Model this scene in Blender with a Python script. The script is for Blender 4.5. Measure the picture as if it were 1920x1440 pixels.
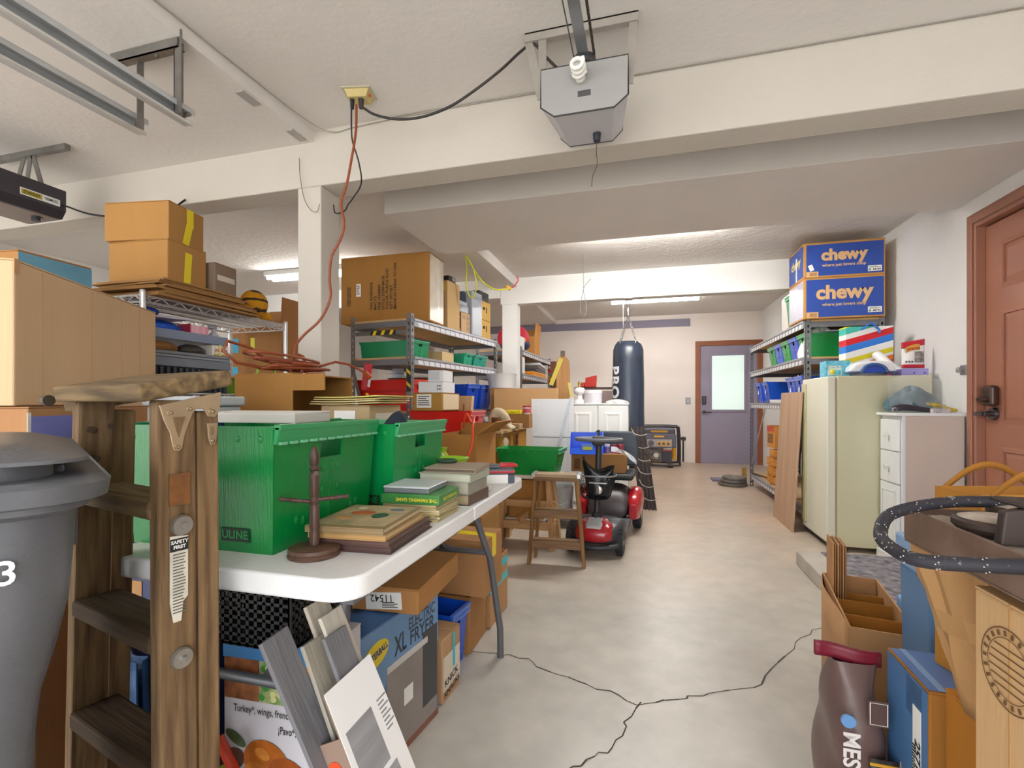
import bpy, bmesh, math, random
from mathutils import Vector as V, Matrix as MX, Euler
R = math.radians
random.seed(11)
sc = bpy.context.scene
C = sc.collection
for o in list(bpy.data.objects):
    bpy.data.objects.remove(o)

# ------------------------------------------------------------------ camera
cam_d = bpy.data.cameras.new('camera')
cam_d.sensor_fit = 'HORIZONTAL'
cam_d.sensor_width = 36.0
cam_d.lens = 905.0 / 1920.0 * 36.0
cam_d.shift_y = 35.0 / 1920.0
cam_d.clip_start = 0.02
cam = bpy.data.objects.new('camera', cam_d)
C.objects.link(cam)
cam.location = (0, 0, 1.05)
cam.rotation_euler = (R(90), 0, math.atan(248.0 / 905.0))
sc.camera = cam

# ------------------------------------------------------------------ world and daylight
w = bpy.data.worlds.new('world')
sc.world = w
w.use_nodes = True
bg = w.node_tree.nodes['Background']
bg.inputs['Color'].default_value = (0.94, 0.97, 1.0, 1)
bg.inputs['Strength'].default_value = 5.6
# sun high over the roof: it strikes the driveway outside the open garage doors only
sun_d = bpy.data.lights.new('sun', 'SUN')
sun_d.energy = 6.5
sun_d.angle = R(1.0)
sun_d.color = (1.0, 0.975, 0.95)
sun = bpy.data.objects.new('sun', sun_d)
C.objects.link(sun)
sun.rotation_euler = (R(-12), 0, R(12))
sun.location = (0, 0, 9)

sc.view_settings.view_transform = 'Standard'
sc.view_settings.look = 'None'
sc.view_settings.exposure = 0.14
sc.view_settings.gamma = 1.0
sc.view_settings.use_curve_mapping = False

# ------------------------------------------------------------------ materials
_M = {}
def lin(c):
    if isinstance(c, str):
        c = tuple(int(c[i:i + 2], 16) / 255 for i in (0, 2, 4))
    return tuple(((x + .055) / 1.055) ** 2.4 if x > .04045 else x / 12.92 for x in c)

def mat(col, rough=.5, metal=0., var=0., vs=8., bump=0., bs=60., stretch=(1, 1, 1), spec=.5, emit=0., trans=0., alpha=1., col2=None, coat=0.):
    """plain procedural surface: colour with a soft noise variation and a fine bump"""
    key = (col, rough, metal, var, vs, bump, bs, stretch, spec, emit, trans, alpha, col2, coat)
    if key in _M:
        return _M[key]
    m = bpy.data.materials.new('surface')
    m.use_nodes = True
    nt = m.node_tree
    b = nt.nodes['Principled BSDF']
    c = lin(col)
    b.inputs['Base Color'].default_value = (*c, 1)
    b.inputs['Roughness'].default_value = rough
    b.inputs['Metallic'].default_value = metal
    b.inputs['Specular IOR Level'].default_value = spec
    b.inputs['Coat Weight'].default_value = coat
    if trans:
        b.inputs['Transmission Weight'].default_value = trans
    if alpha < 1:
        b.inputs['Alpha'].default_value = alpha
    if emit:
        b.inputs['Emission Color'].default_value = (*c, 1)
        b.inputs['Emission Strength'].default_value = emit
    if var or bump:
        tc = nt.nodes.new('ShaderNodeTexCoord')
        mp = nt.nodes.new('ShaderNodeMapping')
        mp.inputs['Scale'].default_value = stretch
        nt.links.new(tc.outputs['Object'], mp.inputs['Vector'])
    if var:
        n = nt.nodes.new('ShaderNodeTexNoise')
        n.inputs['Scale'].default_value = vs
        n.inputs['Detail'].default_value = 5
        nt.links.new(mp.outputs['Vector'], n.inputs['Vector'])
        rp = nt.nodes.new('ShaderNodeValToRGB')
        rp.color_ramp.elements[0].position = .3
        rp.color_ramp.elements[1].position = .7
        if col2 is None:
            lo = tuple(max(0, x * (1 - var)) for x in c)
            hi = tuple(min(1, x * (1 + var * .6)) for x in c)
        else:
            lo, hi = c, lin(col2)
        rp.color_ramp.elements[0].color = (*lo, 1)
        rp.color_ramp.elements[1].color = (*hi, 1)
        nt.links.new(n.outputs['Fac'], rp.inputs['Fac'])
        nt.links.new(rp.outputs['Color'], b.inputs['Base Color'])
    if bump:
        n2 = nt.nodes.new('ShaderNodeTexNoise')
        n2.inputs['Scale'].default_value = bs
        n2.inputs['Detail'].default_value = 4
        nt.links.new(mp.outputs['Vector'], n2.inputs['Vector'])
        bp = nt.nodes.new('ShaderNodeBump')
        bp.inputs['Strength'].default_value = bump
        bp.inputs['Distance'].default_value = .01
        nt.links.new(n2.outputs['Fac'], bp.inputs['Height'])
        nt.links.new(bp.outputs['Normal'], b.inputs['Normal'])
    _M[key] = m
    return m

def card(col='b98a5c', var=.10):
    return mat(col, .85, 0, var, 3.5, .12, 90, (1, 1, .06), .2)
def wood(col, col2, axis='z', s=14., rough=.65):
    st = {'x': (.07, 1, 1), 'y': (1, .07, 1), 'z': (1, 1, .07)}[axis]
    return mat(col, rough, 0, .5, s * 4.5, .25, 90, st, .3, 0, 0, 1, col2)
def paint(col='e4e1dc', b=.25, bs=35):
    return mat(col, .9, 0, .03, 2.0, b, bs, (1, 1, 1), .2)
def plastic(col, rough=.35):
    return mat(col, rough, 0, .05, 4., 0, 60, (1, 1, 1), .5)
def metal(col='9a9b9e', rough=.4):
    return mat(col, rough, .85, .12, 9., 0, 60, (1, 1, 1), .5)
WHITE = mat('f2f1ee', .6)
PAPER = mat('efeee9', .8, 0, .04, 20)
BLACK = mat('1a1a1c', .5)
INK = mat('22201f', .8)
KRAFT = card('b4875a')
TAPEY = mat('e8d21c', .35)
TAPEC = mat('c9a877', .25, 0, 0, 8, 0, 60, (1, 1, 1), .5)

# ------------------------------------------------------------------ mesh building
class B:
    def __init__(s):
        s.v = []; s.f = []
    def add(s, vs, fs):
        n = len(s.v)
        s.v += [tuple(x) for x in vs]
        s.f += [tuple(i + n for i in f) for f in fs]
        return s
    def hexa(s, p):
        return s.add(p, [(0, 3, 2, 1), (4, 5, 6, 7), (0, 1, 5, 4), (1, 2, 6, 5), (2, 3, 7, 6), (3, 0, 4, 7)])
    def box(s, x0, y0, z0, x1, y1, z1):
        return s.hexa([(x0, y0, z0), (x1, y0, z0), (x1, y1, z0), (x0, y1, z0), (x0, y0, z1), (x1, y0, z1), (x1, y1, z1), (x0, y1, z1)])
    def cb(s, c, d, rot=None):
        m = rot if rot is not None else MX.Identity(3)
        if isinstance(m, tuple):
            m = Euler(tuple(R(a) for a in m)).to_matrix()
        hx, hy, hz = d[0] / 2, d[1] / 2, d[2] / 2
        p = [(-hx, -hy, -hz), (hx, -hy, -hz), (hx, hy, -hz), (-hx, hy, -hz), (-hx, -hy, hz), (hx, -hy, hz), (hx, hy, hz), (-hx, hy, hz)]
        return s.hexa([m @ V(q) + V(c) for q in p])
    def bar(s, a, b, wd, th, up=(0, 0, 1)):
        """rectangular bar between two points, wd across, th along 'up'"""
        a, b = V(a), V(b); d = (b - a).normalized(); u = V(up)
        if abs(d.dot(u)) > .98:
            u = V((0, 1, 0))
        sd = d.cross(u).normalized(); u = sd.cross(d).normalized()
        q = []
        for p in (a, b):
            q += [p - sd * wd / 2 - u * th / 2, p + sd * wd / 2 - u * th / 2, p + sd * wd / 2 + u * th / 2, p - sd * wd / 2 + u * th / 2]
        return s.hexa(q)
    def cyl(s, a, b, r, r2=None, n=14, cap=True):
        a, b = V(a), V(b); r2 = r if r2 is None else r2
        d = (b - a).normalized()
        u = d.cross(V((0, 0, 1)) if abs(d.z) < .9 else V((1, 0, 0))).normalized(); w = d.cross(u)
        vs = []
        for k in range(n):
            t = 2 * math.pi * k / n; e = u * math.cos(t) + w * math.sin(t)
            vs += [a + e * r, b + e * r2]
        fs = [(2 * k, 2 * ((k + 1) % n), 2 * ((k + 1) % n) + 1, 2 * k + 1) for k in range(n)]
        if cap:
            fs += [tuple(2 * k for k in range(n))[::-1], tuple(2 * k + 1 for k in range(n))]
        return s.add(vs, fs)
    def tube(s, path, r, n=8, closed=False):
        P = [V(p) for p in path]; m = len(P); vs = []; u = None
        for i in range(m):
            if closed:
                d = P[(i + 1) % m] - P[i - 1]
            else:
                d = P[min(i + 1, m - 1)] - P[max(i - 1, 0)]
            d = d.normalized() if d.length > 1e-9 else V((0, 0, 1))
            if u is None:
                u = d.cross(V((0, 0, 1)) if abs(d.z) < .9 else V((1, 0, 0))).normalized()
            else:
                u = (u - d * u.dot(d))
                u = u.normalized() if u.length > 1e-6 else d.cross(V((1, 0, .3))).normalized()
            wv = d.cross(u)
            rr = r[i] if isinstance(r, (list, tuple)) else r
            for k in range(n):
                t = 2 * math.pi * k / n
                vs.append(P[i] + (u * math.cos(t) + wv * math.sin(t)) * rr)
        fs = []
        for i in range(m if closed else m - 1):
            j = (i + 1) % m
            for k in range(n):
                k2 = (k + 1) % n
                fs.append((i * n + k, i * n + k2, j * n + k2, j * n + k))
        if not closed:
            fs += [tuple(range(n))[::-1], tuple((m - 1) * n + k for k in range(n))]
        return s.add(vs, fs)
    def lathe(s, prof, n=20, c=(0, 0, 0), mtx=None, sx=1, sy=1):
        vs = []
        for r, z in prof:
            for k in range(n):
                t = 2 * math.pi * k / n
                p = V((r * math.cos(t) * sx, r * math.sin(t) * sy, z))
                if mtx is not None:
                    p = mtx @ p
                vs.append(p + V(c))
        fs = []
        for i in range(len(prof) - 1):
            for k in range(n):
                k2 = (k + 1) % n
                fs.append((i * n + k, i * n + k2, (i + 1) * n + k2, (i + 1) * n + k))
        fs += [tuple(range(n))[::-1], tuple((len(prof) - 1) * n + k for k in range(n))]
        return s.add(vs, fs)
    def sph(s, c, r, nu=12, nv=8):
        if not isinstance(r, (tuple, list)):
            r = (r, r, r)
        vs = []; fs = []
        for i in range(nv + 1):
            ph = math.pi * i / nv
            for k in range(nu):
                t = 2 * math.pi * k / nu
                vs.append((c[0] + r[0] * math.sin(ph) * math.cos(t), c[1] + r[1] * math.sin(ph) * math.sin(t), c[2] - r[2] * math.cos(ph)))
        for i in range(nv):
            for k in range(nu):
                k2 = (k + 1) % nu
                fs.append((i * nu + k, i * nu + k2, (i + 1) * nu + k2, (i + 1) * nu + k))
        return s.add(vs, fs)
    def prism(s, pts, pl, lo, hi):
        """polygon given in the plane pl ('xy','xz','yz') pushed from lo to hi along the third axis"""
        def P(a, b, c):
            return (a, b, c) if pl == 'xy' else ((a, c, b) if pl == 'xz' else (c, a, b))
        n = len(pts)
        vs = [P(a, b, lo) for a, b in pts] + [P(a, b, hi) for a, b in pts]
        fs = [tuple(range(n))[::-1], tuple(range(n, 2 * n))]
        fs += [(i, (i + 1) % n, n + (i + 1) % n, n + i) for i in range(n)]
        return s.add(vs, fs)
    def quad(s, a, b, c, d):
        return s.add([a, b, c, d], [(0, 1, 2, 3)])
    def grid(s, fn, nu, nv):
        vs = [fn(i / nu, j / nv) for j in range(nv + 1) for i in range(nu + 1)]
        fs = [(j * (nu + 1) + i, j * (nu + 1) + i + 1, (j + 1) * (nu + 1) + i + 1, (j + 1) * (nu + 1) + i) for j in range(nv) for i in range(nu)]
        return s.add(vs, fs)
    def tf(s, m):
        s.v = [tuple(m @ V(p)) for p in s.v]
        return s
    def mesh(s, name):
        me = bpy.data.meshes.new(name)
        me.from_pydata(s.v, [], s.f)
        bm = bmesh.new(); bm.from_mesh(me)
        bmesh.ops.recalc_face_normals(bm, faces=bm.faces)
        bm.to_mesh(me); bm.free()
        return me

def bx(*a):
    return B().box(*a)

def obj(name, b, m, parent=None, loc=(0, 0, 0), rot=(0, 0, 0), bev=0., smooth=0, sol=0., label=None, sub=0, seg=2, stuff=False):
    me = b if isinstance(b, bpy.types.Mesh) else b.mesh(name)
    if m is not None and not me.materials:
        me.materials.append(m)
    o = bpy.data.objects.new(name, me)
    C.objects.link(o)
    o.location = loc
    o.rotation_euler = tuple(R(a) for a in rot)
    if parent is not None:
        o.parent = parent
    if sol:
        md = o.modifiers.new('thickness', 'SOLIDIFY'); md.thickness = sol; md.offset = 0
    if sub:
        md = o.modifiers.new('sub', 'SUBSURF'); md.levels = sub; md.render_levels = sub
    if bev:
        md = o.modifiers.new('bevel', 'BEVEL'); md.width = bev; md.segments = seg; md.limit_method = 'ANGLE'; md.angle_limit = R(40)
    if smooth:
        for p in me.polygons:
            p.use_smooth = True
        me.set_sharp_from_angle(angle=R(smooth))
    if label:
        o['label'] = label
    if stuff:
        o['kind'] = 'stuff'
    return o

def tag(o, label, cat, group=None, kind=None):
    o['label'] = label
    if cat:
        o['category'] = cat
    if group:
        o['group'] = group
    if kind:
        o['kind'] = kind
    return o

def thing(name, label, cat, loc=(0, 0, 0), rz=0., group=None, rot=None):
    o = bpy.data.objects.new(name, None)
    C.objects.link(o)
    o.empty_display_size = .1
    o.location = loc
    o.rotation_euler = tuple(R(a) for a in rot) if rot else (0, 0, R(rz))
    return tag(o, label, cat, group)

def struct(name, b, m, **k):
    o = obj(name, b, m, **k)
    o['kind'] = 'structure'
    return o

def text(s, size, parent, loc, rot, m, name='lettering', align='CENTER', sx=1., off=0., spacing=1., shear=0.):
    cu = bpy.data.curves.new('t', 'FONT')
    cu.body = s; cu.size = size; cu.align_x = align; cu.align_y = 'CENTER'; cu.offset = off
    cu.space_character = spacing; cu.shear = shear; cu.resolution_u = 3
    t = bpy.data.objects.new('t', cu)
    me = bpy.data.meshes.new_from_object(t)
    bpy.data.objects.remove(t)
    bpy.data.curves.remove(cu)
    me.name = name
    me.materials.clear()
    for v in me.vertices:
        v.co.x *= sx
    o = obj(name, me, m, parent, loc, rot)
    return o

# faces of a box thing: base centre at origin, dims (w, d, h)
FACES = {'f': ((0, -1, 0), (90, 0, 0)), 'r': ((1, 0, 0), (90, 0, 90)), 'l': ((-1, 0, 0), (90, 0, -90)), 'b': ((0, 1, 0), (90, 0, 180)), 't': ((0, 0, 1), (0, 0, 0))}
def fpos(face, dims, u, v, e=.0015):
    w, d, h = dims
    if face == 'f': return (u, -d / 2 - e, h / 2 + v)
    if face == 'r': return (w / 2 + e, u, h / 2 + v)
    if face == 'l': return (-w / 2 - e, -u, h / 2 + v)
    if face == 'b': return (-u, d / 2 + e, h / 2 + v)
    return (u, v, h + e)
def patch(t, face, dims, u, v, w, h, m, name='sticker', rot=0, e=.001):
    r = FACES[face][1]
    o = obj(name, bx(-w / 2, -h / 2, -.0004, w / 2, h / 2, .0006), m, t, fpos(face, dims, u, v, e), r)
    if rot:
        o.rotation_euler = (Euler(tuple(R(a) for a in r)).to_matrix() @ MX.Rotation(R(rot), 3, 'Z')).to_euler()
    return o
def ptext(t, face, dims, u, v, s, size, m, rot=0, e=.0022, **k):
    r = FACES[face][1]
    o = text(s, size, t, fpos(face, dims, u, v, e), r, m, **k)
    if rot:
        o.rotation_euler = (Euler(tuple(R(a) for a in r)).to_matrix() @ MX.Rotation(R(rot), 3, 'Z')).to_euler()
    return o

def box_label(t, face, dims, u, v, w, h, lines=4, rot=0, txt=None):
    """white shipping label with a few printed lines"""
    o = patch(t, face, dims, u, v, w, h, PAPER, 'shipping_label', rot)
    b = B()
    for k in range(lines):
        y = h * (.34 - .62 * k / max(1, lines - 1)); l = w * random.uniform(.25, .42)
        b.box(-w * .42, y - h * .03, .0005, -w * .42 + 2 * l, y + h * .03, .0012)
    obj('print', b, INK, o, stuff=True)
    return o

def carton(label, loc, dims, rz=0, m=None, name='cardboard_box', cat='box', group=None, tape=None, tapef='t', gap=True, rot=None, tw=.05):
    """closed corrugated carton: body, two top flaps with a seam, optional tape"""
    m = m or KRAFT
    t = thing(name, label, cat, loc, rz, group, rot)
    w, d, h = dims
    obj('body', bx(-w / 2, -d / 2, 0, w / 2, d / 2, h - .004), m, t, bev=.004)
    if w >= d:
        for s in (-1, 1):
            obj('flap', bx(-w / 2, min(0.001 * s, s * d / 2), h - .004, w / 2, max(.001 * s, s * d / 2), h), m, t, bev=.0012)
        if tape:
            obj('tape', bx(-w / 2 - .001, -tw / 2, h, w / 2 + .001, tw / 2, h + .0008).box(w / 2, -tw / 2, h - .09, w / 2 + .0012, tw / 2, h + .0008).box(-w / 2 - .0012, -tw / 2, h - .09, -w / 2, tw / 2, h + .0008), tape, t)
    else:
        for s in (-1, 1):
            obj('flap', bx(min(0.001 * s, s * w / 2), -d / 2, h - .004, max(.001 * s, s * w / 2), d / 2, h), m, t, bev=.0012)
        if tape:
            obj('tape', bx(-tw / 2, -d / 2 - .001, h, tw / 2, d / 2 + .001, h + .0008).box(-tw / 2, -d / 2 - .0012, h - .09, tw / 2, -d / 2, h + .0008).box(-tw / 2, d / 2, h - .09, tw / 2, d / 2 + .0012, h + .0008), tape, t)
    return t

def open_carton(label, loc, dims, rz=0, m=None, name='open_carton', cat='box', group=None, flaps={}, th=.005, inner=None, rot=None):
    """open corrugated carton; flaps: {'f','b','l','r'} -> (length, angle outward from upright)"""
    m = m or KRAFT
    t = thing(name, label, cat, loc, rz, group, rot)
    w, d, h = dims
    b = bx(-w / 2, -d / 2, 0, w / 2, d / 2, th)
    b.box(-w / 2, -d / 2, 0, w / 2, -d / 2 + th, h).box(-w / 2, d / 2 - th, 0, w / 2, d / 2, h)
    b.box(-w / 2, -d / 2 + th, 0, -w / 2 + th, d / 2 - th, h).box(w / 2 - th, -d / 2 + th, 0, w / 2, d / 2 - th, h)
    obj('body', b, m, t)
    for k, (ln, an) in flaps.items():
        if k in 'fb':
            s = -1 if k == 'f' else 1
            obj('flap', bx(-w / 2, -th / 2, 0, w / 2, th / 2, ln), m, t, (0, s * (d / 2 - th / 2), h), (-s * an, 0, 0))
        else:
            s = -1 if k == 'l' else 1
            obj('flap', bx(-th / 2, -d / 2, 0, th / 2, d / 2, ln), m, t, (s * (w / 2 - th / 2), 0, h), (0, s * an, 0))
    return t

def lighter(c, k):
    return ''.join('%02x' % int(int(c[i:i + 2], 16) * (1 - k) + 255 * k) for i in (0, 2, 4))

def tote(label, loc, dims, col, rz=0, taper=.88, logo=None, group=None, name='plastic_tote', rim=True, holes=True, side_logo='f', th=.004, rot=None, rough=.32, logou=0., ribs=True):
    """nesting corrugated-plastic tote: tapered walls, hand holes and rolled rims on the two short ends (+-x)"""
    t = thing(name, label, 'tote', loc, rz, group, rot)
    m = mat(col, .26, 0, .06, 3, .12, 280, (1, 1, .004), .5)
    w, d, h = dims
    W, D = w / 2, d / 2; w0, d0 = W * taper, D * taper
    def pt(u, v, z):     # u,v in -1..1
        k = z / h
        return (u * (w0 + (W - w0) * k), v * (d0 + (D - d0) * k), z)
    b = B()
    b.quad(pt(-1, -1, 0), pt(1, -1, 0), pt(1, 1, 0), pt(-1, 1, 0))
    for s in (-1, 1):
        b.quad(pt(-1, s, 0), pt(1, s, 0), pt(1, s, h), pt(-1, s, h))
        if holes:
            a, z0, z1 = .22, h * .70, h * .85
            b.quad(pt(s, -1, 0), pt(s, 1, 0), pt(s, 1, z0), pt(s, -1, z0))
            b.quad(pt(s, -1, z1), pt(s, 1, z1), pt(s, 1, h), pt(s, -1, h))
            b.quad(pt(s, -1, z0), pt(s, -a, z0), pt(s, -a, z1), pt(s, -1, z1))
            b.quad(pt(s, a, z0), pt(s, 1, z0), pt(s, 1, z1), pt(s, a, z1))
        else:
            b.quad(pt(s, -1, 0), pt(s, 1, 0), pt(s, 1, h), pt(s, -1, h))
    me = b.mesh('body')
    bm = bmesh.new(); bm.from_mesh(me); bmesh.ops.remove_doubles(bm, verts=bm.verts, dist=1e-5)
    bmesh.ops.recalc_face_normals(bm, faces=bm.faces); bm.to_mesh(me); bm.free()
    obj('body', me, m, t, sol=th)
    if rim:
        hh = min(.04, h * .14)
        for s in (-1, 1):
            r = B()
            n = 12
            r.box(min(s * W, s * (W + .016)), -D, h - .008, max(s * W, s * (W + .016)), D, h + .004)
            r.hexa([(s * (W - .002), -D, h - hh), (s * (W + .006), -D, h - hh), (s * (W + .006), D, h - hh), (s * (W - .002), D, h - hh),
                    (s * (W + .002), -D, h), (s * (W + .016), -D, h), (s * (W + .016), D, h), (s * (W + .002), D, h)])
            ro = obj('rim', r, mat(lighter(col, .16), .22, 0, .05, 4, 0, 60, (1, 1, 1), .6), t, bev=.002)
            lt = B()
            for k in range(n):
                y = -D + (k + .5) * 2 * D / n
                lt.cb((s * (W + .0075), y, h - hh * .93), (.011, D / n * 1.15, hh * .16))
            obj('rim_tab', lt, mat(lighter(col, .42), .2, 0, 0, 8, 0, 60, (1, 1, 1), .6), ro, stuff=True)  # same plastic as the tote; paler tint paints gloss highlights on the tabs
    if ribs:
        rv = B()
        for s in (-1, 1):
            for u, z in ((.14, .6), (-.14, .6), (.16, .42), (-.16, .42), (.5, .2), (.62, .22), (-.5, .2), (-.62, .22)):
                p = pt(s, u, h * z); rv.sph((p[0] + s * .002, p[1], p[2]), (.003, .006, .009), 6, 4)
            for k in range(7):
                p = pt(-.85 + .2833 * k, s, h * .9); rv.sph((p[0], p[1] + s * .002, p[2]), (.006, .003, .007), 6, 4)
            p0, p1 = pt(s, 0, h * .03), pt(s, 0, h * .66)
            rv.hexa([(p0[0], -.002, p0[2]), (p0[0] + s * .003, -.002, p0[2]), (p0[0] + s * .003, .002, p0[2]), (p0[0], .002, p0[2]),
                     (p1[0], -.002, p1[2]), (p1[0] + s * .003, -.002, p1[2]), (p1[0] + s * .003, .002, p1[2]), (p1[0], .002, p1[2])])
        obj('rivets', rv, mat(col, .45), t, stuff=True)
    if logo:
        an = math.degrees(math.atan2(D - d0, h))
        z = h * .14; p = pt(logou, -1, z)
        lg = obj('logo', bx(-.036, -.0006, -.014, .036, .0004, .014), mat('0d2a18' if col[2:4] > col[4:6] else '101a40', .6), t, (p[0], p[1] - .0035, p[2]), (an, 0, 0))
        text(logo, .024, lg, (0, -.0014, 0), (90, 0, 0), mat(col, .5), off=.0008)
    return t

def copy_tree(o, parent=None):
    c = o.copy(); C.objects.link(c); c.parent = parent
    for ch in o.children:
        copy_tree(ch, c)
    return c
# ================================================================== the room
X0, X1, YB, YF = -5.4, 1.93, -1.7, 8.99
PW = paint('e9e7e4', .35, 45)
PC = paint('e0dbd6', .16, 34)
PCT = paint('e0dbd6', .5, 26)
PB = paint('cbc4ba', .12, 50)
PF = paint('ebe1da', .2, 50)
# floor: bare stained concrete, with warm bounce light painted into the far part
fm = bpy.data.materials.new('concrete'); fm.use_nodes = True
nt = fm.node_tree; bs_ = nt.nodes['Principled BSDF']
tc = nt.nodes.new('ShaderNodeTexCoord')
n1 = nt.nodes.new('ShaderNodeTexNoise'); n1.inputs['Scale'].default_value = .9; n1.inputs['Detail'].default_value = 6; n1.inputs['Roughness'].default_value = .62
n2 = nt.nodes.new('ShaderNodeTexNoise'); n2.inputs['Scale'].default_value = 9; n2.inputs['Detail'].default_value = 6
n3 = nt.nodes.new('ShaderNodeTexNoise'); n3.inputs['Scale'].default_value = 60; n3.inputs['Detail'].default_value = 3
for n in (n1, n2, n3):
    nt.links.new(tc.outputs['Object'], n.inputs['Vector'])
r1 = nt.nodes.new('ShaderNodeValToRGB')
e = r1.color_ramp.elements
e[0].position = .36; e[0].color = (*lin('b4afa6'), 1)
e[1].position = .66; e[1].color = (*lin('cfc8be'), 1)
k = e.new(.5); k.color = (*lin('c3beb5'), 1)
nt.links.new(n1.outputs['Fac'], r1.inputs['Fac'])
r2 = nt.nodes.new('ShaderNodeValToRGB')
r2.color_ramp.elements[0].position = .35; r2.color_ramp.elements[0].color = (.88, .88, .88, 1)
r2.color_ramp.elements[1].position = .65; r2.color_ramp.elements[1].color = (1, 1, 1, 1)
nt.links.new(n2.outputs['Fac'], r2.inputs['Fac'])
mx = nt.nodes.new('ShaderNodeMix'); mx.data_type = 'RGBA'; mx.blend_type = 'MULTIPLY'; mx.inputs[0].default_value = 1
nt.links.new(r1.outputs['Color'], mx.inputs[6]); nt.links.new(r2.outputs['Color'], mx.inputs[7])
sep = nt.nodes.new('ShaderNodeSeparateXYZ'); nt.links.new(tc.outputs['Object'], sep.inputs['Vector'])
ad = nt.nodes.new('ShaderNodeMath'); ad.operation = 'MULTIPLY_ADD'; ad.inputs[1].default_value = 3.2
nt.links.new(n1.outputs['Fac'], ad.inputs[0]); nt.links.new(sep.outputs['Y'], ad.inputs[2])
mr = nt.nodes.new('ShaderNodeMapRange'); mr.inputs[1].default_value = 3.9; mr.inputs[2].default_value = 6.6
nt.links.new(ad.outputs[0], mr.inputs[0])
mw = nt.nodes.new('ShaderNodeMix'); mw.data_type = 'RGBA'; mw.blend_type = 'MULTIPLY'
nt.links.new(mr.outputs[0], mw.inputs[0]); nt.links.new(mx.outputs[2], mw.inputs[6]); mw.inputs[7].default_value = (.98, .80, .68, 1)  # tan towards the far wall: reflected warm light put into the colour
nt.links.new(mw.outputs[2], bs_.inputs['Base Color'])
bs_.inputs['Roughness'].default_value = .34
bp = nt.nodes.new('ShaderNodeBump'); bp.inputs['Strength'].default_value = .12; bp.inputs['Distance'].default_value = .004
nt.links.new(n3.outputs['Fac'], bp.inputs['Height']); nt.links.new(bp.outputs['Normal'], bs_.inputs['Normal'])
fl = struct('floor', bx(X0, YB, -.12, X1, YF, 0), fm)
# cracks across the slab
CRK = mat('4a443e', .9)
def crack(pts, wd):
    b = B(); q = []
    for i in range(len(pts) - 1):
        a, c = V(pts[i]), V(pts[i + 1]); n = 7
        for k in range(n):
            p = a.lerp(c, k / n)
            q.append((p.x + random.uniform(-.012, .012), p.y + random.uniform(-.012, .012)))
    q.append(pts[-1][:2])
    for i in range(len(q) - 1):
        a, c = V((*q[i], 0)), V((*q[i + 1], 0)); s = (c - a).cross(V((0, 0, 1))).normalized() * wd * random.uniform(.4, 1)
        b.add([a - s, a + s, c + s, c - s], [(0, 1, 2, 3)])
        b.v = [(x, y, .0008) for x, y, z in b.v]
    o = obj('crack', b, CRK, fl)
crack([(-.72, 1.92, 0), (-.5, 1.93, 0), (-.28, 1.83, 0), (-.02, 1.74, 0), (.16, 1.83, 0), (.42, 1.98, 0), (.68, 2.42, 0), (.95, 2.72, 0)], .0035)
crack([(-.02, 1.74, 0), (-.1, 1.5, 0), (-.22, 1.36, 0)], .003)
crack([(.2, 1.36, 0), (.06, 1.3, 0)], .002)
struct('landing_step', bx(.95, .35, 0, X1, 3.51, .09), mat('b5aea4', .8, 0, .15, 6, .2, 60), bev=.008)
# driveway outside the open doors
struct('driveway', bx(-12, -14, -.22, 9, YB, -.12), mat('c8c4bc', .9, 0, .1, 2))
# walls
dx0, dx1, dy0, dy1, dzt = 1.9, 1.96, 2.70, 3.50, 2.09
struct('wall_right', bx(X1 + .07, 2.4, 0, X1 + .15, 3.7, 2.9).box(X1, 3.60, 0, X1 + .15, YF, 2.9).box(X1, YB, 0, X1 + .15, 2.62, 2.9).box(X1, 2.62, 2.14, X1 + .15, 3.60, 2.9), PW)
fdx0, fdx1 = .93, 1.86
struct('wall_far', bx(fdx0 - .1, YF + .031, 0, fdx1 + .1, YF + .15, 2.2).box(X0, YF, 0, fdx0, YF + .15, 2.9).box(fdx1, YF, 0, X1 + .15, YF + .15, 2.9).box(fdx0, YF, 2.06, fdx1, YF + .15, 2.9), PF)
struct('wall_left', bx(X0 - .15, YB, 0, X0, YF + .15, 2.9), PW)
# garage-door wall behind the camera with two open doorways
gw = bx(X0, YB - .15, 2.2, X1 + .15, YB, 2.9)
for a, b_ in ((X0, -5.2), (-1.9, -1.45), (1.75, X1 + .15)):
    gw.box(a, YB - .15, 0, b_, YB, 2.2)
struct('wall_garage', gw, PW)
# ceilings at their different heights
struct('ceiling', bx(-1.62, YB, 2.43, X1, 2.12, 2.6), PC)
struct('ceiling_left', bx(X0, YB, 2.375, -1.62, 2.12, 2.6), PC)
struct('ceiling_middle', bx(X0, 2.12, 2.44, X1, 5.25, 2.6), PCT)
struct('ceiling_far', bx(X0, 5.25, 2.605, X1, YF, 2.8).box(X0, 5.25, 2.53, -1.6, YF, 2.605), PC)
# beams and posts
struct('beam_1', bx(X0, 2.10, 2.15, X1, 2.255, 2.5), PB, bev=.006)
struct('soffit_1', bx(-1.644, 2.83, 2.285, X1, 3.72, 2.5), PC, bev=.004)
struct('beam_2', bx(-1.56, 5.2, 2.15, X1, 5.34, 2.75), PW, bev=.006)
struct('beam_3', bx(X0, 5.2, 2.225, -1.56, 5.34, 2.75), PW, bev=.004)
struct('soffit_2', bx(-1.644, 3.72, 2.335, -1.37, 5.2, 2.5), PC, bev=.004)
struct('post_1', bx(-1.717, 2.10, 0, -1.578, 2.255, 2.15), PB, bev=.006)
struct('post_2', bx(-1.54, 5.2, 0, -1.365, 5.34, 2.15), PW, bev=.006)
struct('trim_1', bx(-3.2, YF - .012, 2.392, .776, YF, 2.527), mat('8a8496', .7, 0, .06, 3))
struct('trim_2', bx(X0, YF - .012, 0, .82, YF, .05), PF)
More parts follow.
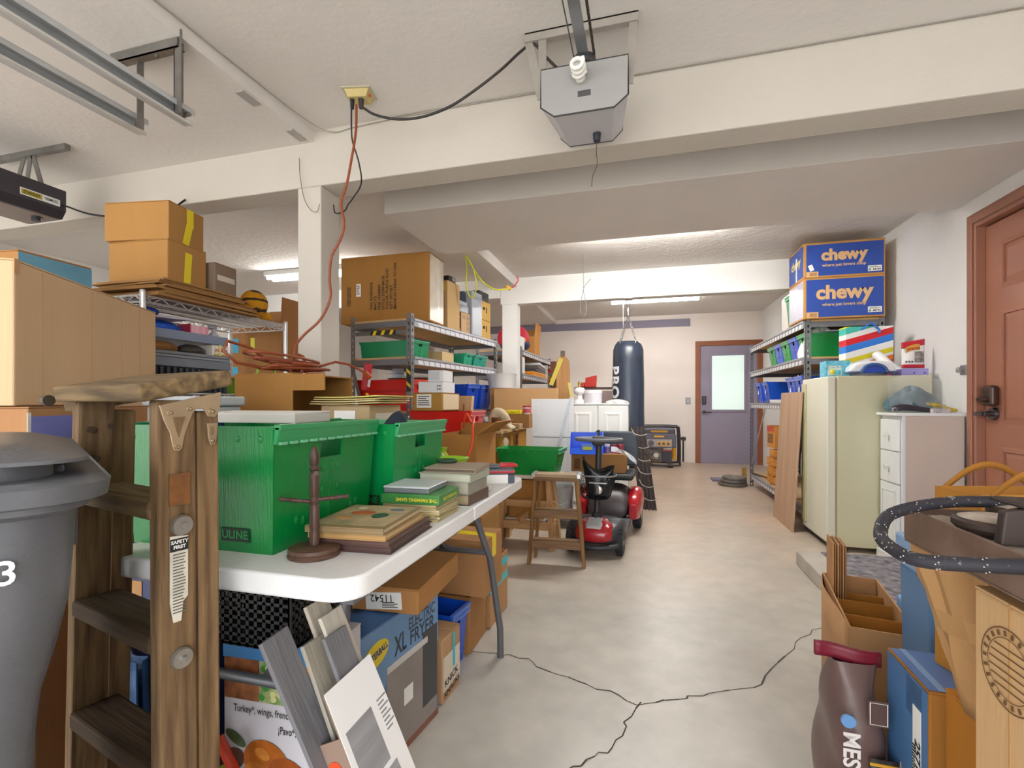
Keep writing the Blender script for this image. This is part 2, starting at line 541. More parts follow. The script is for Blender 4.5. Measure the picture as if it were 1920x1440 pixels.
# duct-taped scars on the left ceiling edge
for (u, y) in ((-1.66, 1.72), (-1.66, 2.02)):
    obj('paint_scar', bx(u - .02, y - .05, 2.369, u + .02, y + .05, 2.3745), mat('a8a4a0', .7), bpy.data.objects['ceiling_left'])
# --- far door
BR = mat('8d5232', .45, 0, .12, 6)
d2 = struct('door_2', bx(fdx0 + .01, YF - .01, .0, fdx1 - .01, YF + .03, 2.05), mat('8f8699', .5, 0, .05, 3), bev=.003)
fr = bx(fdx0 - .07, YF - .03, 0, fdx0 + .012, YF + .05, 2.12).box(fdx1 - .012, YF - .03, 0, fdx1 + .07, YF + .05, 2.12).box(fdx0 + .012, YF - .03, 2.035, fdx1 - .012, YF + .05, 2.12)
struct('trim_3', fr, BR, bev=.004)
gx0, gx1, gz0, gz1 = 1.13, 1.64, .93, 1.86
obj('window_frame', bx(gx0 - .04, YF - .022, gz0 - .04, gx1 + .04, YF - .008, gz0).box(gx0 - .04, YF - .022, gz1, gx1 + .04, YF - .008, gz1 + .04).box(gx0 - .04, YF - .022, gz0, gx0, YF - .008, gz1).box(gx1, YF - .022, gz0, gx1 + .04, YF - .008, gz1), mat('8f8699', .5), d2, bev=.004)
# frosted pane, daylight behind it
obj('window_pane', bx(gx0, YF - .014, gz0, gx1, YF - .01, gz1), mat('cfe0da', .35, 0, .12, 1.2, .2, 90, (1, 1, 1), .5, .55), d2)
obj('door_handle', B().cyl((1.0, YF - .01, .89), (1.0, YF - .05, .89), .028).cyl((1.0, YF - .05, .89), (1.12, YF - .055, .885), .009), mat('4a4348', .35, .8), d2, smooth=40)
obj('deadbolt', bx(.965, YF - .04, 1.02, 1.035, YF - .01, 1.17), mat('4a4348', .35, .8), d2, bev=.01)
sw = thing('light_switch', 'grey metal light switch plate on the far wall beside the mauve door', 'switch', (.74, YF - .008, 1.02))
obj('plate', bx(-.04, 0, 0, .04, .006, .12), mat('8c8c90', .4, .6), sw, bev=.003)
obj('rocker', bx(-.012, -.006, .035, .012, 0, .085), mat('c9c5c0', .5), sw)
# --- brown panelled house door in the right wall
BD = mat('9f6a54', .34, 0, .06, 4, .05, 30)
dm = X1 + .03
d1 = struct('door_1', bx(dm, dy0 - .02, .0, dm + .04, dy1 + .02, dzt), BD, bev=.002)
for (y0, y1, z0, z1) in ((2.80, 3.03, 1.70, 1.97), (3.15, 3.38, 1.70, 1.97), (2.80, 3.03, .93, 1.58), (3.15, 3.38, .93, 1.58), (2.80, 3.03, .22, .80), (3.15, 3.38, .22, .80)):
    b = B(); t_ = .028
    o_ = [(y0, z0), (y1, z0), (y1, z1), (y0, z1)]
    i1 = [(y0 + t_, z0 + t_), (y1 - t_, z0 + t_), (y1 - t_, z1 - t_), (y0 + t_, z1 - t_)]
    i2 = [(y0 + 2 * t_, z0 + 2 * t_), (y1 - 2 * t_, z0 + 2 * t_), (y1 - 2 * t_, z1 - 2 * t_), (y0 + 2 * t_, z1 - 2 * t_)]
    A_ = [(dm - .001, *p) for p in o_]; B_ = [(dm - .009, *p) for p in i1]; C_ = [(dm - .001, *p) for p in i1]; D_ = [(dm - .008, *p) for p in i2]
    for i in range(4):
        j = (i + 1) % 4
        b.quad(A_[i], A_[j], B_[j], B_[i]); b.quad(B_[i], B_[j], C_[j], C_[i]); b.quad(C_[i], C_[j], D_[j], D_[i])
    b.quad(*D_)
    obj('door_panel', b, BD, d1)
DK = mat('5d4a44', .3, .7)
hd = obj('deadbolt', bx(dm - .045, 3.395, 1.03, dm, 3.475, 1.15), DK, d1, bev=.015, seg=3)
obj('thumb_turn', B().cyl((dm - .045, 3.43, 1.07), (dm - .075, 3.43, 1.07), .016).cb((dm - .07, 3.43, 1.07), (.02, .05, .014)), DK, hd, smooth=40)
hd = obj('door_handle', B().cyl((dm, 3.435, .985), (dm - .02, 3.435, .985), .038, .034).cyl((dm - .02, 3.435, .985), (dm - .055, 3.435, .985), .016).tube([(dm - .055, 3.435, .985), (dm - .06, 3.46, .987), (dm - .055, 3.50, .985), (dm - .05, 3.53, .98)], [.014, .012, .011, .008]), mat('6e6a6c', .25, .9), d1, smooth=40)
cs = B()
for (y0, y1, z0, z1) in ((dy1 + .02, dy1 + .105, .09, dzt + .10), (dy0 - .105, dy0 - .02, .09, dzt + .10)):
    cs.box(X1 - .018, y0, z0, X1 + .06, y1, z1)
cs.box(X1 - .018, dy0 - .02, dzt + .01, X1 + .06, dy1 + .02, dzt + .10)
cs.box(X1 - .028, dy1 + .04, .09, X1 - .018, dy1 + .085, dzt + .08).box(X1 - .028, dy0 - .085, .09, X1 - .018, dy0 - .04, dzt + .08).box(X1 - .028, dy0 - .04, dzt + .035, X1 - .018, dy1 + .04, dzt + .08)
struct('trim_4', cs, mat('9c6a55', .35, 0, .05, 4), bev=.006, seg=3)
hk = thing('wall_hook', 'small metal door-stop hook on the white wall beside the brown door', 'hook', (X1, 3.66, 1.255))
obj('plate', bx(-.008, -.03, -.03, 0, .03, .03), metal('a8a8aa'), hk, bev=.003)
obj('knob', B().lathe([(.008, 0), (.008, .02), (.018, .025), (.018, .035), (.004, .04)], 12, mtx=MX.Rotation(R(-90), 3, 'Y')), metal('c0c0c2'), hk, smooth=40)
# --- mat on the landing
mt = thing('door_mat', 'dark grey patterned door mat on the landing step', 'mat', (1.42, 3.0, .0905))
obj('backing', bx(-.33, -.5, 0, .33, .5, .006), mat('55535a', .95, 0, .5, 22, .6, 120, (1, 1, 1), .2, 0, 0, 1, 'a09ca2'), mt)

# ------------------------------------------------------------------ fluorescent fixtures
def fixture(label, loc, L, rz, tubes=2, emit=14., on=True):
    t = thing('fluorescent_fixture', label, 'ceiling light', loc, rz)
    obj('housing', bx(-L / 2, -.075, -.05, L / 2, .075, 0), mat('e6e6e4', .5), t, bev=.006)
    tm = mat('fffdf8', .4, 0, 0, 8, 0, 60, (1, 1, 1), .5, emit) if on else mat('dfe2e2', .25)
    for k in range(tubes):
        y = (k - (tubes - 1) / 2) * .09
        tb = obj('tube', B().cyl((-L / 2 + .03, y, -.068), (L / 2 - .03, y, -.068), .016), tm, t, smooth=40)
        for sg in (-1, 1):
            obj('end_cap', B().cyl((sg * (L / 2 - .03), y, -.068), (sg * (L / 2 - .012), y, -.068), .017), metal('c8c8c8'), tb)
    return t
fixture('glowing twin-tube fluorescent light on the ceiling by the far wall', (.14, 7.3, 2.60), 1.27, 0, 2, 90.)
fixture('lit fluorescent light tucked up behind the dropped soffit', (.05, 3.86, 2.44), 1.27, 0, 2, 135.)
fixture('twin-tube fluorescent light left of the square post on the left ceiling', (-3.25, 4.3, 2.44), 1.27, 0, 2, 70.)
# pull cord of the far light
tag(obj('pull_cord', B().tube([(-.3, 7.3, 2.59), (-.3, 7.3, 2.2), (-.3, 7.3, 1.9)], .003, 5), mat('f0eee8', .7)), 'thin white pull cord hanging from the far fluorescent light', 'cord')
# ================================================================== grey wheeled bin
GB = mat('5e5f64', .38, 0, .12, 5, .08, 90)
GBD = mat('4a4b50', .45, 0, .1, 5)
t = thing('wheeled_bin', 'grey plastic wheeled rubbish bin with a white number on its front', 'bin', (-.905, .292, 0), 60)
def bin_ring(w, d, z, r, n=6):
    pts = []
    for cx_, cy_, a0 in ((w / 2 - r, d / 2 - r, 0), (-w / 2 + r, d / 2 - r, 90), (-w / 2 + r, -d / 2 + r, 180), (w / 2 - r, -d / 2 + r, 270)):
        for k in range(n + 1):
            a = R(a0 + 90 * k / n)
            pts.append((cx_ + r * math.cos(a), cy_ + r * math.sin(a), z))
    return pts
def loft(rings, cap0=True, cap1=True):
    b = B(); n = len(rings[0]); vs = [p for r_ in rings for p in r_]
    fs = [(i * n + k, i * n + (k + 1) % n, (i + 1) * n + (k + 1) % n, (i + 1) * n + k) for i in range(len(rings) - 1) for k in range(n)]
    if cap0: fs.append(tuple(range(n))[::-1])
    if cap1: fs.append(tuple((len(rings) - 1) * n + k for k in range(n)))
    return b.add(vs, fs)
obj('body', loft([bin_ring(.395, .34, 0, .05), bin_ring(.40, .345, .66, .05), bin_ring(.41, .355, .71, .05), bin_ring(.435, .385, .76, .06), bin_ring(.457, .415, .82, .06), bin_ring(.465, .43, .88, .06), bin_ring(.47, .435, .945, .06)]), GB, t, smooth=35)
obj('rim', loft([bin_ring(.475, .44, .928, .06), bin_ring(.495, .46, .934, .06), bin_ring(.495, .46, .940, .06), bin_ring(.525, .49, .944, .07), bin_ring(.53, .495, .962, .07), bin_ring(.515, .48, .968, .07)]), GB, t, smooth=35)
ld = obj('lid', loft([bin_ring(.43, .42, .965, .05), bin_ring(.43, .42, .984, .05), bin_ring(.49, .46, .985, .05), bin_ring(.49, .46, .989, .05), bin_ring(.40, .38, 1.003, .06), bin_ring(.36, .34, 1.005, .06)]), GB, t, smooth=35)
obj('hinge', bx(.17, -.15, .965, .225, -.06, .978), GB, ld, bev=.006)
rib = bx(.222, -.12, .872, .238, -.08, .936)
obj('side_rib', rib, GBD, t, bev=.004)
obj('hollow_shade_block', bx(-.12, -.178, .30, .06, -.14, .66), GBD, t, bev=.03, seg=3)  # raised darker block; the shade of a hollow is put into its colour
text('3', .036, t, (.179, -.2190, .875), (94, 0, 0), mat('e8e8ea', .6), off=.0004, name='number')
for s in (-1, 1):
    obj('wheel', B().cyl((s * .2, .16, .1), (s * .235, .16, .1), .1), BLACK, t, smooth=40)

# ================================================================== weathered wooden stepladder
WD = wood('543f2b', '8d7150', 'z', 16, .8)
WDX = wood('4c3d2c', '88704e', 'x', 16, .8)
WDD = wood('33271b', '544230', 'x', 16, .85)
BRASS = mat('b7a184', .35, .75, .15, 12)
GALV = mat('a5a29c', .45, .7, .2, 14)
LX, LY = -.722, .572
t = thing('stepladder', 'weathered wooden stepladder folded upright beside the grey bin', 'ladder', (LX, LY, 0), -14)
HL = 1.066
# local: right rail outer face at x=0, ladder goes to -x ; front -y
RT = .030
def rail(x0, y0, y1, z1, flare):
    b = B()
    s = -1 if flare < 0 else 1
    b.hexa([(x0 - RT + flare, y0, 0), (x0 + flare, y0, 0), (x0 + flare, y1, 0), (x0 - RT + flare, y1, 0), (x0 - RT, y0, z1), (x0, y0, z1), (x0, y1, z1), (x0 - RT, y1, z1)])
    return b
WL = .31
rr = obj('rail', rail(0, 0, .056, HL - .012, .012), WD, t, bev=.004)
lr = obj('rail', rail(-WL + RT, 0, .056, HL - .012, -.055), WD, t, bev=.004)
rl = obj('rear_rail', rail(-.006, .060, .096, HL - .03, .010), WD, t, bev=.004)
r2_ = obj('rear_rail', rail(-WL + RT - .028, .064, .102, HL - .03, -.045), WD, t, bev=.004)
# top cap: thick worn plank that tips forward as the ladder folds
tp = obj('top_plank', bx(-WL + .008, -.03, -.014, .012, .112, .014), WDX, t, (0, .0, HL + .004), (12, 0, 0), bev=.006, seg=3)
obj('cross_board', bx(-WL - .035, .0, -.01, -WL + .02, .1, .008), WDX, t, (0, 0, HL - .022), (10, 0, 0))
for k, z in enumerate((.882, .672, .462, .252)):
    fx = .055 * (1 - z / HL)
    obj('tread', bx(-WL + RT - fx - .002, -.004, -.016, -RT + .01, .072, .014), WDD if k else WDX, t, (0, 0, z), bev=.005)
    rd = obj('tie_rod', B().cyl((-WL - fx - .004, .03, z - .026), (.012, .03, z - .026), .0035), GALV, t)
    wsh = obj('washer', B().cyl((.004, .03, z - .026), (.010, .03, z - .026), .0165, .0145, 20), GALV, t, (.004, 0, 0), smooth=30)
    obj('nut', B().cyl((.0, 0, 0), (.006, 0, 0), .0055, None, 6), GALV, wsh, (.010, .03, z - .026))
# hinge bracket of pressed steel on the outer face: Y-shaped plate
hb = B()
def plate(pts, x0=.0006, x1=.004):
    return B().prism(pts, 'yz', x0, x1)
top = [(y * .84, z * .80) for y, z in [(.0, .0), (.112, .028), (.110, -.012), (.100, -.026), (.086, -.024), (.078, -.008), (.064, -.008), (.058, -.018), (.044, -.06), (.040, -.086), (.034, -.092), (.026, -.090), (.022, -.080), (.018, -.055), (.008, -.03)]]
br = obj('hinge_bracket', plate(top), BRASS, t, (.0, .0, HL - .020), bev=.0012)
obj('bracket_recess', plate([(.019, -.019), (.038, -.018), (.033, -.032), (.028, -.052), (.024, -.04)], .004, .0046), WD, br)
for y, z, r_ in ((.016, -.012, .005), (.044, -.006, .005), (.079, -.011, .0065), (.026, -.066, .005)):
    rv = obj('rivet', B().cyl((.004, y, z), (.0065, y, z), r_, r_ * .9, 14), BRASS, br, smooth=40)
    obj('rivet_head', B().sph((.0065, y, z), (.004, r_ * .55, r_ * .55), 10, 6), mat('8c7a62', .4, .7), rv, smooth=40)
sl = obj('strap', plate([(.070, -.024), (.088, -.024), (.086, -.048), (.083, -.060), (.075, -.060), (.072, -.048)], .002, .006), BRASS, t, (.0, .0, HL - .026), bev=.001)
obj('strap_slot', plate([(.076, -.03), (.081, -.03), (.081, -.044), (.076, -.044)], .006, .0066), WD, sl)
obj('strap_rivet', B().sph((.006, .079, -.054), (.003, .0035, .0035), 10, 6), mat('8c7a62', .4, .7), sl)
# screws on the inner faces of the far rails
for y, z in ((.018, 1.0), (.05, 1.005), (.026, .945)):
    obj('screw', B().cyl((-WL + RT - .004, y, z), (-WL + RT + .002, y, z), .006), mat('4c3c30', .5, .4), t, smooth=40)
for y, z in ((.122, .985), (.122, .945)):
    obj('screw', B().cyl((-WL + RT + .006, y, z), (-WL + RT + .0125, y, z), .005), mat('4c3c30', .5, .4), t, smooth=40)
obj('bolt_head', B().cyl((-WL - .022, -.03, HL - .012), (-WL - .012, -.028, HL - .012), .010), mat('5a5044', .5, .5), t)
# stickers on the outer face
dp = (.0085, .0, 0)
ob = obj('worn_label', bx(.0042, .014, .888, .0055, .044, .938), mat('6a4424', .5, 0, .4, 40, 0, 60, (1, 1, 1), .5, 0, 0, 1, '8d5a2c'), t, (.0, 0, 0))
sf = obj('safety_label', B().prism([(.014, .735), (.019, .705), (.030, .705), (.033, .735), (.040, .742), (.040, .838), (.014, .841)], 'yz', .0053, .0072), mat('dcd6c8', .7, 0, .2, 30), t)
hd_ = obj('label_heading', bx(.0062, .014, .816, .0076, .040, .836), INK, sf)
text('SAFETY', .0075, hd_, (.0086, .027, .8305), (90, 0, 90), PAPER, off=.0003)
text('FIRST', .0075, hd_, (.0086, .027, .8225), (90, 0, 90), PAPER, off=.0003)
pl = B()
for k in range(20):
    z = .811 - k * .0048
    l = .019 * random.uniform(.7, 1)
    pl.box(.0065, .018, z - .0009, .0078, .018 + l, z + .0009)
obj('print', pl, mat('6b665e', .8), sf, stuff=True)

# ================================================================== white folding table
TW_ = mat('e9e9ea', .45, 0, .04, 3, .08, 120)
t = thing('folding_table', 'white plastic fold-in-half table loaded with green totes and books', 'table', (-.7875, 1.35, 0))
TX, TY, TZ = .3025, .622, .74
def rrect(w, d, r, n=5):
    return [(x, y) for x, y, z in bin_ring(2 * w, 2 * d, 0, r, n)]
for s in (-1, 1):
    pts = [(x, y) for x, y in rrect(TX, TY, .06)]
    cut = []
    for x, y in pts:
        if s * y > 0: cut.append((x, y))
    c2 = sorted([p for p in cut], key=lambda p: math.atan2(p[1] - s * TY / 2, p[0]))
    cut = c2 + []
    if s > 0:
        poly = [(TX, .0012), *[p for p in cut if True]]
        poly = [(-TX, .0012), (TX, .0012)] + sorted([p for p in cut], key=lambda p: math.atan2(p[1], p[0]))
    else:
        poly = [(TX, -.0012), (-TX, -.0012)] + sorted([p for p in cut], key=lambda p: -math.atan2(-p[1], p[0]) + 0 if True else 0, reverse=False)
    o = obj('table_leaf', B().prism(poly, 'xy', TZ - .042, TZ), TW_, t, bev=.006, seg=3, smooth=30)
LEG = mat('6f7074', .4, .5, .1, 8)
for s in (-1, 1):
    # each end: two splayed legs joined by a cross bar, and a stay strut
    for sx in (-1, 1):
        obj('leg', B().tube([(sx * .15, s * .40, TZ - .045), (sx * .15, s * .42, .62), (sx * .19, s * .5, .42), (sx * .215, s * .555, .12), (sx * .215, s * .56, .0)], .0135, 10), LEG, t, smooth=40)
    obj('cross_bar', B().cyl((-.19, s * .488, .45), (.19, s * .488, .45), .011), LEG, t, smooth=40)
    obj('stay', B().bar((0, s * .488, .45), (0, s * .16, TZ - .06), .022, .008), LEG, t)
    obj('stay_fork', B().bar((-.02, s * .30, .60), (-.045, s * .36, TZ - .045), .02, .006).bar((.02, s * .30, .60), (.045, s * .36, TZ - .045), .02, .006), mat('c8c6c0', .4, .5), t)
obj('side_rail', bx(-TX + .03, -TY + .05, TZ - .062, -TX + .055, -.02, TZ - .042), LEG, t)
obj('side_rail', bx(TX - .055, -TY + .05, TZ - .062, TX - .03, -.02, TZ - .042), LEG, t)
# ---- green totes on the table
GRN, GRN2 = '07863f', '08904a'
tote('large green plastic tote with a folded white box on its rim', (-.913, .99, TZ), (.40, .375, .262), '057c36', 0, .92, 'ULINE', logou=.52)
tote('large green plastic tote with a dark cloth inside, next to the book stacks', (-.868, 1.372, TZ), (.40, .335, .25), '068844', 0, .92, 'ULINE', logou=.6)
# things lying in / on the totes
t = thing('flat_white_box', 'flat folded white cardboard box lying on the large green tote rim', 'box', (-.90, 1.0, TZ + .262), 4)
obj('body', bx(-.17, -.07, 0, .12, .075, .022), mat('cfcbc2', .7, 0, .06, 5), t, bev=.002)
obj('lid', bx(-.17, -.07, .022, .12, .076, .025), mat('dcd9d2', .7), t, (0, 0, 0), (1.5, 0, 0))
t = thing('blue_pouch', 'bright blue folded plastic pouch poking out of the green tote', 'pouch', (-1.03, .92, TZ + .235), 8)
obj('body', bx(-.075, -.01, 0, .045, .03, .05), mat('4f73d8', .35), t, bev=.006)
obj('print', bx(.0, -.0108, .02, .02, -.0098, .03), PAPER, t)
t = thing('dark_cloth', 'dark navy cloth heaped inside the second green tote', 'cloth', (-.82, 1.40, TZ + .008), 0)
obj('cloth', B().grid(lambda u, v: ((u - .5) * .28, (v - .5) * .22, .19 + .045 * math.sin(u * 7) * math.cos(v * 6) - .10 * (abs(u - .5) + abs(v - .5)) + (.07 * math.exp(-((u - .7) ** 2 + (v - .6) ** 2) * 30))), 16, 14), mat('1c2634', .85, 0, .2, 20), t, sol=.004, smooth=60)
# ---- mug tree
MW = wood('3b2a22', '574036', 'z', 20, .35)
t = thing('mug_tree', 'dark turned-wood mug tree with round base on the white table', 'mug tree', (-.648, .842, TZ), 20)
obj('base', B().lathe([(.050, 0), (.052, .004), (.048, .008), (.051, .012), (.049, .018), (.030, .0205), (.0, .021)], 32), wood('4a352b', '6a5044', 'x', 14, .4), t, smooth=35)
prof = [(r_ * .8, z_) for r_, z_ in [(.0125, .018), (.0125, .045), (.0105, .05), (.0125, .056), (.0125, .10), (.0098, .104), (.0135, .112), (.0098, .12), (.012, .125), (.0125, .165), (.0095, .169), (.013, .175), (.0095, .182), (.012, .187), (.012, .205), (.006, .22), (.0, .222)]]
obj('post', B().lathe(prof, 14), MW, t, smooth=35)
for a, z in ((0, .112), (180, .108), (-70, .168), (100, .16)):
    L_ = .068
    d_ = V((math.cos(R(a)), math.sin(R(a)), .10)); p = V((0, 0, z))
    obj('peg', B().tube([p, p + d_ * .02, p + d_ * .03, p + d_ * .035, p + d_ * .05, p + d_ * .056, p + d_ * L_], [.0045, .0045, .0036, .005, .0045, .0036, .005], 10), MW, t, smooth=35)
# ---- books
def book(label, loc, dims, rz, cover, pages='d9cdb0', group=None, spine='f', name='book', cov_t=.003, title=None, tcol=None):
    w, d, h = dims
    t = thing(name, label, 'book', loc, rz, group)
    cm = mat(cover, .45, 0, .08, 10)
    b = bx(-w / 2, -d / 2, 0, w / 2, d / 2, cov_t).box(-w / 2, -d / 2, h - cov_t, w / 2, d / 2, h)
    e = cov_t
    if spine == 'f': b.box(-w / 2, -d / 2, cov_t, w / 2, -d / 2 + e, h - cov_t)
    elif spine == 'l': b.box(-w / 2, -d / 2, cov_t, -w / 2 + e, d / 2, h - cov_t)
    else: b.box(w / 2 - e, -d / 2, cov_t, w / 2, d / 2, h - cov_t)
    obj('cover', b, cm, t, bev=.0008)
    q = .004
    obj('pages', bx(-w / 2 + (e if spine == 'l' else q), -d / 2 + (e if spine == 'f' else q), cov_t, w / 2 - (e if spine == 'r' else q), d / 2 - q, h - cov_t), mat(pages, .9, 0, .15, 4, .3, 50, (.3, .3, 40)), t)
    if title:
        fc = 'f' if spine == 'f' else 'r'
        ptext(t, fc, dims, -.03 if spine == 'f' else 0, 0, title, min(h * .62, .014), tcol, rot=180, off=.0003)
    return t
t1 = book('large brown picture album at the bottom of the art book stack', (-.595, .988, TZ), (.185, .225, .016), 3, '4f3633', '5a4a40')
book('slim dark maroon album under the two art books', (-.598, .985, TZ + .016), (.185, .225, .012), 3, '5b4039', '7a6a5c')
book('tan-covered art book second from the top of its stack', (-.60, .975, TZ + .028), (.175, .215, .013), 4, 'b08a54', 'd8c49a')
tb = book('hardback art book with a painted landscape cover on top of the stack', (-.603, .966, TZ + .041), (.175, .21, .014), 5, '8a7350', 'd8c49a')
pm = mat('7d7a5a', .4, 0, .9, 16, 0, 60, (1, 1, 1), .5, 0, 0, 1, 'c8a886')
obj('cover_picture', bx(-.08, -.085, .0142, .08, .098, .0148), pm, tb)
for (x, y, a, b_, c_) in ((-.02, .02, .05, .03, 'b8603c'), (.03, .0, .03, .035, '3f5a48'), (-.04, -.03, .035, .02, 'c98a58'), (.045, .06, .03, .015, '5a6a78'), (-.045, .07, .02, .018, 'd8cbb0')):
    obj('cover_picture', B().cyl((0, 0, 0), (0, 0, .0004), 1, None, 18).tf(MX.Diagonal((a * .6, b_ * .7, 1, 1))), mat(c_, .4, 0, .4, 30), tb, (x, y, .0149 + .0001 * random.random()))
for k in range(7):
    tag_l = 'worn cream magazine in the pile under the green boxed game'
    tt = book(tag_l, (-.592 + random.uniform(-.004, .004), 1.225 + random.uniform(-.004, .004), TZ + k * .0062), (.155, .145, .006), random.uniform(-3, 3), ('c9b98a', 'd8cca6', 'bda878')[k % 3], 'd9cba2', 'magazines under the boxed game', name='magazine', cov_t=.0006)
t = thing('boxed_game', 'green flat boxed game with a yellow title on the magazine pile', 'game box', (-.595, 1.222, TZ + .0435), 2)
gd = (.165, .15, .026)
obj('body', bx(-gd[0] / 2, -gd[1] / 2, 0, gd[0] / 2, gd[1] / 2, gd[2]), mat('2c7a3a', .4, 0, .2, 14, 0, 60, (1, 1, 1), .5, 0, 0, 1, '4c8a48'), t, bev=.002)
ptext(t, 'f', gd, .02, 0, 'THE FARMING GAME', .0125, mat('e2d23a', .5), rot=180, off=.0003)
ptext(t, 'r', gd, 0, 0, 'THE FARMING GAME', .011, mat('e2d23a', .5), rot=180, off=.0003)
t = thing('grey_case', 'slim pale grey plastic case lying on the green boxed game', 'case', (-.612, 1.225, TZ + .0696), 2)
obj('base', bx(-.065, -.065, 0, .065, .065, .012), mat('6f7276', .4), t, bev=.003)
obj('lid', bx(-.066, -.066, .012, .066, .066, .018), mat('c5c8cc', .35), t, bev=.004, seg=3)
book('thick brown leather-bound book at the bottom by the table fold', (-.572, 1.44, TZ), (.145, .155, .034), -4, '5f4a3c', 'b8a684', spine='r')
book('thick grey volume with faded picture spine in the far book stack', (-.578, 1.43, TZ + .034), (.155, .15, .040), -3, '8f8d80', 'bdb7a2', spine='r')
book('broad pale sage book second from the top of the far stack', (-.575, 1.42, TZ + .074), (.17, .165, .024), -2, 'a9ad9c', 'c9c8b4', spine='r')
book('worn tan book with spotted cover on top of the far stack', (-.57, 1.43, TZ + .098), (.165, .16, .014), 3, '9c8a76', '6e6254', spine='r')
# ---- small objects at the far end of the table
t = thing('lime_dish', 'shallow lime green plastic dish behind the book stacks', 'dish', (-.66, 1.60, TZ))
obj('dish', B().lathe([(.03, 0), (.05, .1), (.062, .115), (.058, .115), (.046, .1), (.0, .09)], 20), plastic('9ccc22'), t, smooth=40)
t = thing('lime_bag', 'lime green drawstring bag standing behind the second green tote', 'bag', (-.74, 1.70, TZ), 0)
obj('sack', B().lathe([(.03, 0), (.045, .02), (.048, .06), (.03, .1), (.012, .125), (.02, .14)], 14), mat('a8c62c', .8, 0, .25, 30, .3, 60), t, smooth=60)
obj('cord', B().tube([(.012, -.03, .12), (.03, -.035, .09), (.045, -.03, .05), (.05, -.02, .03)], .004, 6), mat('e8dcc8', .8), t)
t = thing('green_ring', 'small dark green rubber ring lying on the top book', 'ring', (-.63, 1.485, TZ + .112))
obj('ring', B().tube([(.03 * math.cos(a), .022 * math.sin(a), .006) for a in [k * .3927 for k in range(16)]], .006, 8, True), mat('2c4a30', .6), t, smooth=60)
RD = mat('c22a34', .35); GY = mat('5a5f66', .4)
t = thing('tape_dispenser', 'red and grey label tape dispenser lying at the far table end', 'tape dispenser', (-.56, 1.79, TZ + .035), 20)
obj('body', bx(-.075, -.03, 0, .075, .03, .022), GY, t, bev=.008, seg=3)
obj('grip', bx(-.03, -.031, .004, .078, .031, .016), RD, t, bev=.005)
obj('top_shell', bx(-.07, -.026, .022, .02, .026, .036), GY, t, bev=.006)
obj('frame', B().tube([(.02, -.024, .034), (.07, -.024, .034), (.085, 0, .03), (.07, .024, .034), (.02, .024, .034)], .006, 6), RD, t, smooth=60)
t = thing('blade_pack', 'white and navy carton of blades beneath the red tape dispenser', 'carton', (-.56, 1.79, TZ), 20)
obj('body', bx(-.09, -.025, 0, .05, .03, .034), WHITE, t, bev=.001)
obj('end_band', bx(.05, -.026, 0, .075, .031, .034), mat('3d4656', .5), t, bev=.001)
t = thing('figurine', 'small brown figurine standing near the far table end', 'figurine', (-.545, 1.60, TZ), 0)
obj('body', B().lathe([(.012, 0), (.016, .006), (.012, .03), (.009, .045), (.013, .055), (.01, .07), (.0, .075)], 12), mat('7a4a2c', .4), t, smooth=60)
obj('base', bx(-.022, -.018, 0, .022, .018, .005), mat('4a3020', .5), t)
t = thing('figurine', 'small cream china figurine lying beside the brown one on the table', 'figurine', (-.53, 1.545, TZ), 30)
obj('body', B().sph((0, 0, .014), (.026, .014, .014), 12, 8).sph((.024, 0, .022), .010, 10, 7), mat('d8cdbd', .3, 0, .2, 50), t, smooth=60)
obj('base', B().cyl((0, 0, 0), (0, 0, .004), .02), mat('7a6a5c', .5), t)
for s, lb in ((0, 'tiny pale ornament beside the cream figurine'), (1, 'tiny rust-brown ornament behind the cream figurine')):
    t = thing('ornament', lb, 'ornament', (-.59 + s * .02, 1.60 + s * .07, TZ))
    obj('body', B().lathe([(.01, 0), (.012, .02), (.006, .035), (.01, .05), (.0, .06)], 10), mat(('cbb9a8', '9c5a3c')[s], .5), t, smooth=60)
# ================================================================== under the table
t = carton('tall photo-printed box with roast turkey picture under the white table', (-.79, .955, 0), (.27, .13, .52), 2, mat('cfcbd0', .45), name='appliance_box', tape=None)
dm_ = (.27, .13, .52)
patch(t, 'f', dm_, 0, .2375, .27, .045, mat('3a7fb8', .45, 0, .2, 8), 'blue_band')
patch(t, 'f', dm_, -.085, .17, .092, .092, mat('5a3018', .5, 0, .9, 30, 0, 60, (1, 1, 1), .5, 0, 0, 1, 'b06a38'), 'fried_meat_picture', e=.0016)
patch(t, 'f', dm_, .012, .17, .096, .092, mat('2f7a2c', .5, 0, .9, 34, 0, 60, (1, 1, 1), .5, 0, 0, 1, 'd8d29a'), 'vegetable_picture', e=.0016)
patch(t, 'f', dm_, .099, .17, .07, .092, mat('c07a28', .5, 0, .6, 30), 'fries_picture', e=.0016)
veg = B(); vg2 = B()
for k in range(16):
    veg.sph((-.035 + random.random() * .09, random.random() * .075, 0), (.009, .008, .0008), 8, 4)
    vg2.sph((-.035 + random.random() * .09, random.random() * .075, 0), (.008, .007, .001), 8, 4)
obj('vegetable_print', veg, mat('3c8a30', .5), t, fpos('f', dm_, -.01, .132, .0022), (90, 0, 0), stuff=True)
obj('vegetable_print', vg2, mat('d6cf90', .5), t, fpos('f', dm_, -.01, .132, .0024), (90, 0, 0), stuff=True)
patch(t, 'f', dm_, .0, .21, .032, .1, TAPEY, 'tape', e=.0026)
ptext(t, 'f', dm_, .0, .103, 'Turkey*, wings, french fries and', .023, INK, sx=.72, off=.0002)
ptext(t, 'f', dm_, .07, .068, '\u00a1Pavo*, alas, papas', .023, INK, sx=.72, off=.0002)
ptext(t, 'f', dm_, .10, .036, 'fritas y', .023, INK, sx=.72, off=.0002)
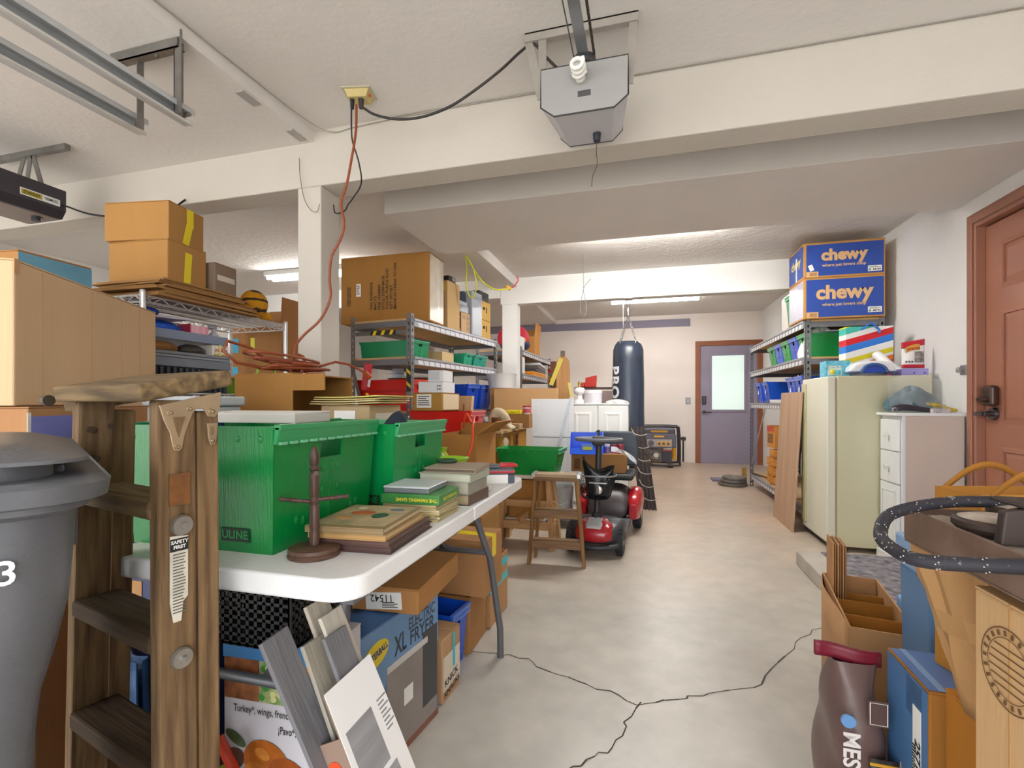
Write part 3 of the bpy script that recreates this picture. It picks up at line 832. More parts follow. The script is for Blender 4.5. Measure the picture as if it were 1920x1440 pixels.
# printed roast bird and garnish: flat print shapes
def ell(name, u, v, a, b_, c_, e, var=.25, rot=0):
    o = obj(name, B().cyl((0, 0, 0), (0, 0, .0006), 1, None, 22).tf(MX.Rotation(R(rot), 4, 'Z') @ MX.Diagonal((a, b_, 1, 1))), mat(c_, .4, 0, var, 40), t, fpos('f', dm_, u, v, e), (90, 0, 0))
    return o
for (u, v, a, b_, c_, rt) in ((-.11, -.13, .035, .025, '5a3526', 30), (-.10, -.08, .03, .012, '4a6038', -30), (-.02, -.125, .06, .05, 'b8651c', -20), (.04, -.155, .06, .045, 'a5521a', -35), (-.05, -.15, .03, .025, 'c87a2c', 10), (.09, -.175, .03, .022, '8f431a', -30), (-.02, -.18, .09, .03, '9c4a1c', 0), (-.13, -.175, .02, .03, 'b8c23a', 0), (-.10, -.20, .03, .02, 'd88a2a', 0), (-.03, -.105, .02, .012, 'd88a3c', -20)):
    ell('turkey_print', u, v + .115, a, b_, c_, .0022 + .0003 * random.random(), rot=rt)
# second appliance box lying beside it
t = carton('blue and silver electric fryer box under the table beside the flooring carton', (-.872, 1.30, 0), (.34, .46, .425), -7.5, mat('6f8dab', .4, 0, .12, 3), name='appliance_box')
dm2 = (.34, .46, .425)
patch(t, 'r', dm2, 0, .12, .46, .18, mat('6c94c0', .4, 0, .25, 4), 'sky_band')
patch(t, 'r', dm2, .085, -.06, .26, .26, mat('8f8682', .35, 0, .2, 5), 'fryer_picture', e=.0016)
patch(t, 'r', dm2, .18, -.02, .085, .24, mat('3a3c40', .35, 0, .2, 8), 'fryer_panel_print', e=.002)
patch(t, 'r', dm2, .06, .07, .21, .02, mat('c9c5c2', .3), 'fryer_lid_print', e=.0022)
patch(t, 'r', dm2, .06, -.05, .045, .05, PAPER, 'barcode_label', e=.0026)
patch(t, 'r', dm2, 0, -.2, .46, .02, mat('8c5a4c', .5), 'red_band', e=.002)
ptext(t, 'r', dm2, .02, .12, 'XL', .08, mat('2c3440', .5), sx=.6, off=.002)
ptext(t, 'r', dm2, .135, .158, 'ELECTRIC', .048, mat('2c3440', .5), sx=.72, off=.0008)
ptext(t, 'r', dm2, .135, .113, 'FRYER', .062, mat('2c3440', .5), sx=.8, off=.0012)
o = obj('badge', B().cyl((0, 0, 0), (0, 0, .0008), 1, None, 26).tf(MX.Diagonal((.058, .034, 1, 1))), mat('e6cf22', .4), t, fpos('r', dm2, -.095, .14, .002), (90, 0, 90))
o.rotation_euler = (Euler((R(90), 0, R(90))).to_matrix() @ MX.Rotation(R(12), 3, 'Z')).to_euler()
ptext(t, 'r', dm2, -.095, .14, 'BUTTERBALL', .026, mat('23307a', .5), rot=12, sx=.7, off=.0008, e=.0034)
patch(t, 't', dm2, 0, 0, .34, .46, mat('3f78b8', .45, 0, .15, 5), 'top_print', e=.0006)
ptext(t, 't', dm2, .05, .08, 'ELECTRIC FRYER', .04, mat('20304a', .5), rot=90, sx=.8, off=.0008)
# black perforated crate behind the near table legs
t = thing('black_crate', 'black perforated plastic crate stacked on the turkey box', 'crate', (-.845, .96, .524), 0)
MB_ = mat('141416', .4)
b = bx(-.13, -.11, 0, .13, .11, .006)
obj('floor_panel', b, MB_, t)
for nm, (x0, y0, x1, y1) in {'f': (-.13, -.11, .13, -.106), 'b': (-.13, .106, .13, .11), 'l': (-.13, -.106, -.126, .106), 'r': (.126, -.106, .13, .106)}.items():
    w = B()
    n = 13
    for k in range(n):
        if nm in 'fb':
            x = x0 + (x1 - x0) * k / (n - 1); w.box(x - .004, y0, 0, x + .004, y1, .14)
        else:
            y = y0 + (y1 - y0) * k / (n - 1); w.box(x0, y - .004, 0, x1, y + .004, .14)
    for k in range(8):
        z = .006 + k * .0185
        w.box(x0, y0, z - .0035, x1, y1, z + .0035)
    obj('mesh_wall', w, MB_, t, stuff=True)
# carton with the long number, lying on the boxes
t = carton('flat brown carton with an upside-down number label on the fryer box', (-.855, 1.455, .428), (.42, .36, .075), 3, card('b07f4d'), tape=None)
d3 = (.42, .36, .075)
lb = patch(t, 'f', d3, .10, -.003, .115, .05, PAPER, 'shipping_label', rot=4)
text('11542', .030, lb, (-.005, .009, .0012), (0, 0, 180), INK, off=.0002)
pb = B()
for k in range(4):
    pb.box(-.005, -.020 + k * .005, .0006, .045 - .01 * (k % 2), -.018 + k * .005, .0012)
obj('print', pb, INK, lb, stuff=True)
# brown carton with yellow tape, on the teal-taped box
t = open_carton('open brown carton banded with blue and teal tape by the far table leg', (-.85, 2.268, 0), (.33, .26, .295), -2, card('b58a60'))
d4 = (.33, .26, .295)
for v_, mm in ((.105, '2f8fc0'), (.03, '2fb0bc')):
    patch(t, 'r', d4, 0, v_, .262, .035, mat('3cbcc6', .4), 'teal_tape')
    patch(t, 'f', d4, 0, v_, .332, .04, mat(mm, .4), 'teal_tape')
t = carton('brown carton with yellow tape and blue marks stacked in the open taped carton', (-.83, 2.01, .24), (.40, .22, .235), -2, card('a87a50'), tape=TAPEY)
d5 = (.40, .22, .235)
patch(t, 'f', d5, -.03, -.02, .045, .19, TAPEY, 'tape')
for u, v_, w_, h_ in ((.035, .06, .03, .055), (-.085, .04, .03, .04), (-.12, .06, .06, .04)):
    patch(t, 'f', d5, u, v_, w_, h_, mat('3a62c0', .6), 'blue_mark')
t2 = carton('plain brown carton hidden under the yellow-taped one', (-.85, 2.0, 0), (.30, .22, .235), 0, card('a5784c'))
# blue tote on the floor
tote('bright blue plastic tote on the floor under the table edge', (-.845, 1.80, 0), (.28, .15, .235), '1450c8', -6, .86, None)
t = carton('small scuffed carton with handwriting beside the fryer box', (-.80, 1.63, 0), (.26, .14, .225), -4, card('bb946e'))
d6 = (.26, .14, .225)
patch(t, 'r', d6, .015, .045, .018, .12, mat('2fb8c8', .4), 'teal_tape', e=.002)
patch(t, 'r', d6, .0, -.015, .13, .12, mat('d9cdbb', .7), 'paper_patch')
ptext(t, 'r', d6, -.005, -.045, 'KNICK', .034, INK, e=.0026, rot=6, off=.0006)
ptext(t, 'r', d6, .0, -.082, 'KNACKS', .030, INK, e=.0026, rot=6, off=.0006)
# ---- carton of laminate flooring leaning on the table
t = thing('flooring_carton', 'tall narrow white-faced flooring carton leaning toward the table with planks sticking out', 'carton', (-.318, .80, .004), 0, rot=(0, -25.6, 0))
b = bx(-.03, -.073, 0, -.027, .073, .57).box(.027, -.073, 0, .03, .073, .575).box(-.027, -.073, 0, .027, -.07, .50).box(-.027, .07, 0, .027, .073, .57).box(-.027, -.07, 0, .027, .07, .004)
obj('sleeve', b, mat('8a7264', .6, 0, .1, 5), t)
wf = obj('printed_face', bx(.0302, -.073, .0, .0312, .073, .578), mat('f0f0f0', .5), t)
for (y0, z0, y1, z1) in ((-.06, .40, .02, .50), (-.055, .28, .035, .39)):
    w_ = obj('plank_picture', bx(.0312, y0, z0, .0318, y1, z1), mat('9a9a9e', .6, 0, .35, 40, 0, 60, (1, .05, 1)), wf)
tb_ = B()
for k in range(14):
    tb_.box(.0312, -.05, .045 + k * .009, .0319, .055, .0485 + k * .009)
tb_.box(.0312, -.055, .175, .032, .06, .184)
for k in range(8):
    tb_.box(.0312, .04, .44 + k * .008, .0318, .04 + .02 + .01 * (k % 2), .443 + k * .008)
obj('print', tb_, mat('8c8c92', .7), wf, stuff=True)
for k, c_ in enumerate(('d2461e', '3c5a8c', 'd8d4cc', 'd8d4cc', 'd8d4cc')):
    obj('dot', B().cyl((-.002, -.0735, .455 - k * .06), (-.002, -.0745, .455 - k * .06), .013, None, 16), mat(c_, .5), t)
PLK = [('77767b', -.020, -.045, .71), ('a39c8e', -.008, -.038, .66), ('77767b', .018, -.002, .655), ('c9c2b4', .006, .042, .69), ('b9b0a0', -.022, .03, .72)]
for k, (c_, x, y, z1) in enumerate(PLK):
    obj('plank', bx(x - .004, y - .033, .01, x + .004, y + .033, z1), mat(c_, .5, 0, .2, 12, .25, 70, (1, 1, .1)), t, rot=(random.uniform(-3, 3), 0, 0), bev=.001)
# ================================================================== left side: cartons, wire rack
def wire_rack(label, loc, L, D, zs, posts_h, rz=0):
    """chrome wire shelving, length along y, depth along x (front at +x)"""
    t = thing('wire_rack', label, 'shelf rack', loc, rz)
    ch = mat('dcdcde', .3, .6)
    for sx in (-1, 1):
        for sy in (-1, 1):
            p = obj('post', B().cyl((sx * D / 2, sy * L / 2, 0), (sx * D / 2, sy * L / 2, posts_h), .0127, None, 12), ch, t, smooth=40)
            obj('post_cap', B().cyl((sx * D / 2, sy * L / 2, posts_h), (sx * D / 2, sy * L / 2, posts_h + .012), .014, .012, 12), mat('d8d8da', .3, .8), p, smooth=40)
    for z in zs:
        s = B()
        for sx in (-1, 1):
            for zz in (z, z - .032):
                s.cyl((sx * D / 2, -L / 2, zz), (sx * D / 2, L / 2, zz), .0048, None, 6)
        for sy in (-1, 1):
            for zz in (z, z - .032):
                s.cyl((-D / 2, sy * L / 2, zz), (D / 2, sy * L / 2, zz), .0048, None, 6)
        sh = obj('shelf_frame', s, ch, t, smooth=50)
        z1 = B(); n = int(L / .045)
        for sx in (-1, 1):
            q = [(sx * D / 2, -L / 2 + L * k / n, z - (.032 if k % 2 else 0)) for k in range(n + 1)]
            for a, b_ in zip(q, q[1:]):
                z1.cyl(a, b_, .0036, None, 5, False)
        n2 = int(D / .045)
        for sy in (-1, 1):
            q = [(-D / 2 + D * k / n2, sy * L / 2, z - (.032 if k % 2 else 0)) for k in range(n2 + 1)]
            for a, b_ in zip(q, q[1:]):
                z1.cyl(a, b_, .0036, None, 5, False)
        obj('truss_wire', z1, ch, sh, stuff=True)
        w = B(); n3 = int(L / .028)
        for k in range(1, n3):
            y = -L / 2 + L * k / n3
            w.cyl((-D / 2, y, z + .002), (D / 2, y, z + .002), .003, None, 5, False)
        for x in (-.25 * D, 0, .25 * D):
            w.cyl((x, -L / 2, z - .003), (x, L / 2, z - .003), .003, None, 5, False)
        obj('deck_wire', w, ch, sh, stuff=True)
    return t
wire_rack('chrome wire shelving rack by the square post, stacked with flattened cartons', (-2.457, 2.16, 0), .92, .445, (1.55, 1.095, .62, .15), 1.56)
# flattened cartons on the rack top
zz = 1.553
for k in range(12):
    w, d = .43 - .012 * (k % 3), .62 - .03 * (k % 4) - (.10 if k > 5 else 0)
    t = thing('flattened_carton', 'flattened brown carton in the pile on the wire rack top', 'cardboard', (-2.40 + random.uniform(-.02, .02), 2.03 - (.0 if k < 6 else .03) + random.uniform(-.02, .02), zz), random.uniform(-3, 3), 'flattened cartons on the wire rack')
    h = random.uniform(.006, .009)
    obj('sheet', bx(-w / 2, -d / 2, 0, w / 2, -.002, h * .5).box(-w / 2, .002, 0, w / 2, d / 2, h * .5), card('9c7346'), t)
    obj('upper_sheet', bx(-w / 2, -d / 2, h * .5, w / 2, d / 2, h), card('a67c4e'), t, rot=(0, random.uniform(-.4, .4), 0))
    zz += h + .0006
t = carton('brown carton with a yellow tape strip, lower one on the flattened cartons', (-2.42, 1.925, zz + .003), (.35, .23, .20), 4, card('b0824c'))
dl = (.35, .23, .20)
patch(t, 'r', dl, .0, -.02, .04, .16, TAPEY, 'tape', rot=-4)
zb = zz + .203
t = carton('brown carton with crumpled yellow tape on top of another carton', (-2.435, 1.92, zb + .002), (.35, .23, .19), 9, card('b0824c'))
patch(t, 'r', (.35, .23, .19), .02, .05, .045, .09, TAPEY, 'tape')
patch(t, 'r', (.35, .23, .19), .005, -.03, .042, .13, TAPEY, 'tape', rot=-14, e=.0016)
t = carton('small grey-brown carton with clear tape beside the two taped cartons', (-2.34, 2.15, zz + .003), (.22, .15, .155), 3, card('8f7a68'))
patch(t, 'r', (.22, .15, .155), .0, .0, .12, .03, mat('cfc4b8', .15), 'clear_tape')
# round striped plush
t = thing('striped_plush', 'round orange plush cushion with dark stripes on the wire rack', 'plush', (-2.33, 2.46, 1.556))
pm = bpy.data.materials.new('striped_plush'); pm.use_nodes = True
n_ = pm.node_tree; b_ = n_.nodes['Principled BSDF']; b_.inputs['Roughness'].default_value = .95
tcn = n_.nodes.new('ShaderNodeTexCoord'); wv = n_.nodes.new('ShaderNodeTexWave')
wv.bands_direction = 'Z'; wv.inputs['Scale'].default_value = 5.2; wv.inputs['Distortion'].default_value = 2.5; wv.inputs['Detail Scale'].default_value = 3
rp = n_.nodes.new('ShaderNodeValToRGB'); rp.color_ramp.elements[0].position = .16; rp.color_ramp.elements[0].color = (*lin('3a2c14'), 1)
rp.color_ramp.elements[1].position = .28; rp.color_ramp.elements[1].color = (*lin('c98a14'), 1)
n_.links.new(tcn.outputs['Object'], wv.inputs['Vector']); n_.links.new(wv.outputs['Fac'], rp.inputs['Fac']); n_.links.new(rp.outputs['Color'], b_.inputs['Base Color'])
obj('body', B().sph((0, 0, .105), (.075, .085, .085), 18, 12), pm, t, smooth=80)
obj('tuft', B().sph((.03, .06, .035), (.035, .045, .03), 12, 8), mat('c98a14', .95, 0, .2, 40), t, smooth=80)
# contents of the upper rack bay
BKP = mat('23262c', .35); BKR = mat('6c7280', .35)
def ribbed_bin(label, loc, w, d, h, rim, rz=0):
    t = thing('ribbed_bin', label, 'storage bin', loc, rz)
    b = bx(-w / 2, -d / 2, 0, w / 2, d / 2, .006)
    for s in (-1, 1):
        b.box(s * w / 2 - .004, -d / 2, 0, s * w / 2 + .004, d / 2, h).box(-w / 2, s * d / 2 - .004, 0, w / 2, s * d / 2 + .004, h)
    obj('body', b, BKP, t)
    r = B(); n = int(d / .032)
    for k in range(n):
        y = -d / 2 + (k + .5) * d / n
        r.box(w / 2 + .004, y - .006, .01, w / 2 + .014, y + .006, h - .05)
    obj('ribs', r, mat('3a3f48', .3), t, stuff=True)
    obj('rim', bx(w / 2 - .004, -d / 2 - .014, h - .045, w / 2 + .018, d / 2 + .014, h).box(-w / 2 - .018, -d / 2 - .014, h - .045, -w / 2 + .004, d / 2 + .014, h).box(-w / 2, -d / 2 - .016, h - .045, w / 2, -d / 2, h).box(-w / 2, d / 2, h - .045, w / 2, d / 2 + .016, h), rim, t, bev=.003)
    return t
ribbed_bin('black ribbed plastic bin with grey rim on the wire rack', (-2.46, 1.985, 1.101), .36, .44, .175, BKR)
t = thing('bin_lid', 'grey lid lying tilted on the black ribbed bin', 'lid', (-2.46, 1.985, 1.277), 0)
obj('panel', bx(-.19, -.23, 0, .20, .23, .014), mat('8f949c', .35), t, bev=.004)
obj('edge', bx(.19, -.225, .014, .205, .225, .03), mat('767b84', .35), t, bev=.003)
t = carton('small white tea carton with red lettering on the grey bin lid', (-2.31, 2.16, 1.292), (.08, .11, .075), 0, mat('e6ded2', .5, 0, .1, 20), name='tea_box')
ptext(t, 'r', (.08, .11, .075), 0, .008, 'JASMINE', .022, mat('b0282c', .5), off=.0004)
patch(t, 'r', (.08, .11, .075), 0, -.022, .09, .02, mat('b8a03c', .5, 0, .4, 40), 'print')
patch(t, 'r', (.08, .11, .075), -.008, .01, .012, .06, mat('e0d860', .4), 'tape', e=.003)
t = thing('brown_pouch', 'crumpled brown paper pouch on the grey bin lid', 'pouch', (-2.33, 1.86, 1.292), 5)
obj('body', B().sph((0, 0, .034), (.06, .085, .034), 12, 8), card('8c6238', .3), t, smooth=30)
t = thing('dark_pouch', 'dark crumpled plastic pouch beside the brown paper pouch', 'pouch', (-2.33, 2.025, 1.292), -5)
obj('body', B().sph((0, 0, .034), (.05, .075, .034), 12, 8), mat('4a443e', .5, 0, .5, 30), t, smooth=30)
t = thing('slate_tray', 'blue-grey shallow plastic tray resting above the tea carton', 'tray', (-2.45, 1.985, 1.369), 0)
b = bx(-.18, -.22, 0, .18, .22, .006)
for s in (-1, 1):
    b.box(s * .18 - .004, -.22, 0, s * .18 + .004, .22, .045).box(-.18, s * .22 - .004, 0, .18, s * .22 + .004, .045)
obj('body', b, mat('6f7a92', .4), t)
t = thing('blue_bag', 'crinkled bright blue plastic bag lying in the slate tray', 'bag', (-2.36, 1.87, 1.376), 0)
obj('body', B().sph((0, 0, .045), (.09, .11, .045), 14, 8), mat('2458c4', .25, 0, .4, 20, .8, 40), t, smooth=30)
t = thing('lilac_folder', 'pale lilac folder lying on the blue plastic bag', 'folder', (-2.36, 1.86, 1.467), 0)
obj('sheet', bx(-.10, -.11, 0, .10, .11, .008), mat('b9b4c8', .5), t, rot=(3, 0, 0), bev=.001)
t = thing('blue_cloth', 'rolled royal blue cloth above the lilac folder', 'cloth', (-2.40, 1.81, 1.478), 0)
obj('roll', B().sph((0, 0, .024), (.09, .075, .024), 12, 8), mat('2a56b8', .7, 0, .3, 20), t, smooth=40)
t = thing('pink_bag', 'pink striped gift bag in the slate tray', 'bag', (-2.34, 2.055, 1.376), 0)
obj('body', bx(-.04, -.055, 0, .04, .055, .085), mat('e07a94', .5, 0, .5, 30, 0, 60, (1, 1, .02), .5, 0, 0, 1, 'f0bcc8'), t, bev=.004)
obj('gusset', bx(-.045, -.06, .02, .042, -.055, .088), mat('b81f48', .5), t)
t = thing('spray_bottle', 'grey trigger spray bottle at the end of the slate tray', 'bottle', (-2.33, 2.17, 1.376), 0)
obj('bottle', B().lathe([(.028, 0), (.03, .01), (.028, .05), (.012, .07), (.012, .085)], 14), mat('b4b6bc', .4), t, smooth=50)
obj('trigger', bx(-.012, -.03, .085, .012, .012, .105), mat('8c8e94', .4), t, bev=.004)
t = thing('lime_basket', 'lime green plastic basket with handle on the wire rack', 'basket', (-2.36, 2.46, 1.101), 0)
b = bx(-.12, -.10, 0, .12, .10, .005)
for s in (-1, 1):
    b.box(s * .12 - .003, -.10, 0, s * .12 + .003, .10, .10).box(-.12, s * .10 - .003, 0, .12, s * .10 + .003, .10)
obj('body', b, plastic('86b81e'), t)
obj('handle', B().tube([(.12, -.09, .1), (.12, -.06, .16), (.12, 0, .18), (.12, .06, .16), (.12, .09, .1)], .008, 8), plastic('a5c850'), t, smooth=60)
t = thing('black_monitor', 'black box-shaped monitor on the lower wire rack shelf', 'monitor', (-2.38, 2.28, .626), 0)
obj('case', bx(-.10, -.2, 0, .13, .2, .36), mat('17181c', .4), t, bev=.01)
obj('screen', bx(.13, -.17, .04, .133, .17, .33), mat('0c0d10', .15), t)
# big plain carton on top of the left pile
t = carton('large plain tan carton on the left carton pile behind the bin', (-1.815, 1.075, 1.042), (.30, .74, .365), 29.3, card('d6b48e', .06))
cr = B()
for y in (-.27, -.05, .12, .24):
    cr.box(.1502, y - .001, .01, .1508, y + .001, .355)
obj('crease', cr, card('c9a57e'), t, stuff=True)
obj('corner_tape', bx(.1505, -.372, .33, .152, -.355, .365), mat('c08a5a', .3), t)
t = carton('carton with a periwinkle blue printed panel under the large tan carton', (-1.80, 1.09, .52), (.32, .72, .52), 28, card('b1825a'))
patch(t, 'r', (.32, .72, .52), -.26, .155, .20, .16, mat('7478c4', .6, 0, .15, 8), 'blue_panel')
patch(t, 'r', (.32, .72, .52), -.36, .16, .012, .17, PAPER, 'torn_edge')
carton('brown carton at the bottom of the left carton pile', (-1.80, 1.10, 0), (.34, .72, .518), 27, card('a87a4e'))
t = carton('carton with a wide blue band behind the large tan carton', (-2.43, 1.36, 1.26), (.36, .26, .36), 4, card('a8794a'))
patch(t, 'r', (.36, .26, .36), 0, .13, .26, .085, mat('5f95ae', .5, 0, .15, 6), 'blue_band')
patch(t, 'f', (.36, .26, .36), .0, .13, .30, .02, mat('5f95ae', .5, 0, .15, 6), 'blue_band')
carton('plain carton under the blue-banded carton at the rack end', (-2.43, 1.36, .64), (.38, .28, .618), 3, card('a07448'))
carton('bottom carton of the stack by the wire rack end', (-2.43, 1.36, 0), (.40, .28, .638), 2, card('9a7046'))
# grey storage box seen between the ladder rails
t = thing('grey_storage_box', 'pale grey plastic storage box behind the wooden stepladder', 'storage box', (-1.385, 1.22, .70), 0)
obj('body', bx(-.115, -.07, 0, .115, .07, .34), mat('a9acb0', .45, 0, .05, 4), t, bev=.01)
obj('lid', bx(-.123, -.078, .34, .123, .078, .37), mat('b6b9bd', .4), t, bev=.006)
carton('carton carrying the grey storage box behind the stepladder', (-1.36, 1.27, 0), (.30, .30, .70), 0, card('9a7046'))
# open carton on its side holding papers, extension cord coiled on top
t = thing('open_carton', 'brown carton on its side with white labels, orange cord coiled on top', 'box', (-1.38, 1.69, .83))
W_, D_, H_ = .26, .38, .33
b = bx(-W_ / 2, -D_ / 2, 0, W_ / 2, D_ / 2, .005).box(-W_ / 2, -D_ / 2, H_ - .005, W_ / 2, D_ / 2, H_)
b.box(-W_ / 2, -D_ / 2, .005, W_ / 2, -D_ / 2 + .005, H_ - .005).box(-W_ / 2, D_ / 2 - .005, .005, W_ / 2, D_ / 2, H_ - .005).box(-W_ / 2, -D_ / 2 + .005, .005, -W_ / 2 + .005, D_ / 2 - .005, H_ - .005)
obj('body', b, card('a1743f'), t)
for u, w in ((-.095, .06), (.09, .075)):
    patch(t, 'f', (W_, D_, H_), u, -.01, w, .07, PAPER, 'white_label')
obj('flap', bx(0, -.004, 0, .15, .001, .06), card('a1743f'), t, (W_ / 2, -D_ / 2 + .004, H_ - .065), (0, 0, -6))
t = carton('brown carton supporting the sideways open carton', (-1.39, 1.69, 0), (.30, .40, .828), 0, card('9a7046'))
EC = mat('8f4526', .45)
b = B()
def loop(cx_, cy_, rx, ry, z0, a0, turns, lift=.004, tilt=0.):
    return [(cx_ + rx * math.cos(a0 + a), cy_ + ry * math.sin(a0 + a), z0 + lift * a + tilt * math.cos(a0 + a) + .006 * math.sin(3 * a)) for a in [k * .35 for k in range(int(turns * 6.2832 / .35))]]
pth = [(-1.37 + (.055 + .025 * math.sin(k * .37)) * math.cos(k * .35), 1.66 + (.13 + .06 * math.sin(k * .11)) * math.sin(k * .35), 1.168 + .0006 * k + .012 * abs(math.sin(k * .23))) for k in range(64)]
t = thing('extension_cord', 'rust-orange extension cord coiled on the carton and hung from the ceiling outlet', 'cord')
obj('coil', B().tube(pth, .0055, 6), EC, t, smooth=60)
pth = [(-1.36 + (.06 + .03 * math.sin(k * .29 + 1)) * math.cos(k * .35 + 1), 1.62 + (.17 + .05 * math.cos(k * .13)) * math.sin(k * .35 + 1), 1.19 + .0005 * k + .02 * math.sin(k * .175)) for k in range(54)]
obj('coil', B().tube(pth, .0055, 6), EC, t, smooth=60)
obj('coil', B().tube([(-1.36, 1.52, 1.20), (-1.38, 1.44, 1.25), (-1.40, 1.36, 1.265), (-1.40, 1.34, 1.23), (-1.38, 1.38, 1.19), (-1.36, 1.50, 1.178)], .0055, 6), EC, t, smooth=60)
obj('knot', B().tube([(-1.36 + .035 * math.cos(a), 1.66 + .012 * math.sin(a) , 1.20 + .045 * math.sin(a)) for a in [k * .5 for k in range(14)]], .0065, 6), EC, t, smooth=60)
obj('tail', B().tube([(-1.30, 1.72, 1.20), (-1.28, 1.80, 1.225), (-1.26, 1.86, 1.22), (-1.235, 1.91, 1.20), (-1.22, 1.935, 1.185)], .0055, 6), EC, t, smooth=60)
obj('plug', B().cyl((-1.222, 1.93, 1.188), (-1.21, 1.96, 1.165), .011, .013), mat('a8481e', .45), t, smooth=50)
# line up to the ceiling outlet
def bez(pts, n=10):
    out = []
    P = [V(p) for p in pts]; P = [P[0] * 2 - P[1]] + P + [P[-1] * 2 - P[-2]]
    for i in range(1, len(P) - 2):
        for k in range(n):
            u = k / n
            out.append(.5 * ((2 * P[i]) + (-P[i - 1] + P[i + 1]) * u + (2 * P[i - 1] - 5 * P[i] + 4 * P[i + 1] - P[i + 2]) * u * u + (-P[i - 1] + 3 * P[i] - 3 * P[i + 1] + P[i + 2]) * u ** 3))
    out.append(P[-2]); return out
OUT = V((-1.18, 1.86, 2.43))
obj('hanging_line', B().tube(bez([(-1.222, 1.868, 2.36), (-1.20, 1.83, 2.217), (-1.21, 1.81, 2.08), (-1.225, 1.80, 1.979), (-1.245, 1.79, 1.899), (-1.23, 1.79, 1.809), (-1.245, 1.784, 1.741), (-1.28, 1.775, 1.673), (-1.289, 1.772, 1.582), (-1.28, 1.765, 1.492), (-1.317, 1.75, 1.401), (-1.375, 1.72, 1.333), (-1.395, 1.69, 1.277), (-1.385, 1.665, 1.20)], 6), .0055, 7), EC, t, smooth=60)
# papers and carton next to it
t = carton('clear-taped carton with a picture label behind the second green tote', (-1.09, 1.71, .74), (.21, .24, .30), 0, card('b39a76'))
dq = (.21, .24, .30)
lb = patch(t, 'f', dq, .0, .085, .09, .09, PAPER, 'picture_label')
obj('print', bx(-.03, -.04, .0006, .0, .01, .0012).box(.005, -.03, .0006, .03, .0, .0012), mat('5a5f6c', .7), lb, stuff=True)
patch(t, 'r', dq, 0, .06, .16, .12, mat('cfc9b8', .2), 'clear_tape')
for k, (c_, a) in enumerate((('d9c48a', 3), ('e2d49c', -2), ('cdbb80', 5), ('dcd27a', -4))):
    t = thing('paper_folder', ('buff paper folder at the bottom of the pile on the clear-taped carton', 'cream paper folder near the bottom of the pile on the clear-taped carton', 'ochre paper folder under the yellow-green one', 'yellow-green paper folder on top of the pile of folders')[k], 'folder', (-1.10 + .008 * k, 1.71, 1.0415 + k * .0085), a)
    obj('sheet', B().grid(lambda u, v: ((u - .5) * .28, (v - .5) * .26, .003 + .012 * (u - .3) ** 2), 8, 4), mat(c_, .75), t, sol=.004, smooth=50)
# brown carton with tape patches behind the wire rack, with a raised flap
t = open_carton('brown carton with teal and yellow tape patches behind the wire rack', (-2.595, 2.93, .95), (.41, .34, .66), 0, card('9a6c42'), flaps={'r': (.16, 4), 'b': (.14, 8)})
dk = (.41, .34, .66)
for u, v_, w_, h_, c_ in ((-.175, .17, .05, .10, '2f93b8'), (-.18, -.01, .05, .06, '2f93b8'), (-.03, .16, .035, .12, 'd8cf3a'), (-.01, -.10, .12, .06, 'e4e0da')):
    patch(t, 'f', dk, u, v_, w_, h_, mat(c_, .5), 'tape_patch')
carton('tall carton under the tape-patched carton behind the wire rack', (-2.6, 2.93, 0), (.42, .36, .948), 0, card('8f663e'))
# dark goods under the table, left of the ladder
t = carton('navy blue printed carton with a kraft label under the table', (-1.215, .985, 0), (.20, .20, .68), 0, mat('27305c', .5, 0, .15, 6), name='printed_carton')
patch(t, 'f', (.20, .20, .68), .0, .20, .10, .16, card('b98c60'), 'kraft_label')
t = thing('blue_tarp_bag', 'dark blue woven tarp bag standing under the table beside the stepladder', 'bag', (-1.20, .84, 0), 0)
obj('body', B().grid(lambda u, v: (.11 * math.cos(u * 6.2832) * (1 - .15 * v), .04 * math.sin(u * 6.2832) * (1 - .3 * v) + .01 * math.sin(u * 30), v * .46), 28, 6), mat('1c4a78', .6, 0, .4, 12, .3, 60), t, smooth=60, sol=.002)
t = thing('hedge_trimmer', 'red-orange power tool leaning under the table by the stepladder', 'power tool', (-1.0, .80, 0), 10)
RO = mat('c2381a', .4)
obj('body', B().cb((0, .02, .24), (.12, .07, .09), (0, 25, 0)), RO, t, bev=.015, seg=3)
obj('handle', B().tube([(-.05, .02, .24), (-.09, .02, .18), (-.13, .02, .10), (-.16, .02, .0)], .02, 8), mat('a03a20', .5), t, smooth=60)
obj('guard', B().tube([(.05, .02, .28), (.12, .02, .32), (.16, .02, .24), (.10, .02, .18)], .012, 8), RO, t, smooth=60)
obj('motor', B().cyl((.0, .02, .29), (.05, .02, .34), .035), mat('2a2a2c', .5), t, smooth=40)
# ================================================================== ceiling fittings
ST = mat('8a8783', .45, .75, .2, 14)
def opener(name, label, loc, right=True):
    t = thing(name, label, 'door opener', loc)
    return t
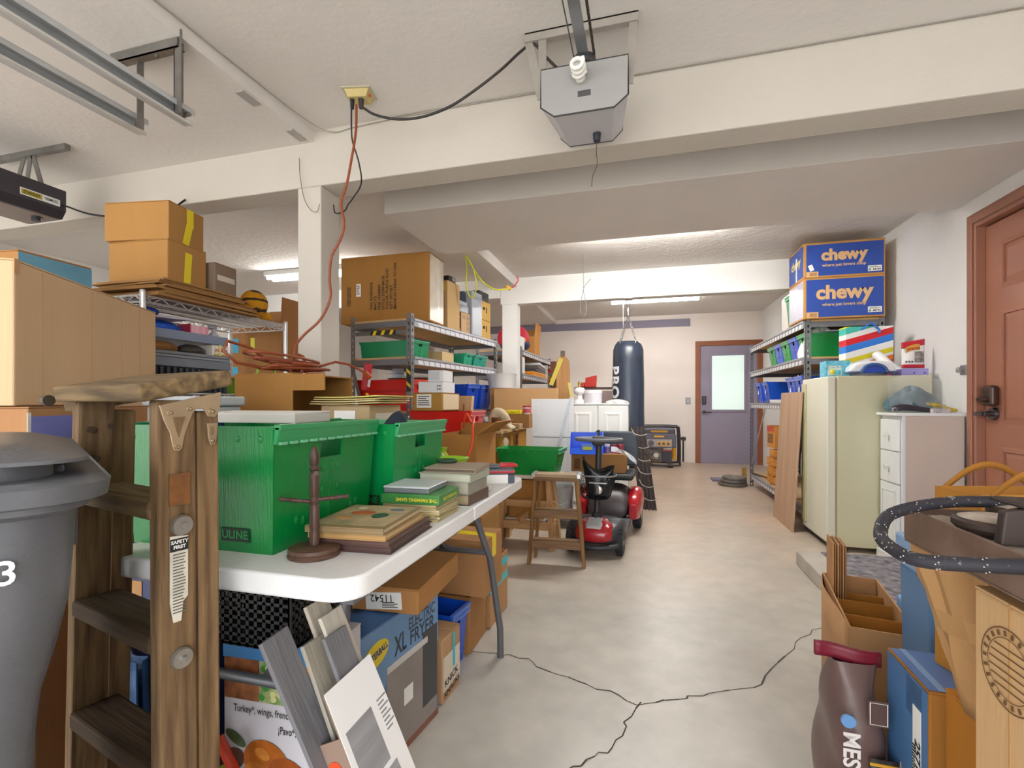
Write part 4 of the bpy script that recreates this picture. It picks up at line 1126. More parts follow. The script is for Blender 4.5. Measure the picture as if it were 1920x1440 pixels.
# --- right opener: grey plate, tapered lens underside, spiral bulb
t = opener('garage_door_opener', 'grey garage door opener with spiral bulb hanging from the white ceiling', (-.205, 1.70, 2.07))
PG = mat('a4a3a1', .45, .2, .05, 6)
W_ = .152
front = [(-W_, .17), (W_, .17), (W_, .035), (.105, -.002), (-.105, -.002), (-W_, .035)]
b = B(); n = len(front)
fr = [(x, 0, z) for x, z in front]
bk = [(x * .8, .25, (z * .72 + .01) if z > .1 else z + .02) for x, z in front]
b.add(fr + bk, [tuple(range(n)), tuple(range(n, 2 * n))[::-1]] + [(i, (i + 1) % n, n + (i + 1) % n, n + i) for i in range(n)])
obj('lens_housing', b, mat('c4c3c8', .4, 0, .05, 5), t, bev=.003)
obj('front_plate', B().prism(front, 'xz', -.006, .0), PG, t)
e_ = [V((x, -.004, z)) for x, z in front]
obj('edge_trim', B().tube(e_, .0035, 5, True), mat('2a2a2c', .5), t)
obj('rear_edge_trim', B().tube([V(p) for p in bk], .003, 5, True), mat('2a2a2c', .5), t)
obj('bulb_base', B().cyl((-.01, -.006, .115), (-.01, -.03, .105), .018, .016), mat('d8d6d0', .5), t, smooth=40)
sp = [(-.01 + .02 * math.cos(a), -.032 - .0036 * a, .113 + .02 * math.sin(a)) for a in [k * .45 for k in range(44)]]
obj('spiral_bulb', B().tube(sp, .0072, 7), mat('f4f2ec', .3), t, smooth=60)
obj('rating_plate', bx(-.02, -.0075, .052, .025, -.006, .072), mat('4a4a4c', .5), t)
obj('emergency_knob', B().cyl((.03, .17, .012), (.03, .17, -.018), .016, .013), mat('2c3038', .4), t, smooth=40)
obj('thin_wire', B().tube(bez([(.03, .17, -.018), (.028, .17, -.06), (.03, .17, -.11), (.015, .165, -.15), (.01, .17, -.19)], 5), .0012, 4), mat('4a4540', .7), t)
obj('rail', bx(-.018, -2.6, .185, .018, .03, .192).box(-.004, -2.6, .192, .004, .03, .222), metal('8f9296', .35), t)
ch = B()
for k in range(60):
    y = -.9 + k * .0152
    ch.cb((.036, y, .20), (.008, .010, .012 if k % 2 else .007))
obj('chain', ch, mat('4a4540', .5, .6), t, stuff=True)
obj('cable', B().cyl((-.035, -2.6, .2), (-.035, .0, .2), .0022, None, 5), metal('7a7876'), t)
obj('sprocket_guard', B().cyl((0, .02, .17), (0, .02, .2), .04), mat('3a3a3c', .5), t, smooth=40)
# bracket of angle iron
AB = mat('b1aba3', .55, .45, .15, 10)
obj('ceiling_angle', bx(-.225, .05, .325, .185, .075, .358).box(-.225, .05, .353, .185, .085, .3585), AB, t)
for (x0, x1) in ((-.215, -.158), (-.16, -.153), (.17, .153)):
    obj('strap', B().bar((x0, .06, .34), (x1, .03, .09), .030, .004, (0, 1, 0)), AB, t)
# --- left opener: dark
t = opener('garage_door_opener', 'black garage door opener with a white badge hanging over the left bay', (-3.13, 1.68, 2.03))
DKP = mat('38353c', .4, .1, .08, 6)
pr = [(-.15, .15), (.15, .15), (.15, .04), (.12, .0), (-.12, .0), (-.15, .04)]
obj('case', B().prism(pr, 'xz', -.30, .18), DKP, t, bev=.004)
obj('lens', bx(-.11, -.29, -.006, .11, .16, 0), mat('8a7a70', .5), t)
obj('knob', B().cyl((.06, .10, 0), (.06, .10, -.03), .02), mat('26262a', .4), t, smooth=40)
bd = obj('badge', bx(.1502, -.02, .055, .1515, .15, .09), mat('e2e2e0', .5), t)
obj('badge_field', bx(.1512, -.015, .06, .1522, .07, .085), mat('a89a2c', .5), bd)
text('STANLEY', .02, bd, (.1528, .0275, .0725), (90, 0, 90), INK, off=.0004, sx=.85)
text('VEMCO', .02, bd, (.1528, .11, .0725), (90, 0, 90), INK, off=.0004, sx=.85)
obj('ceiling_angle', bx(-.28, .09, .315, .28, .115, .345), ST, t)
for x0, x1 in ((-.03, -.1), (.03, .1), (.02, -.02)):
    obj('strap', B().bar((x0, .10, .33), (x1, .10, .15), .03, .004, (0, 1, 0)), ST, t)
obj('mount_plate', bx(-.12, .02, .15, .12, .16, .156), ST, t)
obj('rail', bx(-.018, -2.4, .152, .018, -.2, .16), metal('8f9296', .35), t)
tag(obj('black_cable', B().tube(bez([(-2.98, 1.84, 2.10), (-2.84, 1.90, 2.055), (-2.66, 1.98, 2.06), (-2.50, 2.05, 2.11), (-2.44, 2.092, 2.17)], 6), .005, 6), BLACK, smooth=60), 'black cable sagging from the left opener to the beam', 'cable')
# --- overhead door tracks
TM = mat('c2c4c6', .35, .35, .1, 10)
for k, (x, ye, lb) in enumerate(((-1.655, 1.44, 'galvanised overhead door track ending below the ceiling step'), (-1.885, 1.44, 'galvanised overhead door track beside the twin track on the left'))):
    t = thing('door_track', lb, 'door track', (x, ye, 2.10))
    L_ = 3.0
    o = [(-.028, .0), (-.024, .03), (.0, .036), (.024, .03), (.024, .024), (.0, .030), (-.02, .024), (-.022, .0)]
    obj('channel', bx(-.028, -L_, -.002, -.024, 0, .05).box(-.024, -L_, .046, .022, 0, .05).box(.018, -L_, .03, .022, 0, .046).box(-.024, -L_, -.002, .004, 0, .002), TM, t, bev=.001)
    obj('lip', B().tube([(.006, -L_, .0), (.006, 0, .0)], .007, 8), mat('e6e6e6', .35, .6), t, smooth=60)
    hx = .03 if k == 0 else .05
    obj('hanger', bx(hx - .022, -.075, .0, hx - .018, -.04, .275 if k else .30).box(hx - .022, -.075, .0, hx + .012, -.071, .275 if k else .30) if k == 0 else bx(hx - .01, -.06, -.01, hx - .006, -.035, .27), ST, t)
    obj('bolt', B().cyl((.0, -.03, .02), (.03, -.03, .02), .008), ST, t, smooth=40)
t = thing('hanger_bar', 'steel angle bar bolted across the ceiling between the two door tracks', 'bracket', (-1.79, 1.375, 2.335))
obj('angle', bx(-.16, -.016, 0, .165, .016, .004).box(-.16, -.016, 0, .165, -.012, .035), ST, t)
for x in (-.12, .05, .14):
    obj('bolt', B().cyl((x, 0, 0), (x, 0, -.008), .007, None, 6), ST, t)
# --- ceiling outlet with plugs and cords
t = thing('ceiling_outlet', 'yellowed outlet box on the white ceiling with cords plugged in', 'outlet', (-1.225, 1.895, 2.43), 12)
YB_ = mat('cbb878', .5, 0, .15, 20)
obj('plate', bx(-.065, -.05, -.004, .065, .05, 0), mat('c9c1a8', .5), t, bev=.001)
obj('body', B().hexa([(-.042, -.032, -.035), (.042, -.032, -.035), (.042, .032, -.035), (-.042, .032, -.035), (-.055, -.042, -.004), (.055, -.042, -.004), (.055, .042, -.004), (-.055, .042, -.004)]), YB_, t, bev=.003)
obj('reset_button', B().cyl((.048, -.01, -.02), (.054, -.01, -.02), .006), mat('c83c2c', .4), t)
obj('plug', B().cyl((-.028, -.01, -.035), (-.028, -.01, -.075), .010, .008), mat('2a2a2c', .5), t, smooth=40)
obj('plug', B().cyl((.012, -.01, -.035), (.012, -.01, -.075), .013, .009), mat('3a3032', .5), t, smooth=40)
BC = mat('2e2c2a', .5)
tag(obj('thin_cable', B().tube(bez([(-1.255, 1.88, 2.36), (-1.258, 1.885, 2.27), (-1.262, 1.90, 2.22), (-1.25, 1.93, 2.14), (-1.27, 1.98, 2.07), (-1.36, 2.05, 2.04), (-1.415, 2.09, 2.03), (-1.43, 2.09, 2.005), (-1.46, 2.085, 1.99), (-1.49, 2.09, 2.0), (-1.50, 2.094, 2.04)], 6), .0035, 6), BC, smooth=60), 'thin black cord from the ceiling outlet looped onto the square post', 'cord')
tag(obj('power_cord', B().tube(bez([(-1.205, 1.89, 2.36), (-1.15, 1.90, 2.325), (-1.05, 1.91, 2.295), (-.93, 1.91, 2.285), (-.80, 1.90, 2.30), (-.68, 1.885, 2.34), (-.56, 1.865, 2.39), (-.46, 1.80, 2.40), (-.40, 1.76, 2.39), (-.35, 1.76, 2.33), (-.30, 1.74, 2.26)], 6), .0055, 7), BC, smooth=60), 'dark power cord swagged along the ceiling from the outlet to the opener', 'cord')
tag(obj('bell_wire', B().tube(bez([(-1.62, .3, 2.424), (-1.615, 1.0, 2.425), (-1.60, 1.7, 2.422), (-1.575, 2.0, 2.418), (-1.50, 2.085, 2.40), (-1.38, 2.092, 2.41), (-1.1, 2.093, 2.42), (-.7, 2.093, 2.424), (-.32, 2.093, 2.424)], 6), .0025, 5), mat('a09a90', .7), smooth=60), 'thin pale bell wire tacked along the ceiling edge to the beam', 'wire')
tag(obj('beam_wire', B().tube(bez([(-1.2, 2.093, 2.425), (-.2, 2.093, 2.426), (.9, 2.093, 2.426), (1.9, 2.093, 2.427)], 4), .0022, 5), mat('8f887e', .7)), 'grey wire stapled along the top of the long beam', 'wire')
tag(obj('post_wire', B().tube(bez([(-1.70, 2.09, 2.30), (-1.69, 2.085, 2.2), (-1.66, 2.08, 2.08), (-1.62, 2.08, 2.02), (-1.585, 2.08, 2.01), (-1.575, 2.085, 2.05)], 5), .0016, 5), mat('5a564e', .7)), 'thin loose wire curling down the square post head', 'wire')
# --- yellow cord bundle by the second soffit, loop of string, bag bracket
t = thing('yellow_cable', 'looped yellow utility cord with red end hanging from the soffit', 'cord')
YC = mat('d2d428', .45)
obj('loop', B().tube(bez([(-1.50, 3.95, 2.33), (-1.51, 4.0, 2.24), (-1.535, 4.05, 2.10), (-1.515, 4.08, 2.01), (-1.475, 4.08, 2.0), (-1.44, 4.06, 2.10), (-1.455, 4.0, 2.24), (-1.495, 3.95, 2.33)], 6), .006, 6), YC, t, smooth=60)
obj('loop', B().tube(bez([(-1.495, 3.95, 2.33), (-1.46, 4.05, 2.23), (-1.42, 4.2, 2.15), (-1.36, 4.35, 2.12), (-1.31, 4.5, 2.15), (-1.27, 4.6, 2.18)], 6), .007, 6), YC, t, smooth=60)
obj('red_end', B().tube(bez([(-1.275, 4.6, 2.18), (-1.24, 4.6, 2.20), (-1.20, 4.6, 2.25), (-1.21, 4.6, 2.30)], 5), .006, 6), mat('c83030', .4), t, smooth=60)
obj('plug', B().cyl((-1.31, 4.55, 2.19), (-1.27, 4.58, 2.17), .018), mat('d89a20', .4), t, smooth=50)
tag(obj('string_loop', B().tube(bez([(-.55, 4.55, 2.44), (-.55, 4.55, 2.15), (-.55, 4.55, 2.12), (-.575, 4.55, 2.0), (-.58, 4.55, 1.90), (-.55, 4.55, 1.86), (-.525, 4.55, 1.90), (-.53, 4.55, 2.0), (-.55, 4.55, 2.12), (-.50, 4.55, 2.19), (-.48, 4.55, 2.21)], 5), .003, 5), mat('5a5f5c', .7)), 'thin dark string loop hanging below the middle ceiling', 'string')
# --- punching bag
t = thing('punching_bag', 'black leather punching bag hung by chains from the white beam', 'punching bag', (-.165, 5.27, .36))
LB = mat('333b4b', .3, 0, .35, 5, .5, 12, (1, 1, .25))
prof = [(.11, 0), (.165, .012), (.173, .05), (.172, .3), (.165, .6), (.165, .9), (.160, 1.1), (.157, 1.25), (.14, 1.30), (.115, 1.335), (.09, 1.33)]
obj('bag', B().lathe(prof, 28), LB, t, smooth=50)
CH = mat('a8a8aa', .3, .9)
for k in range(4):
    a = R(45 + 90 * k)
    c_ = B(); p0 = V((.115 * math.cos(a), .115 * math.sin(a), 1.33)); p1 = V((0, 0, 1.62))
    n = 9
    for i in range(n):
        u0, u1 = i / n, (i + 1.25) / n
        q0, q1 = p0.lerp(p1, u0), p0.lerp(p1, min(u1, 1))
        sd = V((-math.sin(a), math.cos(a), 0)) if i % 2 else V((math.cos(a), math.sin(a), .3))
        sd = sd * .009
        m_ = (q0 + q1) / 2
        c_.tube([q0, q0.lerp(m_, .6) + sd, q1.lerp(m_, .6) + sd, q1, q1.lerp(m_, .6) - sd, q0.lerp(m_, .6) - sd], .0028, 5, True)
    obj('chain', c_, CH, t, stuff=True)
    sp_ = V((.158 * math.cos(a), .158 * math.sin(a), 1.22))
    tri = obj('strap', B().bar(sp_ + V((0, 0, -.11)), sp_ + V((-.02 * math.cos(a), -.02 * math.sin(a), .07)), .075, .006, V((math.cos(a), math.sin(a), .1))), mat('2a2f38', .4), t)
    obj('ring', B().tube([sp_ + V((-.03 * math.cos(a) - .025 * math.sin(a) * s_, -.03 * math.sin(a) + .025 * math.cos(a) * s_, .08 + .03 * c2)) for s_, c2 in ((-1, 0), (1, 0), (.5, 1), (-.5, 1))], .004, 5, True), CH, t)
obj('swivel', B().cyl((0, 0, 1.62), (0, 0, 1.70), .014).cyl((0, 0, 1.655), (0, 0, 1.675), .022), CH, t, smooth=40)
obj('snap_hook', B().tube([(0, 0, 1.70), (.02, 0, 1.735), (.018, 0, 1.775), (0, 0, 1.80), (-.018, 0, 1.775), (-.02, 0, 1.735)], .006, 6, True), CH, t, smooth=60)
def bagletter(ch, z):
    # letters run down the bag side facing the camera
    x, y = -.075, -.152
    o = text(ch, .165, t, (x, y, z), (90, 90, 0), mat('d4d4d6', .5), off=.006)
    me = o.data
    bm = bmesh.new(); bm.from_mesh(me)
    bmesh.ops.subdivide_edges(bm, edges=bm.edges, cuts=2)
    bm.to_mesh(me); bm.free()
    M_ = Euler((R(90), R(90), 0)).to_matrix()
    for v in me.vertices:
        p = M_ @ v.co
        ang = math.atan2(-1, -.72) - .32 + (p.x) / .168
        me_ = V((.1715 * math.cos(ang), .1715 * math.sin(ang), p.z + z))
        v.co = me_
    o.location = (0, 0, 0); o.rotation_euler = (0, 0, 0)
for ch, z in (('P', 1.03), ('R', .92), ('O', .80), ('F', .685), ('O', .57), ('R', .45), ('C', .34), ('E', .23)):
    bagletter(ch, z)
t = thing('bag_hanger', 'small steel bracket on the white beam holding the punching bag', 'bracket', (-.165, 5.27, 2.15))
obj('plate', bx(-.045, -.085, .0, .045, -.0705, .12).box(-.045, -.085, -.006, .045, .06, -.0005), metal('b8b8ba'), t)
obj('eye', B().tube([(.016 * math.cos(a), 0, -.018 + .014 * math.sin(a)) for a in [k * .6283 for k in range(10)]], .004, 5, True), CH, t)
obj('bolt', B().cyl((0, -.085, .07), (0, -.095, .07), .016, None, 6), mat('e0e0e0', .3, .7), t)
# ================================================================== grey steel shelving
def steel_rack(label, loc, L, D, H, zs, rz=0, boards='c8a070', stick='e4e2e6', gap=(.055, .11), over=.03, braces=(), slots=True):
    t = thing('steel_shelving', label, 'shelf rack', loc, rz)
    SM = mat('77797e', .42, .55, .12, 10)
    SR = mat('9c9ea4', .4, .5, .1, 10)
    pw = .042
    for sx in (-1, 1):
        for sy in (-1, 1):
            b = B()
            x0, y0 = sx * D / 2, sy * L / 2
            xi, yi = x0 - sx * pw, y0 - sy * pw
            th = .0025
            n = int(H / .05)
            def strip(a0, a1, z0, z1, pl):
                if pl == 'y':    # plate facing +-y
                    b.box(min(x0 - sx * a0, x0 - sx * a1), min(y0, y0 - sy * th), z0, max(x0 - sx * a0, x0 - sx * a1), max(y0, y0 - sy * th), z1)
                else:
                    b.box(min(x0, x0 - sx * th), min(y0 - sy * a0, y0 - sy * a1), z0, max(x0, x0 - sx * th), max(y0 - sy * a0, y0 - sy * a1), z1)
            for pl in 'xy':
                strip(0, .014, 0, H, pl); strip(.028, pw, 0, H, pl)
                for k in range(n + 1):
                    z = k * H / n
                    strip(.014, .028, max(0, z - .014), min(H, z + .014), pl)
            obj('post', b, SM, t)
    rh = .062
    for iz, z in enumerate(zs):
        bd = obj('shelf_board', bx(-D / 2 + .006, -L / 2 + .006, z - .016, D / 2 - .006, L / 2 - .006, z), mat(boards, .7, 0, .12, 8, .1, 60), t)
        for sx in (-1, 1):
            x = sx * D / 2
            bm_ = obj('beam', bx(min(x, x + sx * .004), -L / 2 + .04, z - rh, max(x, x + sx * .004), L / 2 - .04, z - .006).box(min(x - sx * .03, x + sx * .012), -L / 2 + .04, z - .018, max(x - sx * .03, x + sx * .012), L / 2 - .04, z + .002), SR, t, bev=.002)
            if stick:
                s = B(); w, st = gap; k = 0
                y = -L / 2 + .10
                while y < L / 2 - .12:
                    s.hexa([(x + sx * .0042, y, z - rh + .006), (x + sx * .0052, y, z - rh + .006), (x + sx * .0052, y + w, z - rh + .006), (x + sx * .0042, y + w, z - rh + .006),
                            (x + sx * .0042, y - .012, z - .022), (x + sx * .0052, y - .012, z - .022), (x + sx * .0052, y + w - .012, z - .022), (x + sx * .0042, y + w - .012, z - .022)])
                    y += st
                obj('rail_labels', s, mat(stick, .6), bm_, stuff=True)
        for sy in (-1, 1):
            y = sy * L / 2
            obj('end_beam', bx(-D / 2 + .04, min(y, y - sy * .004), z - rh, D / 2 - .04, max(y, y - sy * .004), z - .016), SM, t)
    for (a, b_) in braces:
        obj('brace', B().bar(a, b_, .03, .004, (0, 1, 0)), SM, t)
    return t
rk = steel_rack('grey slotted steel shelving with the big lettered carton on top', (-1.905, 4.19, 0), 1.62, .575, 1.735, (1.70, 1.405, .985, .25), -7, braces=(((-.287, -.805, 1.36), (-.05, -.805, .62)),), stick='dedce4', gap=(.07, .085))
# striped hazard tape on the near end
def hazard(par, loc, L_, vertical=False, rot=(90, 0, 0)):
    h = obj('hazard_tape', bx(-L_ / 2, -.018, 0, L_ / 2, .018, .0012) if not vertical else bx(-.018, -L_ / 2, 0, .018, L_ / 2, .0012), mat('26241c', .5), par, loc, rot)
    n = max(2, int(L_ / .075))
    for k in range(n):
        c = -L_ / 2 + (k + .5) * L_ / n
        if not vertical:
            b = B().prism([(c - .022, -.018), (c + .006, -.018), (c + .024, .018), (c - .004, .018)], 'xy', .0012, .002)
        else:
            b = B().prism([(-.018, c + .004), (-.018, c + .03), (.018, c), (.018, c - .026)], 'xy', .0012, .002)
        obj('stripe', b, mat('e2c61a', .45), h)
cr_ = obj('cross_bar', bx(-.25, -.80, 1.585, .25, -.795, 1.615), mat('6c6d70', .5, .4), rk)
hazard(cr_, (.02, -.8005, 1.60), .24)
hazard(rk, (.267, -.8115, 1.235), .20, True)
Mr = MX.Translation((-1.905, 4.19, 0)) @ MX.Rotation(R(-7), 4, 'Z')
def on_rack(x, y, z):
    return tuple(Mr @ V((x, y, z)))
# --- big lettered carton
t = carton('big brown carton with black shipping lettering on top of the steel shelving', (-2.06, 3.69, 1.706), (.80, .30, .555), 1, card('a9793f', .12))
dM = (.80, .30, .555)
for k, s_ in enumerate(('TAG RIVERSIDE', "MACY'S", 'PO# 12100863', 'STYLE: 23389-86-35', 'COLOR: PURPLE ROSE', 'QTY 3PC/SET', 'MADE IN CHINA TO USA')):
    ptext(t, 'f', dM, -.115 + k * .036, -.17, s_, .033, INK, rot=90, align='LEFT', off=.0006, sx=1.02, name='shipping_text')
box_label(t, 'f', dM, -.235, .0, .042, .105, 5)
patch(t, 'f', dM, -.325, -.05, .035, .16, mat('7d5628', .8, 0, .5, 30), 'smudge')
patch(t, 'r', dM, 0, 0, .28, .53, mat('d6ccbe', .3, 0, .12, 10, .3, 30), 'wrap_tape')
patch(t, 'r', dM, .03, 0, .03, .53, mat('e8e2d8', .15, 0, .1, 10), 'clear_tape', e=.002)
# --- other things on the rack top
p = on_rack(.12, -.13, 1.7015)
t = carton('tall plain tan carton behind the big lettered carton', p, (.32, .22, .42), -7, card('c9a878', .05))
patch(t, 'f', (.32, .22, .42), .13, .16, .015, .06, TAPEY, 'tape')
t = thing('black_radio', 'small black radio lying on the tall tan carton', 'radio', (p[0] + .08, p[1], p[2] + .421), -7)
obj('case', bx(-.10, -.06, 0, .06, .06, .06), mat('2c2c30', .4), t, bev=.006)
obj('dial', B().cyl((.06, 0, .03), (.075, 0, .03), .02), mat('b8b8bc', .3, .6), t, smooth=40)
p = on_rack(.17, .10, 1.7015)
t = carton('product carton with dark printed panels beside the grey speaker', p, (.22, .17, .19), -7, card('c8a67c'))
dd = (.22, .17, .19)
for (u, v_) in ((-.04, .05), (.04, .05), (.04, 0), (.04, -.05)):
    patch(t, 'r', dd, u, v_, .05, .035, mat('a08a74', .7), 'printed_panel')
patch(t, 'f', dd, .05, -.01, .10, .10, mat('6a4a2c', .7, 0, .6, 40), 'printed_panel')
patch(t, 'f', dd, .05, .07, .10, .04, mat('5a4432', .7), 'printed_panel')
t = thing('printer', 'grey desktop printer on the product carton', 'printer', (p[0] - .01, p[1], p[2] + .191), -7)
obj('case', bx(-.12, -.08, 0, .10, .10, .08), mat('8f929c', .4), t, bev=.01)
obj('scanner_lid', bx(-.12, -.08, .08, .08, .10, .12), mat('b4b6be', .4), t, rot=(0, 4, 0), bev=.01)
p = on_rack(.12, .32, 1.7015)
t = thing('speaker', 'tall grey and navy floor speaker on the steel shelving', 'speaker', p, -7)
obj('cabinet', bx(-.14, -.10, 0, .165, .12, .43), mat('9da2ac', .4), t, bev=.01)
obj('front_panel', B().prism([(-.14, .10), (.06, .10), (.10, .16), (.10, .40), (.07, .43), (-.14, .43)], 'xz', -.105, -.1005), mat('4c566a', .45), t, bev=.002)
obj('cone_ring', B().tube([(.02 + .06 * math.cos(a), -.104, .085 + .07 * math.sin(a)) for a in [k * .3927 for k in range(16)]], .006, 6, True), mat('6a7a92', .4), t, smooth=60)
p = on_rack(.15, .56, 1.7015)
for k in range(2):
    t = carton(('tan carton with a black printed mark, lower of two by the white post', 'tan carton with a black printed mark, upper of two by the white post')[k], (p[0], p[1], p[2] + k * .192), (.24, .22, .19), -7, card('c9a25c'))
    patch(t, 'r', (.24, .22, .19), -.05, .02, .05, .03, INK, 'printed_mark', rot=10)
    patch(t, 'r', (.24, .22, .19), .01, .01, .018, .06, INK, 'printed_mark', rot=-6)
t = thing('heater_box', 'black vented metal heater on top of the tan cartons', 'heater', (p[0] - .02, p[1], p[2] + .385), -7)
obj('case', bx(-.13, -.11, 0, .12, .11, .10), mat('3a3a3e', .45, .3), t, bev=.004)
for k in range(7):
    obj('vent_fin', bx(-.12 + k * .03, -.116, .012, -.112 + k * .03, -.11, .09), mat('1c1c20', .5), t)
# --- shelf two
p = on_rack(0, -.62, 1.4065)
tote('wide green tote on the steel shelf under the big lettered carton', p, (.50, .24, .135), '0a8a58', -7, .95, None)
p = on_rack(.06, -.20, 1.4065)
t = open_carton('shallow cream carton holding a clear bag on the steel shelf', p, (.40, .20, .085), -7, card('c9b284', .05))
t = thing('clear_bag', 'heap of crumpled clear plastic bag in the cream carton', 'bag', (p[0] - .0, p[1] + .0, p[2] + .0065), -7)
def lump(rx, ry, rz_, s_):
    rnd = random.Random(s_)
    ph = [rnd.uniform(0, 6.28) for _ in range(6)]
    def f(u, v):
        a = u * 6.2832; e = v * math.pi * .5
        k = 1 + .14 * math.sin(5 * a + ph[0] + 3 * e) + .10 * math.sin(9 * a + ph[1]) * math.cos(7 * e + ph[2])
        return (rx * k * math.cos(a) * math.cos(e), ry * k * math.sin(a) * math.cos(e), rz_ * (.0 + math.sin(e)) * (1 + .12 * math.sin(4 * a + ph[3])))
    return B().grid(f, 36, 12)
obj('film', lump(.17, .085, .13, 3), mat('d9cfc4', .2, 0, .3, 14, .5, 40, (1, 1, 1), .5, 0, .0), t, smooth=50)
tg = tote('small teal tote beside the cream carton on the steel shelf', on_rack(.06, .20, 1.4065), (.40, .17, .11), '1a9a78', -7, .9, None)
tote('small teal tote at the far end of the steel shelf', on_rack(.06, .46, 1.4065), (.40, .28, .11), '0f9480', -7, .9, None)
# --- shelf three
p = on_rack(-.02, -.60, .9865)
t = tote('big red plastic tote on the third steel shelf', p, (.50, .33, .245), 'c8140c', -7, .93, None, ribs=False)
obj('side_ridge', bx(-.24, -.168, .15, .24, -.16, .165), mat('b8120a', .4), t)
p = on_rack(.03, -.05, .9865)
for k, (yy, lb) in enumerate(((.28, 'bright blue tote on the third steel shelf next to a paper bag'), (.58, 'bright blue tote on the third steel shelf by the white post'))):
    tote(lb, on_rack(.06, yy, .9865), (.42, .25, .24), '1648c0', -7, .86, None)
t = carton('long flat brown carton at the back of the third steel shelf', on_rack(-.06, -.26, .9865), (.40, .20, .28), -7, card('7a4a34'))
t = thing('wire_tray', 'white wire letter tray on the third steel shelf', 'tray', on_rack(-.2, -.34, 1.2675), -7)
obj('frame', bx(-.06, -.05, 0, .06, .05, .004).box(-.06, -.05, .04, .06, .05, .044).box(-.06, .045, 0, .06, .05, .09), mat('c8d4e0', .4), t)
for k, (c_, x) in enumerate((('3a9a3c', -.08), ('d23a2a', .10), ('e8e4e0', .02))):
    t = thing('paperback', ('green paperback lying on the brown carton at the shelf back', 'red paperback lying on the brown carton at the shelf back', 'white paperback lying on the brown carton at the shelf back')[k], 'book', on_rack(-.02 + x, -.26, 1.2675), -7)
    obj('cover', bx(-.045, -.06, 0, .045, .06, .002).box(-.045, -.06, .016, .045, .06, .018).box(-.045, -.06, .002, -.043, .06, .016), mat(c_, .5), t)
    obj('pages', bx(-.043, -.058, .002, .044, .058, .016), PAPER, t)
for k in range(3):
    carton(('brown carton on the bottom steel shelf', 'paler carton in the middle of the bottom steel shelf', 'darker carton at the far end of the bottom steel shelf')[k], on_rack(0, -.5 + k * .5, .2515), (.42, .40, .45), -7, card(('a5784c', 'b98f62', '8f663e')[k]))
# red cordless vacuum head peeking beside the rack
t = thing('red_tool', 'red handheld tool hung on the rack post by the white post', 'tool', (-1.98, 3.16, 1.12), 0)
obj('body', B().cb((0, 0, .12), (.05, .05, .20), (0, 8, 0)), mat('c01f2c', .35), t, bev=.012, seg=3)
obj('grille', B().cb((.027, -.01, .09), (.004, .03, .09), (0, 8, 0)), mat('c8ccd4', .4), t)
obj('strap', B().bar((.0, 0, .0), (.03, 0, -.08), .03, .006), mat('d8a020', .5), t)
tb_ = thing('tool_cart', 'grey side table standing behind the open carton with the cord', 'table', (-2.0, 3.12, 0))
obj('top', bx(-.14, -.10, 1.0, .14, .10, 1.02), mat('8f9094', .5), tb_)
for sx in (-1, 1):
    for sy in (-1, 1):
        obj('leg', bx(sx * .12 - .012, sy * .08 - .012, 0, sx * .12 + .012, sy * .08 + .012, 1.0), mat('8f9094', .5), tb_)
# ================================================================== clutter beyond the table
carton('brown carton with hand hole carrying the plywood bench sheet', (-1.25, 3.93, .40), (.38, .88, .418), 0, card('a8782f'))
t = [o for o in C.objects if o.get('label', '').startswith('brown carton with hand hole')][0]
dh = (.38, .88, .418)
obj('hand_hole', B().cyl((0, 0, 0), (0, 0, .001), .034, None, 20).tf(MX.Diagonal((1, .85, 1, 1))), mat('2c1a0c', .9), t, fpos('f', dh, .09, .05, .001), (90, 0, 0))
ptext(t, 'r', dh, .10, .06, 'MIC', .13, mat('7a3a1c', .7), rot=-90, off=.003)
carton('brown carton at the base of the bench stack', (-1.25, 3.93, 0), (.40, .86, .398), 0, card('96703f'))
t = thing('plywood_sheet', 'plywood sheet used as a bench top and strewn with tools', 'board', (-1.235, 4.03, .8195))
obj('sheet', bx(-.24, -.60, 0, .215, .60, .018), wood('b08a5a', 'c9a878', 'y', 10), t)
t = thing('bench_block', 'timber offcut under the near edge of the plywood sheet', 'wood', (-1.16, 3.445, .795), 0)
obj('block', bx(-.14, -.012, 0, .14, .012, .024), wood('7a5838', '97724c', 'x', 10), t)
BZ = .838
t = carton('long low brown carton with a yellow case on it', (-1.10, 3.96, BZ), (.36, .12, .115), 0, card('9c7448'))
t = thing('yellow_case', 'flat bright yellow plastic case on the long low carton', 'case', (-1.06, 3.95, BZ + .1155), 0)
obj('body', bx(-.07, -.045, 0, .07, .045, .034), plastic('e0cf1a'), t, bev=.006)
obj('latch', bx(-.02, -.05, .01, .02, -.045, .024), plastic('c9b818'), t, bev=.002)
t = thing('red_lid_tub', 'small white tub with a red lid at the end of the long low carton', 'tub', (-.955, 3.96, BZ + .1155))
obj('tub', B().lathe([(.027, 0), (.033, .06), (.0, .06)], 18), mat('e9e2e0', .4), t, smooth=40)
obj('lid', B().lathe([(.036, .058), (.036, .07), (.0, .071)], 18), plastic('c21f2c'), t, smooth=40)
obj('label', B().cyl((0, 0, .012), (0, 0, .046), .0322, .0335, 18, False), mat('c8505c', .5, 0, .5, 60), t)
for k in range(4):
    t = thing('thin_board', 'thin wooden board lying in the stack on the plywood sheet', 'board', (-1.12, 3.78, BZ + .001 + k * .0105), random.uniform(-4, 4), 'thin boards stacked on the bench')
    obj('board', bx(-.16, -.06, 0, .16, .06, .009), wood('9c7850', 'c0a07c', 'x', 10), t)
GL = mat('cbb99c', .9, 0, .3, 16, .4, 40)
t = thing('work_glove', 'tan canvas work glove draped over a dark clamp on the bench', 'glove', (-1.06, 3.53, BZ))
